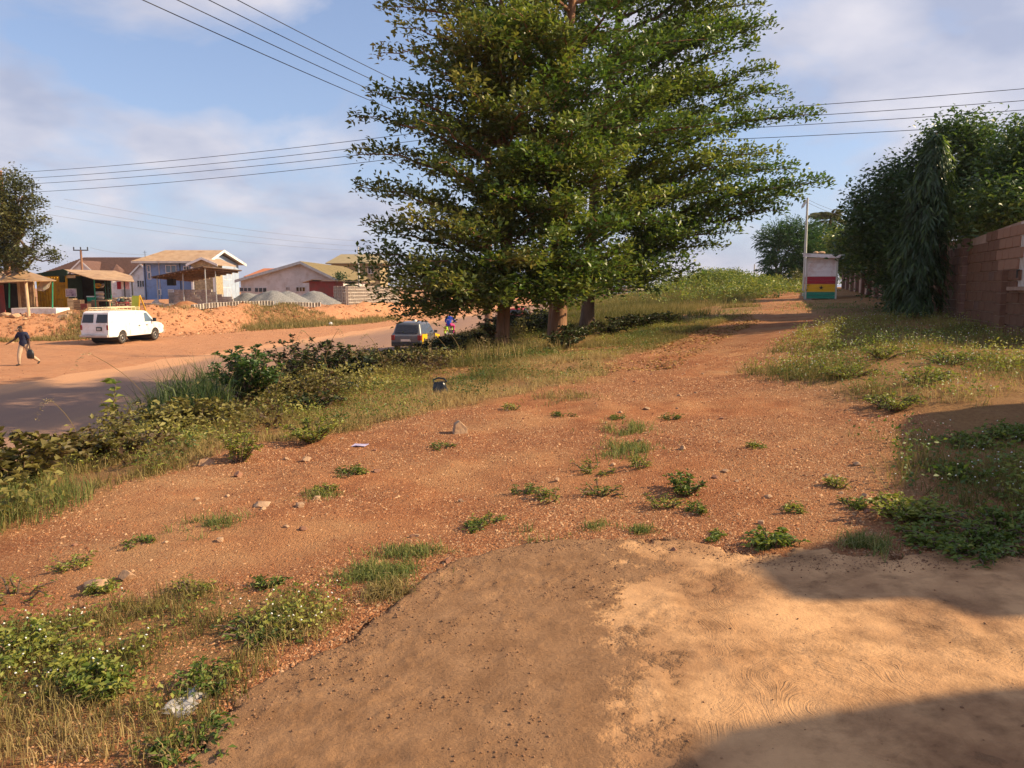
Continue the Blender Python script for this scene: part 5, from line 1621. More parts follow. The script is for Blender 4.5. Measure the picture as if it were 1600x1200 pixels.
for (y_, z_) in ((Y0 - .8, zE), (Y1 + .9, zE)):
    m_ = MB(); m_.prism([(rx1 + .005, y_, z_ - .28), (rx1 + .005, 103.5, zR - .28), (rx1 + .005, 103.5, zR + .06), (rx1 + .005, y_, z_ + .06)], (.06, 0, 0)); part(bh, m_, 'bargeboard', M_WHITE, parent=r_)
m_ = MB(); m_.bx(rx0, rx1 - .1, Y0 - .86, Y0 - .81, zE - .24, zE + .02); part(bh, m_, 'fascia', M_OFFWHITE, parent=r_)
m_ = MB(); m_.bx(rx0 - .06, rx0 - .01, Y0 - .8, Y1 + .9, zE - .24, zE + .02); part(bh, m_, 'fascia', M_OFFWHITE, parent=r_)
# stone-clad gabled bay
sy = 97.0; sx0, sx1 = px(300, sy), px(338, sy)
se, sr = vz(412, sy), vz(402.5, sy)
m_ = MB(); xm = (sx0 + sx1) / 2
m_.prism([(sx0, sy, -.2), (sx1, sy, -.2), (sx1, sy, se), (xm, sy, sr - .2), (sx0, sy, se)], (0, 2.2, 0)); part(bh, m_, 'stone_bay', M_STONECLAD)
r2 = gable_roof(bh, sx0 - .45, sx1 + .45, sy - .5, 103, se - .1, sr, M_TANROOF, 'y', name='bay_roof')
for (xa, za) in ((sx0 - .45, se - .1), (sx1 + .45, se - .1)):
    m_ = MB(); m_.prism([(xa, sy - .5, za - .25), (xm, sy - .5, sr - .25), (xm, sy - .5, sr + .05), (xa, sy - .5, za + .05)], (0, -.06, 0)); part(bh, m_, 'bargeboard', M_WHITE, parent=r2)
for u_ in (302, 336):
    m_ = MB(); xx = px(u_, sy); m_.bx(xx - .14, xx + .14, sy - .3, sy - .02, -.2, se - .4); part(bh, m_, 'porch_column', M_WHITE)


def win_px(root, u0, u1, v0, v1, y, ax='y', **k):
    x0_, x1_ = px(u0, y), px(u1, y); z0_, z1_ = vz(v1, y), vz(v0, y)
    return window(root, ((x0_ + x1_) / 2, y, (z0_ + z1_) / 2), x1_ - x0_, z1_ - z0_, ax, **k)


win_px(bh, 260, 277, 414, 426.5, Y0); win_px(bh, 231, 236.6, 414.5, 425, Y0, n_pane=1); win_px(bh, 231.5, 237, 425.5, 436.5, Y0, n_pane=1)
win_px(bh, 246, 251.5, 452, 461, Y0, n_pane=1); win_px(bh, 288, 297, 416, 422, Y0, gm=M_GLASSD); win_px(bh, 262, 271, 452, 462, Y0, n_pane=1, gm=M_OFFWHITE)
for (y0_, z0_, z1_) in ((106.6, 2.7, 3.9), (106.2, .3, 1.7)):
    window(bh, (bx1 + .02, y0_, (z0_ + z1_) / 2), 3.0, z1_ - z0_, 'x', gm=M_GLASSD)
for u_ in (249.5, 282, 227):
    m_ = MB(); xx = px(u_, Y0 - .08); m_.tube([(xx, Y0 - .06, -.2), (xx, Y0 - .06, zE - .2)], .05, 6); part(bh, m_, 'drain_pipe', M_OFFWHITE if u_ == 249.5 else M_IRON)
for y_ in (109.5, 100.6):
    m_ = MB(); m_.tube([(bx1 + .06, y_, -.2), (bx1 + .06, y_, zE - .2)], .05, 6); part(bh, m_, 'drain_pipe', M_IRON)
m_ = MB(); m_.tube([(px(229, 100), 100, zE), (px(229, 100), 100, zE + 1.4)], .03, 5); m_.box((px(229, 100), 100, zE + 1.2), (.5, .03, .03)); m_.box((px(229, 100), 100, zE + .95), (.35, .03, .03)); part(bh, m_, 'aerial', M_IRON)

# white-walled gabled house
WY = 96.0
wh = thing('gabled_house', 'wide pale grey gabled house with a tan ribbed roof behind the stone chipping heaps', 'house', (-26, 102, -.1))
wx0, wx1 = px(372, WY), px(529, WY); wxr = px(472, WY)
we, wr = vz(437, WY), vz(408.5, WY)
m_ = MB(); m_.prism([(wx0 + .3, WY, -.3), (wx1 - .3, WY, -.3), (wx1 - .3, WY, we), (wxr, WY, wr - .18), (wx0 + .3, WY, we)], (0, 20, 0)); part(wh, m_, 'wall', M_GREYPL)
r_ = gable_roof(wh, wx0 - .2, wx1 + .2, WY - .6, 120.5, we - .05, wr, M_OLIVEROOF, 'y', xr=wxr, th=.1)
roof_ribs(wh, r_, [(wx1 + .2, WY - .6, we - .05), (wx1 + .2, 120.5, we - .05), (wxr, 120.5, wr), (wxr, WY - .6, wr)], 34, M_OLIVEROOF, .035)
for xa in (wx0 - .2, wx1 + .2):
    m_ = MB(); m_.prism([(xa, WY - .6, we - .38), (wxr, WY - .6, wr - .32), (wxr, WY - .6, wr + .02), (xa, WY - .6, we - .03)], (0, -.06, 0)); part(wh, m_, 'bargeboard', M_STEEL, parent=r_)
for (u0, u1, v0, v1) in ((374, 393, 449, 456), (397, 417, 449, 457), (446, 453, 448, 454), (462, 477, 448, 456)):
    win_px(wh, u0, u1, v0, v1, WY, fm=M_GREYPL, gm=M_GLASSD, n_pane=3)

# brown-tiled bungalow
BY = 112.0
bg_ = thing('brown_roofed_house', 'long white house with a dark brown tiled roof behind the roadside shops', 'house', (-60, 116, -.1))
hx0, hx1 = px(70, BY), px(226, BY)
he, hr = vz(429, BY), vz(402, 118)
m_ = MB(); m_.bx(hx0, hx1, BY, BY + 10, -.3, he); part(bg_, m_, 'wall', M_OFFWHITE)
r_ = gable_roof(bg_, hx0 - .6, hx1 + .5, BY - .6, BY + 10.6, he, hr, M_BROWNROOF, 'x', hip0=3.2, yr=118)
tl = MB()
for i in range(1, 16):
    t = i / 16
    p0 = Vector((hx0 - .6 + 3.2 * t, BY - .6 + (118 - BY + .6) * t, he + (hr - he) * t)); p1 = Vector((hx1 + .5, p0.y, p0.z))
    tl.tube([p0 + Vector((0, -.02, .03)), p1 + Vector((0, -.02, .03))], .035, 4, cap=False)
o = part(bg_, tl, 'tile_courses', M_BROWNROOF, parent=r_); o['kind'] = 'stuff'
for (uc, hw, vp, vb) in ((129, 17, 408, 424), (222, 20, 413, 433)):
    gy = BY - 1.2; xc, w_ = px(uc, gy), hw * gy / 1200; zp, zb_ = vz(vp, gy), vz(vb, gy)
    m_ = MB(); m_.prism([(xc - w_, gy, -.2), (xc + w_, gy, -.2), (xc + w_, gy, zb_), (xc, gy, zp), (xc - w_, gy, zb_)], (0, 1.6, 0)); part(bg_, m_, 'front_gable', M_WHITE)
    rr = gable_roof(bg_, xc - w_ - .25, xc + w_ + .25, gy - .3, BY + 4, zb_ - .12, zp + .12, M_BROWNROOF, 'y', th=.1, name='gable_roof')
    for sgn in (-1, 1):
        m_ = MB(); m_.prism([(xc + sgn * (w_ + .25), gy - .3, zb_ - .34), (xc, gy - .3, zp - .12), (xc, gy - .3, zp + .15), (xc + sgn * (w_ + .25), gy - .3, zb_ - .08)], (0, -.06, 0)); part(bg_, m_, 'bargeboard', M_WHITE, parent=rr)
win_px(bg_, 214, 226, 438, 449, BY - 1.22, n_pane=3, gm=M_GLASSD); win_px(bg_, 168, 178, 437, 447, BY, n_pane=2, gm=M_GLASSD)
tx, ty = px(177, BY - .5), BY - .5
m_ = MB(); tz0, tz1 = vz(428, ty), vz(412, ty); R8 = 1.7
ring = [(tx + R8 * math.cos(a), ty + 1.2 + R8 * math.sin(a), tz0) for a in [i * math.pi / 4 for i in range(8)]]
for i in range(8): m_.add([ring[i], ring[(i + 1) % 8], (tx, ty + 1.2, tz1)], [(0, 1, 2)])
m_.add(ring, [tuple(range(8))]); part(bg_, m_, 'turret_roof', M_BROWNROOF)
m_ = MB(); m_.lathe([(1.45, -.2), (1.45, tz0 - .0)], 8, (tx, ty + 1.2, 0)); part(bg_, m_, 'turret_wall', M_WHITE)

# houses farther back
th_ = thing('tan_roofed_house', 'far house with a tan hipped roof rising behind the pale gabled house', 'house', (px(538, 128), 131, 0))
a0, a1, zz0, zz1 = px(509, 128), px(600, 128), vz(411, 128), vz(396, 130)
gable_roof(th_, a0, a1, 128, 138, zz0, zz1, M_OLIVEROOF, 'x', hip0=px(530, 131) - a0, hip1=2.2)
m_ = MB(); m_.bx(a0 + .8, a1 - .8, 128.8, 137.2, -.2, zz0); part(th_, m_, 'wall', M_OLIVEROOF); win_px(th_, 575, 585, 418, 428, 128.78, gm=M_GLASSD)
oh = thing('orange_roofed_house', 'distant house with an orange tiled roof between the blue and the pale gabled houses', 'house', (px(402, 125), 128, 0))
a0, a1 = px(381, 125), px(440, 125)
gable_roof(oh, a0, a1, 125, 133, vz(432, 125), vz(419, 128), M_ORANGEROOF, 'x', hip0=2.0, hip1=1.5)
m_ = MB(); m_.bx(a0 + .5, a1 - .5, 125.6, 132.4, -.2, vz(432, 125)); part(oh, m_, 'wall', M_PINKPL); win_px(oh, 386, 394, 436, 441, 125.58, gm=M_GLASSD)
# dark red shed
rs = thing('red_shed', 'low dark red metal shed with a pale sheet roof beside the pale block stack', 'shed', (px(505, 87), 88, -.1))
m_ = MB(); m_.bx(px(483, 87), px(524, 87), 87, 91, -.3, vz(439.5, 87)); part(rs, m_, 'wall', M_REDSHED)
m_ = MB(); m_.prism([(px(475, 87), 86.3, vz(441, 87)), (px(490, 87), 86.3, vz(436.5, 87)), (px(570, 87), 86.3, vz(440, 87)), (px(570, 87), 91.4, vz(440, 87)), (px(490, 87), 91.4, vz(436.5, 87)), (px(475, 87), 91.4, vz(441, 87))], (0, 0, -.07)); part(rs, m_, 'roof', M_TANROOF)

# ---- open shed with a tilted flat roof
ps = thing('open_shed', 'open-sided shed with a dark tilted flat roof over the block stack', 'shed', (px(305, 74), 74, -.1))
c4 = [P(317.5, 417.5, 68), P(378, 423.5, 76), P(300, 439, 83), P(236, 433.5, 75)]
m_ = MB(); m_.prism([p + Vector((0, 0, .09)) for p in c4], (0, 0, -.09)); rf_ = part(ps, m_, 'roof', M_DARKWOOD)
for i in range(9):
    t = (i + .3) / 9; p0 = c4[3].lerp(c4[0], t); p1 = c4[2].lerp(c4[1], t)
    m_ = MB(); m_.prism([p0 + Vector((-.05, 0, -.005)), p1 + Vector((-.05, 0, -.005)), p1 + Vector((.05, 0, -.005)), p0 + Vector((.05, 0, -.005))], (0, 0, -.12)); part(ps, m_, 'rafter', M_PLANK, parent=rf_)
for (u, y_) in ((245.5, 75.2), (286, 72.5), (321, 69), (337, 72)):
    xx = px(u, y_)
    # height of the roof above this post
    n_ = (c4[1] - c4[0]).cross(c4[3] - c4[0]); zt = c4[0].z - (n_.x * (xx - c4[0].x) + n_.y * (y_ - c4[0].y)) / n_.z - .01
    m_ = MB(); m_.tube([(xx, y_, gz(xx, y_) - .3), (xx, y_, zt)], .055, 8); part(ps, m_, 'post', M_STEEL, smooth=True)
m_ = MB(); m_.box(P(268, 441, 76), (.65, .6, .65)); part(ps, m_, 'hanging_speaker_box', M_BLACK)
m_ = MB(); m_.bx(px(262, 75), px(272, 75), 75, 75.5, -.2, vz(457, 75)); part(ps, m_, 'low_block_pier', M_BLOCK)


# ---- stacked sandcrete blocks, each one by itself
def hollow_block(l, w, h, m, name='concrete_block'):
    """block standing on its bed, two open cells seen in the face"""
    b = MB(); t = .035
    b.bx(-l / 2, l / 2, -w / 2 + .18, w / 2, 0, h)
    b.bx(-l / 2, l / 2, -w / 2, -w / 2 + .18, 0, t); b.bx(-l / 2, l / 2, -w / 2, -w / 2 + .18, h - t, h)
    for x_ in (-l / 2, -t / 2, l / 2 - t): b.bx(x_, x_ + t, -w / 2, -w / 2 + .18, t, h - t)
    return b.mesh(name, m)


def solid_block(l, w, h, m):
    b = MB(); b.box((0, 0, h / 2), (l, w, h)); return b.mesh('concrete_block', m, bevel=.012)


bm1 = solid_block(.49, .24, .215, M_BLOCK)
sy_ = 73.0; gsh = 'grey blocks stacked under the open shed'
sx_ = px(271, sy_); zg = gz(px(300, sy_), sy_) - .03
hts = [8, 8, 8, 8, 8, 8, 8, 7, 6, 5, 5]
for c in range(11):
    for r_ in range(hts[c]):
        o = bpy.data.objects.new('concrete_block', bm1); COL.objects.link(o)
        o.location = (sx_ + c * .5 + .25 + (.10 if r_ % 2 else 0) + rng.uniform(-.02, .02), sy_ + rng.uniform(-.05, .05), zg + r_ * .22)
        o.rotation_euler = (0, 0, rng.uniform(-.06, .06))
        tag(o, 'grey solid concrete block in the stack under the open shed roof', 'block', gsh)
bm2 = hollow_block(.40, .42, .34, M_BLOCKL)
gst = 'pale blocks stacked beside the red shed'
oa, ob = Vector((px(541, 81), 81, 0)), Vector((px(622, 92.5), 92.5, 0)); dr_ = (ob - oa).normalized(); ang = math.atan2(dr_.y, dr_.x); zst = gz(oa.x, oa.y)
cells = [(oa + dr_ * (.2 + c * .415), ang) for c in range(int((ob - oa).length / .415))] + [(oa + Vector((-.24 - .44 * c, .06 + .03 * c, 0)), 0.0) for c in range(3)]
for (q0, an) in cells:
    for r_ in range(6):
        q = q0 + Vector((rng.uniform(-.03, .03), rng.uniform(-.03, .03), 0))
        o = bpy.data.objects.new('concrete_block', bm2); COL.objects.link(o)
        o.location = (q.x, q.y, zst - .1 + r_ * .345)
        o.rotation_euler = (0, 0, an + rng.uniform(-.05, .05))
        tag(o, 'pale hollow concrete block in the long stack right of the red shed', 'block', gst)
bm3 = hollow_block(.25, .40, .42, M_BLOCKL)
gro = 'pale blocks set out in a row on top of the embankment'
for i in range(44):
    u = 300 + i * 4.6
    if 425 < u < 440: continue
    y_ = col_y(u, 4.9); q = Vector((px(u, y_), y_, 0))
    o = bpy.data.objects.new('concrete_block', bm3); COL.objects.link(o)
    o.location = (q.x, q.y, float(g(q.x, q.y, False)) + .02); o.rotation_euler = (0, 0, rng.uniform(-.08, .08) + .12)
    tag(o, 'pale hollow concrete block standing in the long row along the embankment top', 'block', gro)
bm4 = solid_block(.5, .2, .2, M_BLOCK); gl = 'grey blocks lying left of the open shed'
for i in range(15):
    q = Vector((px(229 + i * 4.9, 67), 67 + rng.uniform(-.1, .1), 0))
    for r_ in range(2):
        o = bpy.data.objects.new('concrete_block', bm4); COL.objects.link(o); o.location = (q.x + .1 * r_, q.y, gz(q.x, q.y) + .03 + .205 * r_); o.rotation_euler = (0, 0, rng.uniform(-.1, .1))
        tag(o, 'grey concrete block in the low row left of the open shed', 'block', gl)


def heap(name, label, u, vtop, ru, y, m, cat, group=None, oval=1.0):
    x0 = px(u, y); R_ = ru * y / 1200; zb_ = gz(x0, y) - .1; h = vz(vtop, y) - zb_
    n = 40
    root_loc = (x0, y, zb_)
    rr = np.linspace(0, 1, 18); aa = np.linspace(0, 2 * math.pi, n, endpoint=False)
    RR, AA = np.meshgrid(rr, aa, indexing='ij')
    X = RR * R_ * np.cos(AA); Yy = RR * R_ * .8 * np.sin(AA) * oval
    Zh = h * np.clip(1 - RR * (0.86 + .28 * fbm(np.cos(AA) * 2 + u, np.sin(AA) * 2, 1, 3, 131)), 0, 1) ** .92 + (fbm(X + u, Yy, 1.2, 4, 133) - .5) * .3 * (RR < .97)
    Zh = np.where(RR < .3, Zh - h * .13 * (1 - RR / .3) ** 1.5, Zh)
    V = np.stack([X, Yy, Zh], -1).reshape(-1, 3)
    id_ = np.arange(18 * n).reshape(18, n); F = np.stack([id_[:-1], np.roll(id_[:-1], -1, 1), np.roll(id_[1:], -1, 1), id_[1:]], -1).reshape(-1, 4)
    o = np_mesh(name, V, F, m, smooth=True, n=4); o.location = root_loc
    return tag(o, label, cat, group)


gg = 'heaps of grey stone chippings'
heap('gravel_heap', 'leftmost low heap of grey-green stone chippings beside the blue house', 388, 453, 42, 77, M_CHIP, 'heap', gg)
heap('gravel_heap', 'tallest pointed heap of grey stone chippings', 424, 449, 46, 76, M_CHIP, 'heap', gg)
heap('gravel_heap', 'heap of grey stone chippings leaning on the right of the tallest one', 448, 451, 40, 78, M_CHIP, 'heap', gg)
heap('gravel_heap', 'broad flat-topped heap of grey chippings in front of the red shed', 490, 451, 44, 81, M_CHIP, 'heap', gg)
heap('rubble_heap', 'low heap of pale rubble left of the open shed', 242, 466, 12, 72, M_BLOCKL, 'heap')
heap('soil_heap', 'brown spoil heap on top of the embankment in front of the shed', 290, 468, 46, 63.5, M_GROUND, 'heap')

# ---- roadside shops on the left
sh = thing('shop_shack', 'open shop shack with a tan tin roof, pale posts and a white plinth', 'shop', (px(40, 56), 56, gz(px(40, 56), 56)))
fz = gz(px(50, 55), 55)
m_ = MB(); m_.prism([P(-70, 420, 61), P(38, 422, 61), P(88, 438, 55), P(45, 439, 54), P(-70, 438, 54.2)], (0, 0, -.05)); rr = part(sh, m_, 'roof', M_TIN)
m_ = MB(); m_.prism([P(-70, 434.5, 54.3), P(40, 437, 54.3), P(47, 438.8, 53.2), P(-70, 443.5, 53)], (0, 0, -.05)); part(sh, m_, 'awning', M_TIN)
m_ = MB(); m_.bx(px(-70, 59), px(52, 59), 59, 59.15, -.3, vz(428, 59)); part(sh, m_, 'back_wall', M_PLANK)
m_ = MB(); m_.bx(px(5, 57), px(25, 57), 57, 57.1, fz + .1, vz(443, 57)); part(sh, m_, 'doorway_shade', M_DARK)  # dark panel painted as the shade in the door opening
for i in range(6):
    m_ = MB(); u0 = 26 + i * 4.2; m_.bx(px(u0, 57), px(u0 + 4, 57), 57 + .02 * (i % 2), 57.08 + .02 * (i % 2), fz + .1, vz(440, 57)); part(sh, m_, 'plank', M_PLANK if i % 3 else M_WOOD)
m_ = MB(); m_.bx(px(-30, 56), px(4, 56), 56, 56.1, fz, vz(446, 56)); part(sh, m_, 'side_wall', M_REDSHED)
m_ = MB(); m_.bx(px(14, 54.6), px(84.5, 54.6), 54.6, 57, fz - .25, vz(481.5, 54.6)); part(sh, m_, 'plinth', M_WHITE, bevel=.02)
p0 = Vector((px(41.5, 52.6), 52.6, gz(px(41.5, 52.6), 52.6) - .2)); m_ = MB(); m_.tube([p0, P(40, 438, 53.6)], .10, 8); part(sh, m_, 'post', M_WOOD, smooth=True)
for (u, v0, v1, y_) in ((14.5, 481, 442, 54.9), (82, 481, 438, 55.2)):
    m_ = MB(); m_.tube([P(u, v0, y_), P(u, v1, y_)], .05, 8); part(sh, m_, 'post', M_GREENP, smooth=True)
bn = MB()
g0 = [P(63, 439, 55.6), P(80, 438.5, 55.6), P(76, 450, 55.3), P(68, 455, 55.2), P(57, 454, 55.4)]
bn.prism(g0, (0, .02, .0)); m_ = bn; bo = m_.build('banner', mat('faded_banner_cloth', (0.50, 0.42, 0.30), (0.66, 0.58, 0.46), 1.6, 0.85, dirt=(0.20, 0.28, 0.22)))
tag(bo, 'faded cloth banner hanging askew from the shop roof edge', 'banner')
# yellow container
CY = 60.0; cx0, cx1 = px(56, CY), px(104, CY); cz0, cz1 = gz(px(80, CY), CY), vz(429.5, CY)
cn = thing('shipping_container', 'yellow corrugated container with a dark green top edge between the two shops', 'container', ((cx0 + cx1) / 2, CY, cz0))
m_ = MB(); m_.bx(cx0, cx1, CY + .06, CY + 6, cz0, cz1); part(cn, m_, 'shell', M_YELLOW)
nrib = 11
for i in range(nrib):
    t = (i + .5) / nrib; xx = cx0 + (cx1 - cx0) * t; w_ = (cx1 - cx0) / nrib
    m_ = MB(); m_.prism([(xx - w_ * .36, CY + .06, cz0 + .12), (xx - w_ * .2, CY, cz0 + .12), (xx + w_ * .2, CY, cz0 + .12), (xx + w_ * .36, CY + .06, cz0 + .12)], (0, 0, cz1 - cz0 - .3)); part(cn, m_, 'rib', M_YELLOW)
m_ = MB(); m_.bx(cx0 - .05, cx1 + .03, CY - .04, CY + .055, cz0, cz0 + .11); m_.bx(cx1 - .06, cx1 + .03, CY - .035, CY + .05, cz0 + .11, cz1 - .18); part(cn, m_, 'frame_rail', M_YELLOW)
m_ = MB(); m_.prism([P(52, 428, 59.8), P(98, 420.5, 59.8), P(104.5, 423, 59.8), P(104.5, 431, 59.8), P(56, 432, 59.8)], (0, .1, 0)); part(cn, m_, 'top_fascia', M_DKGREEN)
m_ = MB(); m_.bx(px(92.5, 59.8), px(100, 59.8), 59.82, 59.95, vz(441, 59.8), vz(430, 59.8)); part(cn, m_, 'vent_hatch', M_DKGREEN)
# open shop with a tin roof
os_ = thing('open_shop', 'dark open-fronted shop under a sloping tan tin roof behind the white van', 'shop', (px(150, 59), 59, gz(px(150, 59), 59)))
m_ = MB(); m_.prism([P(97, 420.8, 61), P(180, 423, 63), P(206, 431, 61.5), P(210, 440, 57), P(147, 436, 57)], (0, 0, -.05)); part(os_, m_, 'roof', M_TIN)
m_ = MB(); m_.bx(px(105, 62), px(172, 62), 62, 62.15, -.3, vz(428, 62)); part(os_, m_, 'back_wall', M_DARK)  # wall coloured near-black for the shade inside the shop
m_ = MB(); m_.bx(px(104.6, 60), px(106, 60), 60.1, 61.95, -.3, vz(431, 60)); part(os_, m_, 'side_wall', M_DKGREEN)
m_ = MB(); m_.bx(px(104.8, 59), px(118, 59), 58.95, 59.05, vz(434.5, 59), vz(430.5, 59)); part(os_, m_, 'sign_board', M_TIN)
for (u, y_, v1, m) in ((147, 57.3, 436.5, M_GREENP), (168, 57.8, 437, M_DKGREEN), (206, 57.3, 439, M_IRON), (194, 57.3, 438.5, M_IRON)):
    m_ = MB(); m_.tube([(px(u, y_), y_, gz(px(u, y_), y_) - .2), P(u, v1, y_)], .05, 8); part(os_, m_, 'post', m, smooth=True)
m_ = MB(); m_.bx(px(148, 58.2), px(173, 58.2), 57.6, 58.6, vz(470.5, 58), vz(468.5, 58)); t_ = part(os_, m_, 'counter', M_WOOD)
for u in (149, 172):
    m_ = MB(); m_.bx(px(u, 58) - .04, px(u, 58) + .04, 57.7, 57.8, gz(px(u, 58), 58) - .1, vz(470.5, 58) - .003); part(os_, m_, 'counter_leg', M_WOOD, parent=t_)


def at_px(u, v, y): return P(u, v, y)


q = P(108.5, 452, 57.5)
pk = thing('poster_board', 'small purple and white picture board standing before the dark shop', 'sign', (q.x, 57.5, gz(q.x, 57.5)))
m_ = MB(); m_.bx(px(101, 57.5), px(118, 57.5), 57.5, 57.56, vz(464, 57.5), vz(451, 57.5)); part(pk, m_, 'frame', M_OFFWHITE)
m_ = MB(); m_.bx(px(102, 57.5), px(117, 57.5), 57.485, 57.51, vz(463, 57.5), vz(452, 57.5)); part(pk, m_, 'picture', mat('printed_picture', (0.10, 0.05, 0.10), (0.50, 0.40, 0.50), 3.5, 0.5))
for u in (104, 115):
    m_ = MB(); m_.bx(px(u, 57.5) - .025, px(u, 57.5) + .025, 57.57, 57.62, gz(q.x, 57.5) - .1, vz(458, 57.5)); part(pk, m_, 'leg', M_WOOD)
for (u0, u1, v0, v1, m, lb) in ((107, 116, 466, 481, M_WOOD, 'pale wooden crate left of the counter, tallest of the three'), (116, 127, 468, 482, M_PLANK, 'brown wooden crate in the middle before the dark shop'), (127, 137, 474, 483, M_REDSHED, 'low reddish crate closest to the white van')):
    y_ = 56.6; z0_ = gz(px(u0, y_), y_); r0 = thing('crate', lb, 'crate', (px((u0 + u1) / 2, y_), y_, z0_), 0, 'crates before the open shop')
    w_ = px(u1, y_) - px(u0, y_); h_ = vz(v0, y_) - z0_
    for k in range(4):
        m_ = MB(); m_.box((0, -.3, h_ * (k + .5) / 4), (w_, .03, h_ / 4 - .03)); m_.build('slat', m, r0)
    m_ = MB(); m_.box((0, 0, h_ / 2), (w_ - .04, .56, h_ - .04)); m_.build('box', M_DARKWOOD if m is not M_WOOD else M_PLANK, r0)
q = P(143, 466, 57.8)
cl = thing('cool_box', 'green cool box with a white lid on the shop counter end', 'cool box', (q.x, 57.8, vz(471, 57.8)))
m_ = MB(); m_.box((0, 0, .16), (.48, .35, .32), taper=-.06); m_.build('body', mat('green_plastic', (0.0, 0.26, 0.14), (0.0, 0.32, 0.18), 3, 0.5), cl, bevel=.02)
m_ = MB(); m_.box((0, 0, .365), (.54, .40, .08)); m_.build('lid', M_WHITE, cl, bevel=.02)
m_ = MB(); m_.bx(px(137, 57.8), px(149, 57.8), 57.5, 58.1, gz(q.x, 57.8) - .1, vz(471, 57.8) - .003); tag(m_.build('stand', M_PLANK), 'rough brown box stand holding the green cool box', 'stand')
pt = P(156.5, 468.3, 58.1); M_ALU = mat('aluminium_pot', (0.55, 0.54, 0.52), (0.7, 0.69, 0.67), 3, 0.3, metal=0.8)
for (dz, lb) in ((0, 'lower of two big aluminium pots on the shop counter'), (.30, 'upper aluminium pot resting in the lower one')):
    m_ = MB(); m_.lathe([(.22, 0), (.30, .10), (.31, .18), (.24, .28), (.29, .32), (.27, .32), (.22, .27)], 20)
    o = m_.build('cooking_pot', M_ALU, smooth=True); o.location = (pt.x, pt.y, pt.z + dz); tag(o, lb, 'pot', 'aluminium pots on the counter')
m_ = MB(); m_.lathe([(.10, 0), (.22, .10), (.27, .22), (.25, .22), (.2, .11), (.08, .03)], 20); o = m_.build('bowl', M_KYEL, smooth=True); o.location = P(153, 449.5, 58.0); o.rotation_euler = (.5, .25, 0)
tag(o, 'yellow enamel bowl hanging above the aluminium pots', 'bowl')
m_ = MB(); m_.lathe([(.10, 0), (.2, .08), (.25, .18), (.23, .18), (.18, .09), (.08, .03)], 20); o = m_.build('bowl', M_STEEL, smooth=True); o.location = P(160, 449, 58.1); o.rotation_euler = (.5, -.2, 0)
tag(o, 'grey bowl hanging beside the yellow one', 'bowl')
r0 = thing('display_rack', 'tall dark green rack at the right of the shop counter', 'rack', (px(166, 58.6), 58.6, gz(px(166, 58.6), 58.6)))
for k in range(5):
    m_ = MB(); m_.box((0, 0, .35 + k * .4), (.42, .4, .05)); m_.build('shelf', M_DKGREEN, r0)
for sx2 in (-.2, .2):
    m_ = MB(); m_.box((sx2, .18, 1.0), (.04, .04, 2.1)); m_.build('upright', M_GREENP, r0)
M_SACK = mat('cream_sacks', (0.52, 0.40, 0.24), (0.68, 0.56, 0.37), 3, 0.9, 0.4, 12)
sk = MB()
for ring_ in (0,): pass
prs = []
for t, k in ((-1, .35), (-.92, .8), (-.5, 1), (0, 1.03), (.5, 1), (.92, .8), (1, .35)):
    prs.append([(t * .3, .2 * k * math.cos(a), .085 + .085 * k * math.sin(a)) for a in [i * math.pi / 4 + math.pi / 8 for i in range(8)]])
sk.loft(prs); sk_me = sk.mesh('sack', M_SACK, smooth=True)
for c in range(5):
    for r_ in range(5 if c else 4):
        o = bpy.data.objects.new('sack', sk_me); COL.objects.link(o); y_ = 57.4
        xx = px(175, y_) + c * .33 * .98 + (.12 if r_ % 2 else 0)
        o.location = (xx, y_, gz(xx, y_) + .02 + r_ * .175); o.rotation_euler = (0, 0, rng.uniform(-.2, .2)); o.scale = (.58, 1, 1)
        tag(o, 'cream filled sack in the stack at the right end of the open shop', 'sack', 'sacks stacked by the shop')
for i, (u, c, lb) in enumerate(((186, M_KRED, 'red cloth hanging on the rail at the right end of the shop'), (191, M_WHITE, 'white cloth hanging on the shop rail between red and pink'), (198, mat('pink_cloth', (0.55, 0.32, 0.38), (0.65, 0.42, 0.47), 3, 0.8), 'pink cloth hanging on the shop rail'))):
    cw = []
    for k in range(7):
        cw.append((px(u, 57.9) - .18 + .06 * k, 57.9 + .03 * (k % 2)))
    m_ = MB()
    for k in range(6):
        (xa, ya), (xb, yb_) = cw[k], cw[k + 1]
        m_.prism([(xa, ya, vz(440, 57.9)), (xb, yb_, vz(440, 57.9)), (xb, yb_, vz(452, 57.9) + .03 * (k % 2)), (xa, ya, vz(452, 57.9))], (0, .012, 0))
    o = m_.build('hanging_cloth', c); tag(o, lb, 'cloth', 'cloths hanging in the shop')
r0 = thing('stool_table', 'small red-legged table in front of the cream sacks', 'table', (px(189, 56.6), 56.6, gz(px(189, 56.6), 56.6)))
m_ = MB(); m_.box((0, 0, .62), (.8, .4, .04)); m_.build('table_top', M_KRED, r0)
for a_ in (-.36, .36):
    for b2 in (-.16, .16):
        m_ = MB(); m_.box((a_, b2, .3), (.04, .04, .6)); m_.build('leg', M_KRED, r0)
for i, (u, m, lb) in enumerate(((184, M_GLASSB, 'pale blue bundle on the red-legged table'), (189, M_DKGREEN, 'dark green bundle on the red-legged table'))):
    m_ = MB(); m_.lathe([(.02, 0), (.14, .02), (.17, .12), (.12, .24), (.03, .28)], 12); o = m_.build('bundle', m, smooth=True); o.location = (px(u, 56.6), 56.6, gz(px(189, 56.6), 56.6) + .642); tag(o, lb, 'bundle')
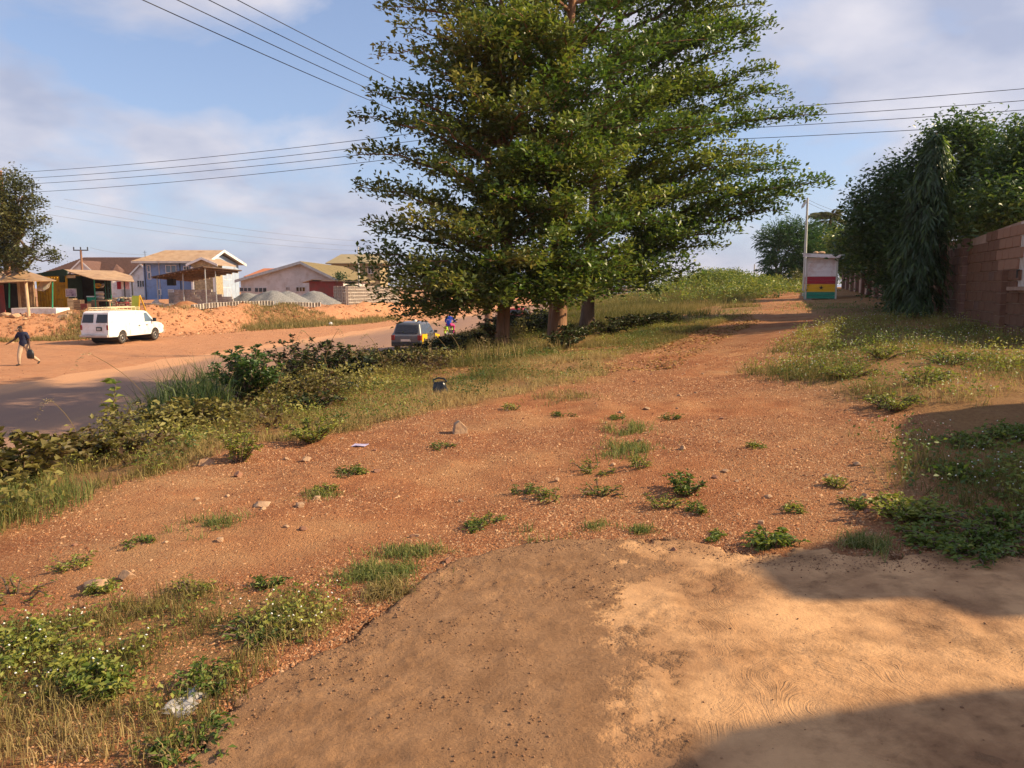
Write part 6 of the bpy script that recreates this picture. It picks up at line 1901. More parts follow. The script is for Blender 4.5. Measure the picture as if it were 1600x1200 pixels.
# A-frame board
q = P(216, 486, 55.5)
af = thing('a_frame_sign', 'yellow-framed folding sign board standing just behind the van roof', 'sign', (q.x, 55.5, gz(q.x, 55.5)))
zt_, zb_ = vz(462, 55.5) - af.location.z, -.05
m_ = MB(); m_.prism([(-.38, -.3, zb_), (.10, -.3, zb_), (.10, 0, zt_), (-.38, 0, zt_)], (0, .03, 0)); m_.build('board', mat('lime_sign_paint', (0.30, 0.33, 0.03), (0.38, 0.42, 0.05), 2, 0.6), af)
for x0_, x1_ in ((.12, .16), (-.42, .42 - .82)):
    pass
m_ = MB(); m_.prism([(.11, -.32, zb_), (.19, -.32, zb_), (.19, 0.02, zt_ + .04), (.11, 0.02, zt_ + .04)], (0, .05, 0)); m_.build('leg', M_KYEL, af)
m_ = MB(); m_.prism([(.46, .25, zb_), (.53, .25, zb_), (.19, .04, zt_ + .04), (.11, .04, zt_ + .04)], (0, .05, 0)); m_.build('leg', M_KYEL, af)


# ---- poles and overhead wires
def pole(name, label, x, y, ztop, r_, m, arms=(), group=None):
    z0_ = gz(x, y); o = thing(name, label, 'pole', (x, y, z0_), 0, group)
    m_ = MB(); m_.tube([(0, 0, -.5), (0, 0, (ztop - z0_) * .5), (0, 0, ztop - z0_)], [r_ * 1.2, r_, r_ * .8], 10); m_.build('shaft', m, o, smooth=True)
    for (zc2, w_, ang_) in arms:
        m_ = MB(); m_.box((0, 0, zc2 - z0_), (w_, .1, .1), rz=ang_); a_ = m_.build('crossarm', M_IRON, o)
        for s in (-.46, 0, .46):
            m_ = MB(); m_.lathe([(.03, 0), (.07, .08), (.05, .12), (.07, .2), (.03, .28)], 8, (s * w_ * math.cos(ang_), s * w_ * math.sin(ang_), zc2 - z0_ + .053)); m_.build('insulator', M_IRON, a_)
    return o


pole('utility_pole', 'small far pole with a crossarm in front of the brown-tiled roof', px(129.5, 78), 78, vz(390.5, 78), .12, M_POLEW, [(vz(391, 78), 1.5, 0)])
pole('utility_pole', 'brown wooden pole standing behind the leftmost tall trunks', px(763, 37.5), 37.5, 9.35, .17, M_POLEW)
pole('utility_pole', 'thin pole beside the squat spiky palm', px(561, 94), 94, vz(386, 94), .09, M_POLEG)
pole('utility_pole', 'wire pole mostly hidden by the olive-green tree behind the shops', px(14, 57.5), 57.5, 10.1, .16, M_POLEW)
for (u, y_, v) in ((1178, 75, 413), (1182, 95, 420), (1189, 110, 424)):
    pole('utility_pole', {1178: 'tallest of the three thin poles beyond the mound', 1182: 'middle of the three thin poles beyond the mound', 1189: 'shortest of the three thin poles beyond the mound'}[u], px(u, y_), y_, vz(v, y_), .07, M_POLEG)


def wire(label, a, b_, sag, r_, m=None, group=None, n=24):
    a, b_ = Vector(a), Vector(b_)
    pts = [a.lerp(b_, t / n) - Vector((0, 0, sag * 4 * (t / n) * (1 - t / n))) for t in range(n + 1)]
    mb = MB(); mb.tube([p - a for p in pts], r_, 5, cap=False)
    o = mb.build('overhead_wire', m or M_WIRE, smooth='all'); o.location = a
    return tag(o, label, 'wire', group)


P0 = Vector((px(763, 37.5), 37.5, 0))
nth = ['topmost', 'second from the top', 'third from the top', 'lowest']
for i in range(4):
    z = 9.3 - .36 * i
    wire(f'{nth[i]} of four wires from the upper left into the tall trees', (P0.x, P0.y, z), (-14.6, 0.4, z + .30), .42, .012, group='wires from the upper left')
    wire(f'{nth[i]} of four wires crossing the sky left of the trees', (P0.x, P0.y, z), (px(14, 57.5), 57.5, (9.9, 9.45, 9.05, 8.45)[i]), .28, .015, group='wires left of the trees')
    wire(f'{nth[i]} of four wires running right from the tall trees', (P0.x, P0.y, z), (32, 27.5, (9.75, 9.25, 8.9, 8.3)[i]), .30, .013, group='wires right of the trees')
for i, (ua, va, ub, vb) in enumerate(((100, 311, 565, 377), (85, 322, 565, 385), (75, 335, 565, 392))):
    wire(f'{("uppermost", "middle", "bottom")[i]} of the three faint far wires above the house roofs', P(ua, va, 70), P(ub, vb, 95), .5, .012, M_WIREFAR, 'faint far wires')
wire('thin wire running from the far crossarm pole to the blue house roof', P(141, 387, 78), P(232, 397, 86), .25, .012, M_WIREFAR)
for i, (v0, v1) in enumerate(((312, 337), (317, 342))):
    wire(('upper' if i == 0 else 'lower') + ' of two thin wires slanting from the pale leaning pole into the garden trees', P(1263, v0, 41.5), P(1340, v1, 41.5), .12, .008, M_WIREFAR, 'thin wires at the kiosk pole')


# ---- the town in the distance
def simple_house(name, label, u0, u1, v0, v1, y, m, rm, cat='building', wins=2, depth=6, roof_h=.5):
    x0_, x1_ = px(u0, y), px(u1, y); zt_ = vz(v0, y); z0_ = vz(v1, y)
    o = thing(name, label, cat, ((x0_ + x1_) / 2, y, z0_))
    m_ = MB(); m_.bx(x0_, x1_, y, y + depth, z0_ - 1.5, zt_); part(o, m_, 'wall', m)
    gable_roof(o, x0_ - .4, x1_ + .4, y - .4, y + depth + .4, zt_, zt_ + roof_h, rm, 'x')
    for i in range(wins):
        t = (i + .5) / wins; xc = x0_ + (x1_ - x0_) * t; h_ = zt_ - z0_
        window(o, (xc, y, z0_ + h_ * .55), (x1_ - x0_) / wins * .45, h_ * .4, 'y', gm=M_GLASSD)
    return o


gk = simple_house('roadside_store', 'dark brown roadside store seen past the right tall trunk', 951, 979, 452, 471, 92, M_DARKWOOD, M_TANROOF, wins=1, depth=3, roof_h=.2)
m_ = MB(); y_ = 91.5; m_.bx(px(980, y_), px(994, y_), y_, y_ + 2.5, vz(470, y_), vz(454, y_)); o = part(gk, m_, 'glazed_porch', M_GLASSB)
m_ = MB(); c_ = P(986, 454, y_); m_.prism([(c_.x + .75 * math.cos(a), y_ - .2, c_.z + .55 * math.sin(a)) for a in [math.pi * k / 8 for k in range(9)]], (0, 2.8, 0)); part(gk, m_, 'arched_awning', M_WOOD)
simple_house('far_building', 'distant tan building with a flat roof beyond the roadside store', 996, 1027, 453, 460, 190, M_TIN, M_TANROOF, wins=4)
simple_house('far_building', 'distant red-roofed building at the left edge of the mound', 1050, 1073, 454.5, 459, 210, M_PINKPL, M_REDSHED, wins=3)
simple_house('far_building', 'distant pinkish two-storey building behind the right tall trunk', 925, 950, 443, 462, 150, M_PINKPL, M_TANROOF, wins=3)
simple_house('far_building', 'distant whitish building seen under the boughs between the trunks', 838, 862, 446, 462, 140, M_OFFWHITE, M_TANROOF, wins=2)
simple_house('far_building', 'distant low grey building between the tan and red-roofed ones', 1028, 1050, 456, 460, 230, M_BLOCK, M_STEEL, wins=3)
simple_house('far_building', 'distant brown building in the haze left of the slender trunks', 735, 760, 448, 463, 160, M_PLANK, M_TANROOF, wins=2)
o = heap('rubble_heap', 'low grey rubble heap beyond the green verge', 1000, 460, 26, 85, M_BLOCK, 'heap')
q = G(945, 482); m_ = MB(); m_.box((0, 0, .45), (.75, .6, 1.2), taper=.08); o = m_.build('block_pier', M_TIN, bevel=.02); o.location = (px(945, 74), 74, vz(482, 74)); tag(o, 'orange earthen pier standing by the dirt road beyond the trunks', 'pier')


def pylon(label, u, v0, v1, y):
    x0_ = px(u, y); z0_ = vz(v1, y); h = vz(v0, y) - z0_
    o = thing('pylon', label, 'pylon', (x0_, y, z0_), 0, 'distant pylons')
    m_ = MB(); w_ = h * .13
    for sx3 in (-1, 1):
        for sy3 in (-1, 1):
            m_.tube([(sx3 * w_, sy3 * w_, -1), (sx3 * w_ * .35, sy3 * w_ * .35, h * .55), (0, 0, h)], h * .018, 4)
    for k in range(5):
        z = h * k / 6; ww = w_ * (1 - .65 * k / 3.3) if k < 4 else w_ * .3
        m_.tube([(-ww, -ww, z), (ww * .85, -ww, z + h / 6)], h * .01, 4); m_.tube([(ww, -ww, z), (-ww * .85, -ww, z + h / 6)], h * .01, 4)
    m_.build('lattice', M_WIREFAR, o)
    for z, l in ((.6, .30), (.75, .36), (.9, .22)):
        m_ = MB(); m_.box((0, 0, h * z), (l * h, h * .03, h * .03)); m_.build('arm', M_WIREFAR, o)


pylon('tallest faint lattice pylon on the horizon left of the mound', 1040, 437, 455, 700)
pylon('smaller faint lattice pylon just right of the tallest one', 1049, 440, 455, 900)
pole('lamp_mast', 'faint lamp mast on the horizon left of the pylons', px(1026, 400), 400, vz(436, 400), .35, M_WIREFAR)
# ------------------------------------------------------------------ vehicles
M_VANW = mat('white_van_paint', (0.76, 0.75, 0.73), (0.82, 0.81, 0.79), 1.2, 0.35, dirt=(0.62, 0.52, 0.44), dirt_scale=.8, spec=.5)
M_TYRE = mat('dusty_tyre', (0.03, 0.025, 0.022), (0.085, 0.06, 0.045), 5, 0.9)
M_RIM = mat('steel_rim', (0.42, 0.41, 0.39), (0.58, 0.56, 0.53), 5, 0.4, metal=.5)
M_BUMP = mat('dull_bumper', (0.38, 0.34, 0.31), (0.50, 0.45, 0.41), 2, 0.5, metal=.3)
M_TAIL = mat('red_tail_lamp', (0.20, 0.012, 0.012), (0.26, 0.02, 0.018), 3, 0.25)
M_HEADL = mat('clear_lamp', (0.6, 0.6, 0.58), (0.72, 0.72, 0.70), 3, 0.15)
M_SEAM = mat('door_gap', (0.05, 0.045, 0.04), (0.07, 0.06, 0.055), 3, 0.8)
M_RACK = mat('cream_rack_paint', (0.62, 0.50, 0.30), (0.72, 0.60, 0.38), 3, 0.6)
M_CARGREY = mat('dark_grey_car_paint', (0.060, 0.068, 0.085), (0.085, 0.095, 0.115), 1.5, 0.3, dirt=(0.16, 0.12, 0.10), dirt_scale=1.2, spec=.6)
M_TAXIYEL = mat('taxi_yellow_paint', (0.72, 0.42, 0.01), (0.80, 0.48, 0.015), 2, 0.35)
M_CARRED = mat('red_car_paint', (0.32, 0.02, 0.02), (0.40, 0.03, 0.03), 2, 0.35)
M_CARBLUE = mat('pale_blue_car_paint', (0.30, 0.35, 0.42), (0.38, 0.43, 0.50), 2, 0.35)
M_BLACKPL = mat('black_plastic', (0.014, 0.014, 0.015), (0.03, 0.03, 0.032), 4, 0.35)


def arch_outline(pts, arches, z_bot):
    """side outline, forward = +x, running along the sill with wheel arches cut up into it"""
    low = []
    for (cx3, r_) in sorted(arches):
        for k in range(11):
            a = math.pi - math.pi * k / 10
            low.append((cx3 + r_ * math.cos(a), z_bot + max(0, r_ * math.sin(a))))
    return low + pts


def body_from_outline(outline, half_w, lean, edge=.07):
    """sweeps a side outline across the width; lean(z) pulls the sides in towards the roof"""
    n = len(outline); cx3 = sum(p[0] for p in outline) / n; cz3 = sum(p[1] for p in outline) / n
    mb = MB(); rings = []
    for s, k in ((-1, 1), (-.965, 0), (.965, 0), (1, 1)):
        ring = []
        for i, (x, z) in enumerate(outline):
            x2 = x - (x - cx3) * .018 * k; z2 = z - (z - cz3) * .03 * k
            ring.append((x2, s * (half_w - lean(z)), z2))
        rings.append(ring)
    mb.loft(rings)
    return mb


def wheel(parent, x, y, r_, w, name='wheel'):
    s = 1 if y > 0 else -1
    t = MB(); t.lathe([(r_ * .62, -w / 2), (r_ * .92, -w / 2), (r_, -w * .32), (r_, w * .32), (r_ * .92, w / 2), (r_ * .62, w / 2)], 24, (x, y, r_), 'Y', cap=False)
    wo = t.build(name, M_TYRE, parent, smooth=True)
    m = MB(); m.lathe([(r_ * .63, -w * .4), (r_ * .63, w * .4), (r_ * .56, w * .46), (r_ * .5, w * .30), (r_ * .2, w * .26), (r_ * .16, w * .42), (.01, w * .43)] if s > 0 else [(.01, -w * .43), (r_ * .16, -w * .42), (r_ * .2, -w * .26), (r_ * .5, -w * .30), (r_ * .56, -w * .46), (r_ * .63, -w * .4), (r_ * .63, w * .4)], 20, (x, y, r_), 'Y')
    for k in range(8):
        a = k * math.pi / 4; m.box((x + r_ * .36 * math.cos(a), y + s * w * .30, r_ + r_ * .36 * math.sin(a)), (.05, .02, .05))
    m.build('rim', M_RIM, wo, smooth=True)
    return wo


# ---- white cargo van
vx = P(183, 530, 43)
vh = R(9.0)                                      # heading, clockwise from +Y
van = thing('cargo_van', 'white cargo van with a cream roof rack parked on the orange roadside, seen from behind', 'van', (-24.2, 48, gz(-24.2, 48) + .02), math.pi / 2 - vh)
van.scale = (.95, .95, .95)
lean_v = lambda z: .015 + .10 * max(0, (z - 1.0) / 1.05) ** 1.4 + (.05 if z < .5 else 0)
ol = arch_outline([(2.72, .46), (2.80, .62), (2.78, .98), (2.62, 1.13), (1.92, 1.28), (1.18, 1.93), (.95, 2.01), (0, 2.06), (-2.4, 2.06), (-2.62, 1.98), (-2.80, 1.30), (-2.84, .9), (-2.84, .46)], [(1.86, .43), (-1.55, .43)], .44)
b_ = body_from_outline(ol, 1.0, lean_v); b_.build('body', M_VANW, van, smooth=30)
m_ = MB()
for x_ in (1.86, -1.55): m_.lathe([(.40, -.95), (.42, -.95), (.42, .95), (.40, .95)], 20, (x_, 0, .44), 'Y')
m_.bx(-2.6, 2.6, -.8, .8, .40, .62); m_.build('underbody', M_IRON, van)
for x_ in (1.86, -1.55):
    for s in (-1, 1): wheel(van, x_, s * .86, .37, .23)


def rear_x(z): return -2.84 if z < .9 else -2.84 + (z - .9) * .1 if z < 1.3 else -2.80 + (z - 1.3) * .18 / .68


for s in (-1, 1):                                # rear doors with dark windows
    m_ = MB(); y0_, y1_ = (.03, .86) if s > 0 else (-.86, -.03)
    wq = [(rear_x(1.38) - .03, y0_ + .07 * (s > 0) , 1.36), (rear_x(1.38) - .03, y1_ - .07 * (s < 0), 1.36), (rear_x(1.92) - .012, y1_ - .09 * (s < 0) - .03 * (s > 0), 1.88), (rear_x(1.92) - .012, y0_ + .09 * (s > 0) + .03 * (s < 0), 1.88)]
    dq = [(rear_x(.62) - .015, y0_, .62), (rear_x(.62) - .015, y1_, .62), (rear_x(1.3) - .015, y1_, 1.30), (rear_x(1.3) - .015, y0_, 1.30)]
    m_.prism(dq, (.03, 0, 0)); dd = m_.build('rear_door', M_VANW, van, bevel=.01)
    m_ = MB(); m_.prism(wq, (.02, 0, 0)); m_.build('window', M_GLASSD, dd)
    m_ = MB(); m_.bx(-2.875, -2.84, s * .90 - .055, s * .90 + .055, .92, 1.22); m_.build('tail_lamp', M_TAIL, van, bevel=.01)
m_ = MB(); m_.bx(-2.885, -2.85, -.52, -.14, .86, 1.10); lp = m_.build('plate_holder', M_BLACKPL, van)
m_ = MB(); m_.bx(-2.892, -2.884, -.46, -.20, .90, 1.04); m_.build('number_plate', M_STEEL, lp)
m_ = MB(); m_.bx(-3.0, -2.80, -.96, .96, .46, .60); m_.build('rear_bumper', M_BUMP, van, bevel=.03)
m_ = MB(); m_.bx(2.74, 2.92, -.95, .95, .44, .66); m_.build('front_bumper', M_BUMP, van, bevel=.03)
m_ = MB(); m_.prism([(1.96, -.78, 1.30), (1.96, .78, 1.30), (1.24, .70, 1.92), (1.24, -.70, 1.92)], (.012, 0, .014)); m_.build('windscreen', M_GLASSD, van)
for s in (-1, 1):
    yw = lambda z: s * (1.0 - lean_v(z) + .004)
    m_ = MB(); q = [(1.66, yw(1.30), 1.30), (.78, yw(1.30), 1.30), (.80, yw(1.88), 1.88), (1.06, yw(1.88), 1.88)]; m_.prism(q, (0, -s * .015, 0)); m_.build('side_window', M_GLASSB, van)
    m_ = MB()
    for xs_, z0_, z1_ in ((.72, .56, 1.92), (1.72, .6, 1.26), (-.02, .56, 1.92), (-.78, .56, 1.3)):
        m_.prism([(xs_, yw(z0_), z0_), (xs_ + .018, yw(z0_), z0_), (xs_ + .018, yw(z1_), z1_), (xs_, yw(z1_), z1_)], (0, -s * .01, 0))
    sm = m_.build('door_gap', M_SEAM, van); sm['kind'] = 'stuff'
    for xs_ in (.84, .06):
        m_ = MB(); m_.box((xs_ + .1, yw(1.08) + s * .012, 1.08), (.15, .03, .05)); m_.build('door_handle', M_BLACKPL, van)
    m_ = MB(); m_.box((1.55, s * 1.16, 1.40), (.12, .22, .26)); m_.tube([(1.5, s * .98, 1.34), (1.54, s * 1.1, 1.38)], .02, 5); m_.build('mirror', M_BLACKPL, van, bevel=.02)
    m_ = MB(); m_.bx(2.70, 2.80, s * .84 - .14, s * .84 + .10, .80, 1.0); m_.build('headlight', M_HEADL, van)
m_ = MB(); m_.bx(2.76, 2.815, -.55, .55, .70, .98); m_.build('grille', M_IRON, van)
rk = MB()
for s in (-1, 1):
    rk.tube([(-2.25, s * .78, 2.26), (.55, s * .78, 2.26)], .022, 6); rk.tube([(-2.25, s * .78, 2.14), (.55, s * .78, 2.14)], .018, 6)
rk.build('rack_rail', M_RACK, van)
for k in range(8):
    x_ = -2.25 + k * .4; m_ = MB(); m_.tube([(x_, -.78, 2.25), (x_, .78, 2.25)], .018, 6)
    for s in (-1, 1): m_.tube([(x_, s * .78, 2.05), (x_, s * .78, 2.26)], .018, 6)
    m_.build('rack_bar', M_RACK, van)
m_ = MB()
for s in (-.2, .2): m_.tube([(-2.2, s - .3, 2.30), (.5, s - .3, 2.30)], .022, 6)
for k in range(9): m_.tube([(-2.1 + k * .3, -.5, 2.30), (-2.1 + k * .3, -.1, 2.30)], .015, 5)
m_.build('rack_ladder', M_RACK, van)


# ---- hatchbacks
def hatch(name, label, loc, rz, paint, quarter=None, L=3.9, W=1.64, H=1.45, rack=False):
    car = thing(name, label, 'car', loc, rz)
    h = L / 2
    ol = arch_outline([(h - .06, .30), (h, .48), (h - .05, .66), (h - .28, .76), (.78, .90), (-h + .16, .96), (-h + .02, .84), (-h, .5), (-h + .03, .30)], [(1.22, .34), (-1.18, .34)], .28)
    b2 = body_from_outline(ol, W / 2, lambda z: .02 + .05 * max(0, z - .6)); b2.build('body', paint, car, smooth=30)
    # cabin: lower rail to roof
    def ring(z, x0, x1, hw, r_=.12):
        p = []
        for (sx3, sy3) in ((1, -1), (1, 1), (-1, 1), (-1, -1)):
            cxx, cyy = (x1 - r_ if sx3 > 0 else x0 + r_), sy3 * (hw - r_)
            a0 = {(1, -1): -90, (1, 1): 0, (-1, 1): 90, (-1, -1): 180}[(sx3, sy3)]
            for k in range(4):
                a = R(a0 + 30 * k); p.append((cxx + r_ * math.cos(a), cyy + r_ * math.sin(a), z))
        return p
    zb_, zt_ = .90, H
    g0 = ring(zb_, -h + .12, .92, W / 2 - .05); g1 = ring(H - .10, -h + .36, .22, W / 2 - .17); g2 = ring(H - .03, -h + .42, .12, W / 2 - .22); g3 = ring(H, -h + .60, -.05, W / 2 - .36)
    m_ = MB(); m_.loft([g0, g1]); m_.build('cabin', paint, car, smooth=30)
    m_ = MB(); m_.loft([[(x, y, z + .001) for x, y, z in g1], g2, g3]); m_.build('roof', paint, car, smooth=True)
    def lerp3(a, b3, t): return tuple(a[i] + (b3[i] - a[i]) * t for i in range(3))
    hw0, hw1 = W / 2 - .05, W / 2 - .17
    for s in (-1, 1):
        for (xa0, xb0, xa1, xb1) in ((-.02, .70, .0, .20), (-.92, -.10, -.86, -.08), (-1.50, -1.0, -1.34, -.94)):
            z0_, z1_ = .95, H - .13
            y0_, y1_ = s * (hw0 - (hw0 - hw1) * .09 + .004), s * (hw0 - (hw0 - hw1) * .95 + .004)
            m_ = MB(); m_.prism([(xa0, y0_, z0_), (xb0, y0_, z0_), (xb1, y1_, z1_), (xa1, y1_, z1_)], (0, -s * .01, 0)); m_.build('side_window', M_GLASSD, car)
        m_ = MB(); m_.box((.62, s * (W / 2 + .08), .96), (.10, .18, .14)); m_.build('mirror', paint, car, bevel=.02)
        m_ = MB(); m_.bx(-h - .015, -h + .20, s * (W / 2 - .12) - .10, s * (W / 2 - .12) + .085, .62, .88); m_.build('tail_lamp', M_TAIL, car, bevel=.01)
        m_ = MB(); m_.bx(h - .16, h + .01, s * (W / 2 - .22) - .14, s * (W / 2 - .22) + .12, .56, .72); m_.build('headlight', M_HEADL, car, bevel=.01)
        for x_ in (.55, -.3):
            m_ = MB(); m_.box((x_ - .3, s * (W / 2 - .018), .80), (.13, .03, .035)); m_.build('door_handle', M_BLACKPL, car)
        m_ = MB()
        for x_ in (.72, -.06, -.92): m_.bx(x_, x_ + .014, s * (W / 2 - .026) - .008, s * (W / 2 - .026) + .008, .34, .90)
        o = m_.build('door_gap', M_SEAM, car); o['kind'] = 'stuff'
        if quarter:
            yq = s * (W / 2 - .012)
            m_ = MB(); m_.prism([(-h + .16, yq, .40), (-1.55, yq, .40), (-1.52, yq, .62), (-1.18, yq + 0, .66), (-.86, yq, .62), (-.82, yq, .88), (-h + .22, yq, .93)], (0, s * .012, 0)); m_.build('yellow_quarter_panel', quarter, car)
            m_ = MB(); m_.prism([(1.62, yq, .36), (h - .18, yq, .36), (h - .2, yq, .70), (.8, yq, .84), (.8, yq, .62), (1.2, yq, .66)], (0, s * .012, 0)); m_.build('yellow_front_wing', quarter, car)
    for nm, xs0, xs1, m in (('rear_window', -h + .13, -h + .33, M_GLASSD),):
        m_ = MB(); m_.prism([(xs0 + .018, -hw0 + .16, .98), (xs0 + .018, hw0 - .16, .98), (xs1 - .004, hw1 - .10, H - .15), (xs1 - .004, -hw1 + .10, H - .15)], (-.03, 0, .012)); m_.build(nm, m, car)
    m_ = MB(); m_.prism([(.89, -hw0 + .1, .96), (.89, hw0 - .1, .96), (.28, hw1 - .06, H - .14), (.28, -hw1 + .06, H - .14)], (.03, 0, .02)); m_.build('windscreen', M_GLASSD, car)
    m_ = MB(); m_.bx(-h - .05, -h + .06, -W / 2 + .05, W / 2 - .05, .32, .52); m_.build('rear_bumper', M_BLACKPL, car, bevel=.03)
    m_ = MB(); m_.bx(-h - .06, -h - .03, -.26, .26, .56, .67); m_.build('number_plate', M_WHITE, car)
    for x_ in (1.22, -1.18):
        for s in (-1, 1): wheel(car, x_, s * (W / 2 - .1), .29, .17)
    return car


tq = P(651, 520, 41.5)
taxi = hatch('taxi_car', 'dark grey hatchback taxi with yellow rear quarters driving away behind the bank thicket', (tq.x, 41.5, ROAD_Z + .06), math.pi / 2 - R(9), M_CARGREY, M_TAXIYEL, L=4.0, H=1.52)
m_ = MB(); m_.lathe([(.02, 1.50), (.12, 1.51), (.10, 1.60), (.02, 1.63)], 12, (-.3, 0, .0)); m_.build('roof_light', M_WHITE, taxi, smooth=True)
hatch('red_car', 'small red car on the dirt road seen between the tall trunks', (px(812, 76), 76, gz(px(812, 76), 76) + .03), math.pi / 2 - R(12), M_CARRED)
hatch('pale_blue_car', 'pale blue car with red tail lamps half hidden by the right tall trunk', (px(911, 84), 84, gz(px(911, 84), 84) + .03), math.pi / 2 - R(20), M_CARBLUE)


# ------------------------------------------------------------------ people
def skin_body(name, chains, mats_, parent, lvl=2):
    """one continuous skinned figure. chains: list of [(point, radius, material index), ...]; the first point of a later chain may be the
    index of a joint already made"""
    V, E, RR, MI, names = [], [], [], [], {}
    for ch in chains:
        prev = None
        for it in ch:
            if isinstance(it, str): prev = names[it]; continue
            p, r_, mi, nm = it
            V.append(p); RR.append(r_); MI.append(mi); k = len(V) - 1
            if nm: names[nm] = k
            if prev is not None: E.append((prev, k))
            prev = k
    me = bpy.data.meshes.new(name); me.from_pydata(V, E, [])
    o = bpy.data.objects.new(name, me); COL.objects.link(o)
    sk_ = o.modifiers.new('s', 'SKIN'); sk_.use_smooth_shade = True
    for i, d in enumerate(me.skin_vertices[0].data):
        rr_ = RR[i]; d.radius = rr_ if isinstance(rr_, tuple) else (rr_, rr_); d.use_root = (i == 0)
    sd = o.modifiers.new('d', 'SUBSURF'); sd.levels = lvl; sd.render_levels = lvl
    dg = bpy.context.evaluated_depsgraph_get()
    me2 = bpy.data.meshes.new_from_object(o.evaluated_get(dg))
    bpy.data.objects.remove(o)
    me2.name = name
    me2.materials.clear()
    for m in mats_: me2.materials.append(m)
    # each face takes the clothing of the nearest bone
    A = np.array([V[a] for a, b3 in E]); B = np.array([V[b3] for a, b3 in E]); BM = np.array([MI[b3] for a, b3 in E])
    n = len(me2.polygons); C = np.empty(n * 3); me2.polygons.foreach_get('center', C); C = C.reshape(-1, 3)
    AB = B - A; t = np.clip(((C[:, None] - A) * AB).sum(-1) / np.maximum((AB * AB).sum(-1), 1e-9), 0, 1)
    d = np.linalg.norm(C[:, None] - (A + AB * t[..., None]), axis=-1) - np.array([(RR[b3] if not isinstance(RR[b3], tuple) else RR[b3][0]) for a, b3 in E]) * .6
    me2.polygons.foreach_set('material_index', BM[d.argmin(1)].astype(np.int32)); me2.polygons.foreach_set('use_smooth', np.ones(n, bool))
    return link_mesh(name, me2, parent)


M_SKIN = mat('brown_skin', (0.070, 0.033, 0.020), (0.10, 0.050, 0.030), 6, 0.5)
M_NAVY = mat('navy_polo', (0.012, 0.016, 0.045), (0.022, 0.027, 0.065), 8, 0.85, .3, 30)
M_KHAKI = mat('khaki_trousers', (0.42, 0.30, 0.20), (0.54, 0.40, 0.28), 5, 0.85, .3, 20)
M_SHOE = mat('dark_shoes', (0.03, 0.022, 0.018), (0.06, 0.045, 0.035), 6, 0.5)
M_HAIR = mat('black_hair', (0.008, 0.007, 0.006), (0.016, 0.014, 0.012), 40, 0.9)
M_EYE = mat('eye_white', (0.55, 0.52, 0.48), (0.62, 0.6, 0.56), 3, 0.3)
M_BLUEC = mat('bright_blue_cloth', (0.015, 0.05, 0.42), (0.025, 0.08, 0.55), 4, 0.8)
M_GREENV = mat('lime_paint', (0.30, 0.50, 0.02), (0.38, 0.60, 0.03), 4, 0.5)
M_PINK = mat('magenta_cloth', (0.42, 0.03, 0.16), (0.52, 0.05, 0.22), 4, 0.8)


def hand(pref, p, d, side):
    """palm, four unequal curled fingers and a thumb; d = direction the arm points"""
    p, d = Vector(p), Vector(d).normalized(); s, u_ = _frame(d); s = s * side
    ch = [[pref, (tuple(p + d * .05), .026, 0, pref + 'p'), (tuple(p + d * .085), .024, 0, pref + 'k')]]
    for i, L in enumerate((.062, .07, .066, .05)):
        off = s * (.022 * (i - 1.5) / 1.5)
        a = p + d * .10 + off; b3 = a + d * L * .5 + u_ * .006; c3 = b3 + d * L * .4 + u_ * .022
        ch.append([pref + 'k', (tuple(a), .0095, 0, None), (tuple(b3), .0085, 0, None), (tuple(c3), .007, 0, None)])
    a = p + d * .05 + s * .035; ch.append([pref + 'p', (tuple(a), .011, 0, None), (tuple(a + d * .035 + s * .012 + u_ * .01), .009, 0, None)])
    return ch


def face_bits(root, hc, f, r_=.1, hair=True):
    """eyes, brows and hair as children; f = unit vector the face looks along"""
    f = Vector((f[0], f[1], 0)).normalized(); s = Vector((-f.y, f.x, 0)); hc = Vector(hc)
    if hair:
        h = MB(); rings = []
        for z, k in ((.02, 1.0), (.05, .99), (.08, .86), (.105, .6), (.12, .2)):
            ring = []
            for i in range(16):
                a = 2 * math.pi * i / 16; dv = f * math.cos(a) + s * math.sin(a)
                front = max(0, math.cos(a))
                zz = z + .035 * front * (z < .06)
                ring.append(tuple(hc + dv * (r_ * .97 * k + (-.012 * front if z < .06 else 0)) + Vector((0, 0, zz))))
            rings.append(ring)
        h.loft(rings); h.build('hair', M_HAIR, root, smooth=True)
    for sg in (-1, 1):
        e = MB(); c = hc + f * (r_ * .88) + s * sg * .034 + Vector((0, 0, .012)); e.lathe([(.002, -.009), (.011, -.005), (.013, 0), (.011, .005), (.002, .009)], 10, c); eo = e.build('eye', M_EYE, root, smooth=True)
        e = MB(); e.lathe([(.001, -.004), (.005, -.002), (.006, 0), (.005, .002), (.001, .004)], 8, c + f * .009); e.build('pupil', M_BLACK, eo)


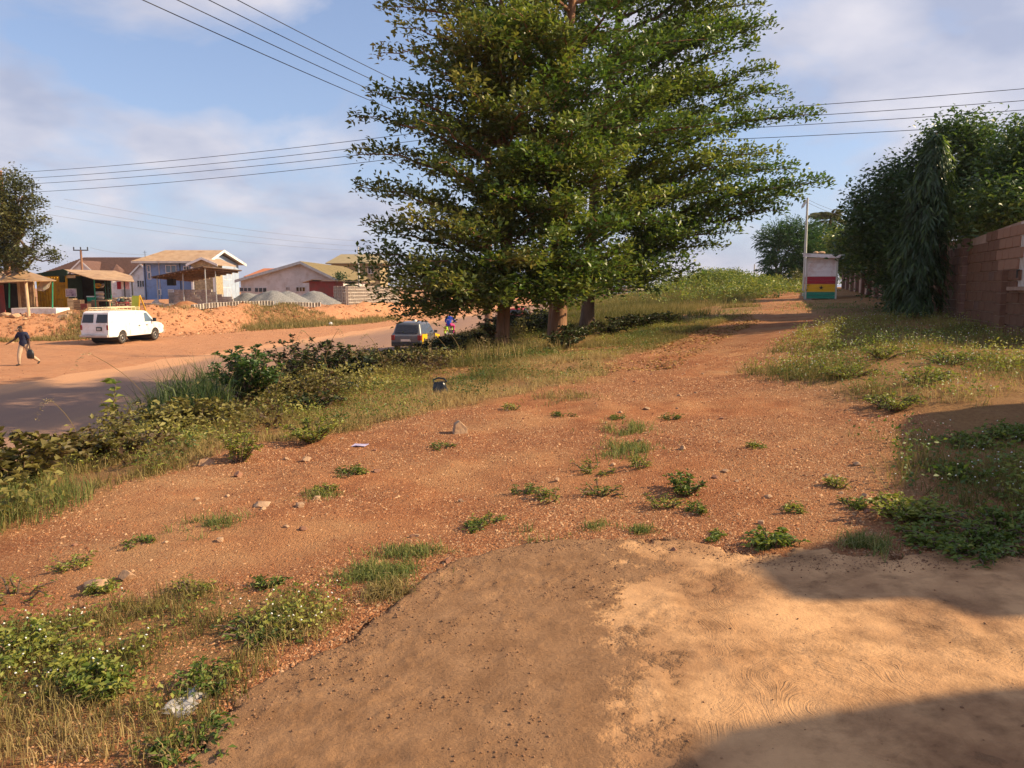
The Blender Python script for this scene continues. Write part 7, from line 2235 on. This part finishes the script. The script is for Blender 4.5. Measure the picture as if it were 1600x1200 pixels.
# walking man with a bag, seen nearly frontally, moving to the left
fw_ = G(40, 571)
man = thing('person', 'person in a navy polo shirt and khaki trousers walking along the roadside, arm swung out', 'person', (fw_.x, fw_.y, gz(fw_.x, fw_.y)))
hd = (-.055, -.10, 1.60)
ch = [[((0, 0, .93), (.175, .135), 2, 'pel'), ((-.005, -.01, 1.08), (.175, .135), 1, 'waist'), ((-.01, -.03, 1.24), (.195, .14), 1, 'chest'), ((-.015, -.045, 1.375), (.14, .10), 1, 'sh'), ((-.03, -.065, 1.45), .062, 0, 'neck'), ((-.045, -.085, 1.53), .078, 0, 'jaw'), ((-.055, -.095, 1.61), .098, 0, 'head'), ((-.055, -.09, 1.69), .078, 0, 'crown')],
      ['jaw', ((-.085, -.165, 1.555), .026, 0, 'chin')], ['head', ((-.102, -.19, 1.585), .018, 0, 'nose')],
      ['sh', ((-.17, -.02, 1.39), .09, 1, 'ls'), ((-.27, -.04, 1.24), .075, 1, 'lu'), ((-.335, -.07, 1.14), .045, 0, 'le'), ((-.48, -.13, 1.03), .036, 0, 'lf'), ((-.575, -.17, .965), .028, 0, 'lw')],
      ['sh', ((.155, -.06, 1.385), .09, 1, 'rs'), ((.215, -.03, 1.22), .075, 1, 'ru'), ((.235, .0, 1.10), .045, 0, 're'), ((.26, -.04, .92), .036, 0, 'rf'), ((.275, -.07, .83), .027, 0, 'rw')],
      ['pel', ((-.085, -.02, .87), .125, 2, 'lh'), ((-.115, -.10, .66), .112, 2, 'lt'), ((-.14, -.16, .47), .088, 2, 'lk'), ((-.15, -.16, .28), .080, 2, 'lc'), ((-.165, -.14, .115), .070, 2, 'la'), ((-.18, -.17, .05), .045, 3, 'lheel'), ((-.255, -.26, .035), .036, 3, 'ltoe')],
      ['pel', ((.085, .02, .87), .125, 2, 'rh'), ((.13, .07, .66), .112, 2, 'rt'), ((.17, .06, .48), .088, 2, 'rk'), ((.275, .20, .32), .080, 2, 'rc'), ((.37, .33, .19), .066, 2, 'ra'), ((.40, .36, .13), .043, 3, 'rheel'), ((.35, .27, .045), .036, 3, 'rtoe')]]
for i, c in enumerate(ch):
    if c and isinstance(c[0], str) and c[0] == 'head': pass
ch += hand('lw', (-.575, -.17, .965), (-.80, -.35, -.5), 1) + hand('rw', (.275, -.07, .83), (.05, -.1, -1), -1)
body = skin_body('body', ch, [M_SKIN, M_NAVY, M_KHAKI, M_SHOE], man)
face_bits(man, hd, (-.45, -.9), .098)
m_ = MB(); m_.tube([(-.06, -.15, 1.50), (-.09, -.185, 1.525), (-.115, -.165, 1.53)], .010, 6); m_.build('lips', M_SKIN, man)
bag = thing('carry_bag', 'black carrier bag hanging from the hand of the walking person', 'bag', (fw_.x + .30, fw_.y - .09, man.location.z + .30))
m_ = MB(); rings = []
for z, w_, d_ in ((0, .11, .05), (.04, .155, .075), (.2, .165, .085), (.33, .13, .06), (.41, .06, .03)):
    rings.append([(w_ * math.cos(a) * (1 + .06 * math.sin(5 * a + z * 20)), d_ * math.sin(a), z) for a in [2 * math.pi * k / 16 for k in range(16)]])
m_.loft(rings); m_.build('sack', M_BLACKPL, bag, smooth=True)
m_ = MB(); m_.tube([(-.07, 0, .38), (-.05, 0, .45), (-.02, .01, .475), (.03, .01, .45), (.06, 0, .38)], .012, 6); m_.build('handle', M_BLACKPL, bag, smooth=True)

# rider on a motorcycle, seen from behind
rq = P(703, 500, 50.5)
mx_, my_, mz_ = rq.x, 50.5, ROAD_Z + .05
hz = math.pi / 2 - R(16)
mo = thing('motorcycle', 'motorcycle with a lime green tail and fenders ridden away past the taxi', 'motorcycle', (mx_, my_, mz_), hz)
for x_, w_ in ((.62, .10), (-.62, .12)):
    t = MB(); t.lathe([(.24, -w_ / 2), (.29, -w_ / 2), (.31, 0), (.29, w_ / 2), (.24, w_ / 2)], 22, (x_, 0, .31), 'Y', cap=False); wo = t.build('wheel', M_TYRE, mo, smooth=True)
    t = MB()
    for k in range(6):
        a = k * math.pi / 3; t.tube([(x_, 0, .31), (x_ + .24 * math.cos(a), 0, .31 + .24 * math.sin(a))], .012, 4)
    t.lathe([(.05, -.06), (.05, .06)], 10, (x_, 0, .31), 'Y'); t.build('rim', M_RIM, wo)
    t = MB(); t.tube([(x_ + .34 * math.cos(a), 0, .31 + .34 * math.sin(a)) for a in [R(d) for d in (20, 50, 80, 110, 140, 165)]], .055, 6); t.build('fender', M_GREENV, mo)
m_ = MB(); m_.box((.0, 0, .42), (.46, .24, .30)); m_.tube([(.5, 0, .85), (-.1, 0, .62), (-.62, 0, .31)], .03, 6); m_.tube([(.62, .07, .31), (.45, .07, .95)], .025, 6); m_.tube([(.62, -.07, .31), (.45, -.07, .95)], .025, 6); m_.build('frame', M_IRON, mo)
m_ = MB(); m_.lathe([(.02, -.05), (.13, .02), (.15, .2), (.12, .4), (.03, .46)], 12, (0, 0, .84), 'X'); m_.build('fuel_tank', M_GREENV, mo, smooth=True)
m_ = MB(); m_.box((-.34, 0, .80), (.70, .26, .10)); m_.build('seat', M_BLACKPL, mo, bevel=.03)
m_ = MB(); m_.box((-.76, 0, .74), (.24, .22, .14)); m_.build('tail_cowl', M_GREENV, mo, bevel=.03)
m_ = MB(); m_.box((-.89, 0, .74), (.03, .16, .08)); m_.build('tail_lamp', M_TAIL, mo)
m_ = MB(); m_.box((-.88, 0, .54), (.02, .2, .16)); m_.build('number_plate', M_TAXIYEL, mo)
m_ = MB(); m_.tube([(.28, -.38, 1.02), (.40, -.2, 1.06), (.42, 0, 1.0), (.40, .2, 1.06), (.28, .38, 1.02)], .016, 6); m_.build('handlebar', M_IRON, mo)
for s in (-1, 1):
    m_ = MB(); m_.tube([(.40, s * .25, 1.06), (.38, s * .32, 1.2)], .008, 4); m_.box((.37, s * .34, 1.23), (.03, .12, .08)); m_.build('mirror', M_BLACKPL, mo)
m_ = MB(); m_.tube([(.1, -.16, .3), (-.4, -.2, .32), (-.8, -.2, .40)], .04, 8); m_.build('exhaust', M_STEEL, mo, smooth=True)
rd = thing('person', 'person in a bright blue top riding the lime green motorcycle, seen from behind', 'person', (mx_, my_, mz_), hz)
ch = [[((-.25, 0, .92), (.15, .13), 2, 'pel'), ((-.22, 0, 1.06), .15, 1, 'w'), ((-.17, 0, 1.22), .175, 1, 'c'), ((-.12, 0, 1.37), .15, 1, 'sh'), ((-.08, 0, 1.46), .06, 0, 'n'), ((-.05, 0, 1.54), .08, 0, 'j'), ((-.04, 0, 1.62), .10, 0, 'head'), ((-.04, 0, 1.70), .08, 0, 'crown')],
      ['head', ((.07, 0, 1.60), .018, 0, 'nose')]]
for s, pf in ((1, 'l'), (-1, 'r')):
    ch.append(['sh', ((-.12, s * .19, 1.38), .08, 1, pf + 's'), ((-.02, s * .30, 1.20), .065, 1, pf + 'u'), ((.08, s * .34, 1.10), .05, 1, pf + 'e'), ((.20, s * .35, 1.06), .038, 0, pf + 'f'), ((.25, s * .36, 1.045), .03, 0, pf + 'w')])
    ch.append(['pel', ((-.22, s * .12, .92), .11, 2, pf + 'h'), ((.0, s * .20, .90), .10, 2, pf + 't'), ((.20, s * .22, .84), .075, 2, pf + 'k'), ((.12, s * .22, .58), .062, 2, pf + 'c'), ((.06, s * .20, .36), .05, 2, pf + 'a'), ((.07, s * .20, .30), .045, 3, pf + 'hl'), ((.20, s * .20, .28), .036, 3, pf + 'to')])
    ch += hand(pf + 'w', (.25, s * .36, 1.045), (1, 0, -.05), s)
skin_body('body', ch, [M_SKIN, M_BLUEC, M_PINK, M_SHOE], rd)
face_bits(rd, (-.04, 0, 1.62), (1, 0), .1)
m_ = MB(); m_.box((-.345, .0, 1.24), (.012, .16, .035)); m_.build('back_print', M_WHITE, rd)
# ------------------------------------------------------------------ stones and litter
M_ROCK = mat('pale_laterite_stone', (0.32, 0.18, 0.10), (0.50, 0.33, 0.20), 5, 0.9, 0.5, 26)
M_ROCKR = mat('red_laterite_stone', (0.20, 0.09, 0.055), (0.34, 0.17, 0.10), 5, 0.9, 0.5, 26)


def stone(name, label, p, size, m, rot=0.0, cat='stone', group=None, sink=.25, seed=0):
    bm = bmesh.new(); bmesh.ops.create_icosphere(bm, subdivisions=2, radius=.5)
    R0 = Euler((seed * 1.3, seed * 2.1, seed * .7)).to_matrix()
    for v in bm.verts:
        k = .78 + .5 * float(fbm(v.co.x * 2 + seed * 3.1, v.co.y * 2 + v.co.z * 2.7, 1.0, 3, seed))
        c = R0 @ (v.co * k)
        for ax2 in range(3): c[ax2] = max(-.33 - .04 * ax2, min(.36 - .05 * ax2, c[ax2]))
        c = R0.transposed() @ c      # blunt facets
        v.co = Vector((c.x * size[0], c.y * size[1], c.z * size[2]))
    me = bpy.data.meshes.new(name); bm.to_mesh(me); bm.free(); me.materials.append(m)
    o = link_mesh(name, me); o.location = Vector(p) + Vector((0, 0, size[2] * (.42 - sink))); o.rotation_euler = (rng.uniform(-.15, .15), rng.uniform(-.15, .15), rot)
    return tag(o, label, cat, group)


wq_ = G(719, 677)
m_ = MB(); m_.prism([(-.085, -.05, -.03), (.08, -.05, -.03), (.075, -.04, .06), (.0, -.02, .135), (-.055, -.03, .10)], (0, .12, 0)); o = m_.build('stone', M_ROCK, bevel=.012); o.location = wq_; o.rotation_euler = (0, 0, .25)
tag(o, 'pale wedge-shaped stone standing upright on the gravel', 'stone')
for i, (u, v, sx, sz, m, lb) in enumerate([(152, 917, .16, .05, M_ROCK, 'flat orange stone at the far left of the gravel, larger of a pair'), (200, 906, .09, .06, M_ROCK, 'smaller stone right of the flat orange stone'), (1067, 703, .07, .05, M_ROCK, 'pale rounded stone in the right half of the gravel'), (588, 738, .10, .04, M_ROCKR, 'dark red lump on the gravel below the watered grass tuft'),
                                         (1053, 862, .045, .035, M_ROCKR, 'small dark red stone near the concrete edge'), (1133, 737, .08, .03, M_ROCK, 'flat pale stone beside the upright green weed'), (1352, 776, .05, .03, M_ROCK, 'small white stone at the edge of the shadow'), (870, 752, .05, .04, M_ROCK, 'small stone in the middle of the gravel'), (1190, 820, .05, .035, M_ROCK, 'pale stone just above the lip of the concrete on the right'), (1460, 722, .07, .03, M_ROCK, 'pale flat stone on the shaded bare soil, nearest the lit gravel'), (1570, 770, .16, .03, M_ROCK, 'broad flat slab of stone on the shaded soil by the frame edge'),
                                         (310, 1103, .05, .03, M_ROCK, 'small pale stone at the near corner beside the plastic bag'), (135, 1175, .03, .025, M_ROCK, 'tiny tan stone among the near corner weeds'), (700, 880, .05, .04, M_ROCKR, 'red stone at the broken edge of the raw concrete'), (410, 790, .16, .035, M_ROCK, 'flattest pale stone slab in the left half of the gravel'), (470, 792, .09, .04, M_ROCK, 'pale stone right of the flattest slab'), (372, 745, .09, .06, M_ROCKR, 'brown stone at the foot of the verge'), (480, 720, .10, .05, M_ROCK, 'grey stone where the verge meets the gravel'), (1010, 640, .10, .04, M_ROCK, 'flat stone far up the gravel left of the track ruts'), (1290, 505, .25, .10, M_ROCK, 'stone lying on the shaded track below the kiosk')]):
    p = G(u, v); k = .62 if p.y > 3 else .6
    stone('stone', lb, p, (sx * 1.9 * k, sx * 1.4 * k, sz * 2 * k), m, rng.uniform(0, 3), seed=i + 3)
gs = 'scattered small stones on the red gravel'
for i in range(60):
    y_ = 4.8 + 10 * rng.random() ** 1.4; x_ = rng.uniform(float(inner_x(y_)) + .2, float(weed_x(y_)) - .1)
    s_ = rng.uniform(.018, .045)
    if inside(APRON, np.array([x_]), np.array([y_]))[0]: continue
    stone('small_stone', 'small stone lying loose on the open red gravel', on(x_, y_), (s_ * 1.8, s_ * 1.4, s_), M_ROCK if rng.random() < .6 else M_ROCKR, rng.uniform(0, 3), group=gs, seed=i + 40)
for i, (u, v, y_, s_, lb) in enumerate([(20, 493, 52, .7, 'broken slab on the bank before the left shop'), (96, 488, 53, .9, 'tan rock lump on the bank right of the shop plinth'), (107, 484, 53.5, .5, 'smaller rock beside the tan rock lump'), (4, 489, 52, .8, 'rock at the left frame edge before the shop'), (590, 478, 82, .5, 'pale stone on the embankment edge below the block stack'), (443, 512, 64, .55, 'pale stone at the foot of the embankment')]):
    x_ = px(u, y_); stone('rock', lb, on(x_, y_), (s_ * 1.4, s_, s_ * .55), M_ROCK, rng.uniform(0, 3), 'rock', seed=i + 140)
# black rubbish bag, half open
p = G(688, 617)
rb = thing('rubbish_bag', 'torn black plastic bag with a loop handle lying in the dry verge grass', 'rubbish', p)
m_ = MB(); rings = []
for z, w_, d_ in ((-.02, .10, .07), (.05, .12, .09), (.12, .10, .07), (.17, .085, .05), (.19, .08, .04)):
    rings.append([(w_ * math.cos(a) * (1 + .18 * math.sin(3 * a + z * 30)), d_ * math.sin(a) * (1 + .2 * math.cos(4 * a + z * 25)), z + .012 * math.sin(5 * a)) for a in [2 * math.pi * k / 18 for k in range(18)]])
m_.loft(rings); m_.build('sack', M_BLACKPL, rb, smooth=35)
m_ = MB(); m_.tube([(-.09, 0, .18), (-.10, .01, .225), (-.03, .02, .25), (.06, .01, .24), (.10, 0, .19)], .014, 6); m_.build('handle', M_BLACKPL, rb)
p = G(551, 609); m_ = MB(); rings = []
for z, w_ in ((-.02, .12), (.04, .15), (.09, .10), (.12, .03)):
    rings.append([(w_ * math.cos(a) * (1.2 + .2 * math.sin(3 * a + z * 40)), w_ * .7 * math.sin(a) * (1 + .25 * math.cos(5 * a)), z + .02 * math.sin(4 * a)) for a in [2 * math.pi * k / 16 for k in range(16)]])
m_.loft(rings); o = m_.build('rubbish', M_BLACKPL, smooth=35); o.location = p; tag(o, 'crumpled black rubbish in the verge left of the bag with a handle', 'rubbish')
# clear plastic bag in the corner
pm, pn, pl_, pbs = new_mat('cloudy_plastic')
pbs.inputs['Base Color'].default_value = (0.62, 0.58, 0.55, 1); pbs.inputs['Roughness'].default_value = .25
trn = pn.new('ShaderNodeBsdfTransparent'); mxs = pn.new('ShaderNodeMixShader'); mxs.inputs[0].default_value = .45
pl_.new(pbs.outputs[0], mxs.inputs[1]); pl_.new(trn.outputs[0], mxs.inputs[2]); pl_.new(mxs.outputs[0], pn['Material Output'].inputs['Surface'])
p = G(292, 1102); n = 14
gx2, gy2 = np.meshgrid(np.linspace(-1, 1, n), np.linspace(-1, 1, n))
zz2 = .016 * (1 - .5 * gx2 ** 2) + .008 * np.sin(gx2 * 4 + gy2 * 3) + .005 * np.sin(gx2 * 8 - gy2 * 3)
V = np.stack([gx2 * .055 + gy2 * .02, gy2 * .085 - gx2 * .02, zz2 + .01], -1).reshape(-1, 3)
V = np.concatenate([V, V * np.array([1, 1, .35]) - np.array([0, 0, .004])])
id_ = np.arange(n * n).reshape(n, n); F = np.stack([id_[:-1, :-1], id_[:-1, 1:], id_[1:, 1:], id_[1:, :-1]], -1).reshape(-1, 4)
F = np.concatenate([F, F[:, ::-1] + n * n])
o = np_mesh('plastic_bag', V, F, pm, smooth=True, n=4); o.location = p; tag(o, 'crumpled clear plastic bag lying in the weeds at the near concrete corner', 'plastic bag')
for (u, v, s_, m, lb) in ((563, 698, .09, mat('lilac_plastic', (0.45, 0.38, 0.55), (0.55, 0.48, 0.62), 5, .4), 'flat lilac scrap of plastic at the edge of the verge'), (322, 727, .07, M_ROCK, 'pale dry leaf standing at the edge of the gravel')):
    p = G(u, v); m_ = MB()
    k = [(-s_, -s_ * .4, .005), (-s_ * .3, -s_ * .6, .02), (s_ * .6, -s_ * .5, .01), (s_, .1 * s_, .025), (s_ * .3, s_ * .6, .012), (-s_ * .7, s_ * .4, .02)]
    m_.prism(k, (0, 0, .006)); o = m_.build('plastic_scrap' if s_ > .08 else 'dry_leaf', m); o.location = p
    if s_ < .08: o.rotation_euler = (1.2, 0, .4); o.location = p + Vector((0, 0, .03))
    tag(o, lb, 'litter' if s_ > .08 else 'leaf')
for (u, v, y_, lb) in ((515, 508, 69, 'white scrap of litter at the foot of the embankment'), (602, 457, 88, 'white scrap on the pale block stack end')):
    if u != 515: continue
    x_ = px(u, y_); m_ = MB(); m_.lathe([(.05, 0), (.2, .05), (.22, .2), (.1, .34), (.02, .36)], 9); o = m_.build('litter', M_WHITE); o.location = on(x_, y_); tag(o, lb, 'litter')
# ------------------------------------------------------------------ thin dusty air
hm = bpy.data.materials.new('harmattan_haze'); hm.use_nodes = True
hn, hl = hm.node_tree.nodes, hm.node_tree.links
hn.remove(hn['Principled BSDF'])
pv = hn.new('ShaderNodeVolumePrincipled'); pv.inputs['Color'].default_value = (0.86, 0.87, 0.92, 1); pv.inputs['Density'].default_value = 0.00022; pv.inputs['Anisotropy'].default_value = 0.3
hl.new(pv.outputs[0], hn['Material Output'].inputs['Volume'])
m_ = MB(); m_.bx(-5000, 5000, -1200, 9000, -4.5, 24)
tag(m_.build('haze', hm), kind='stuff')
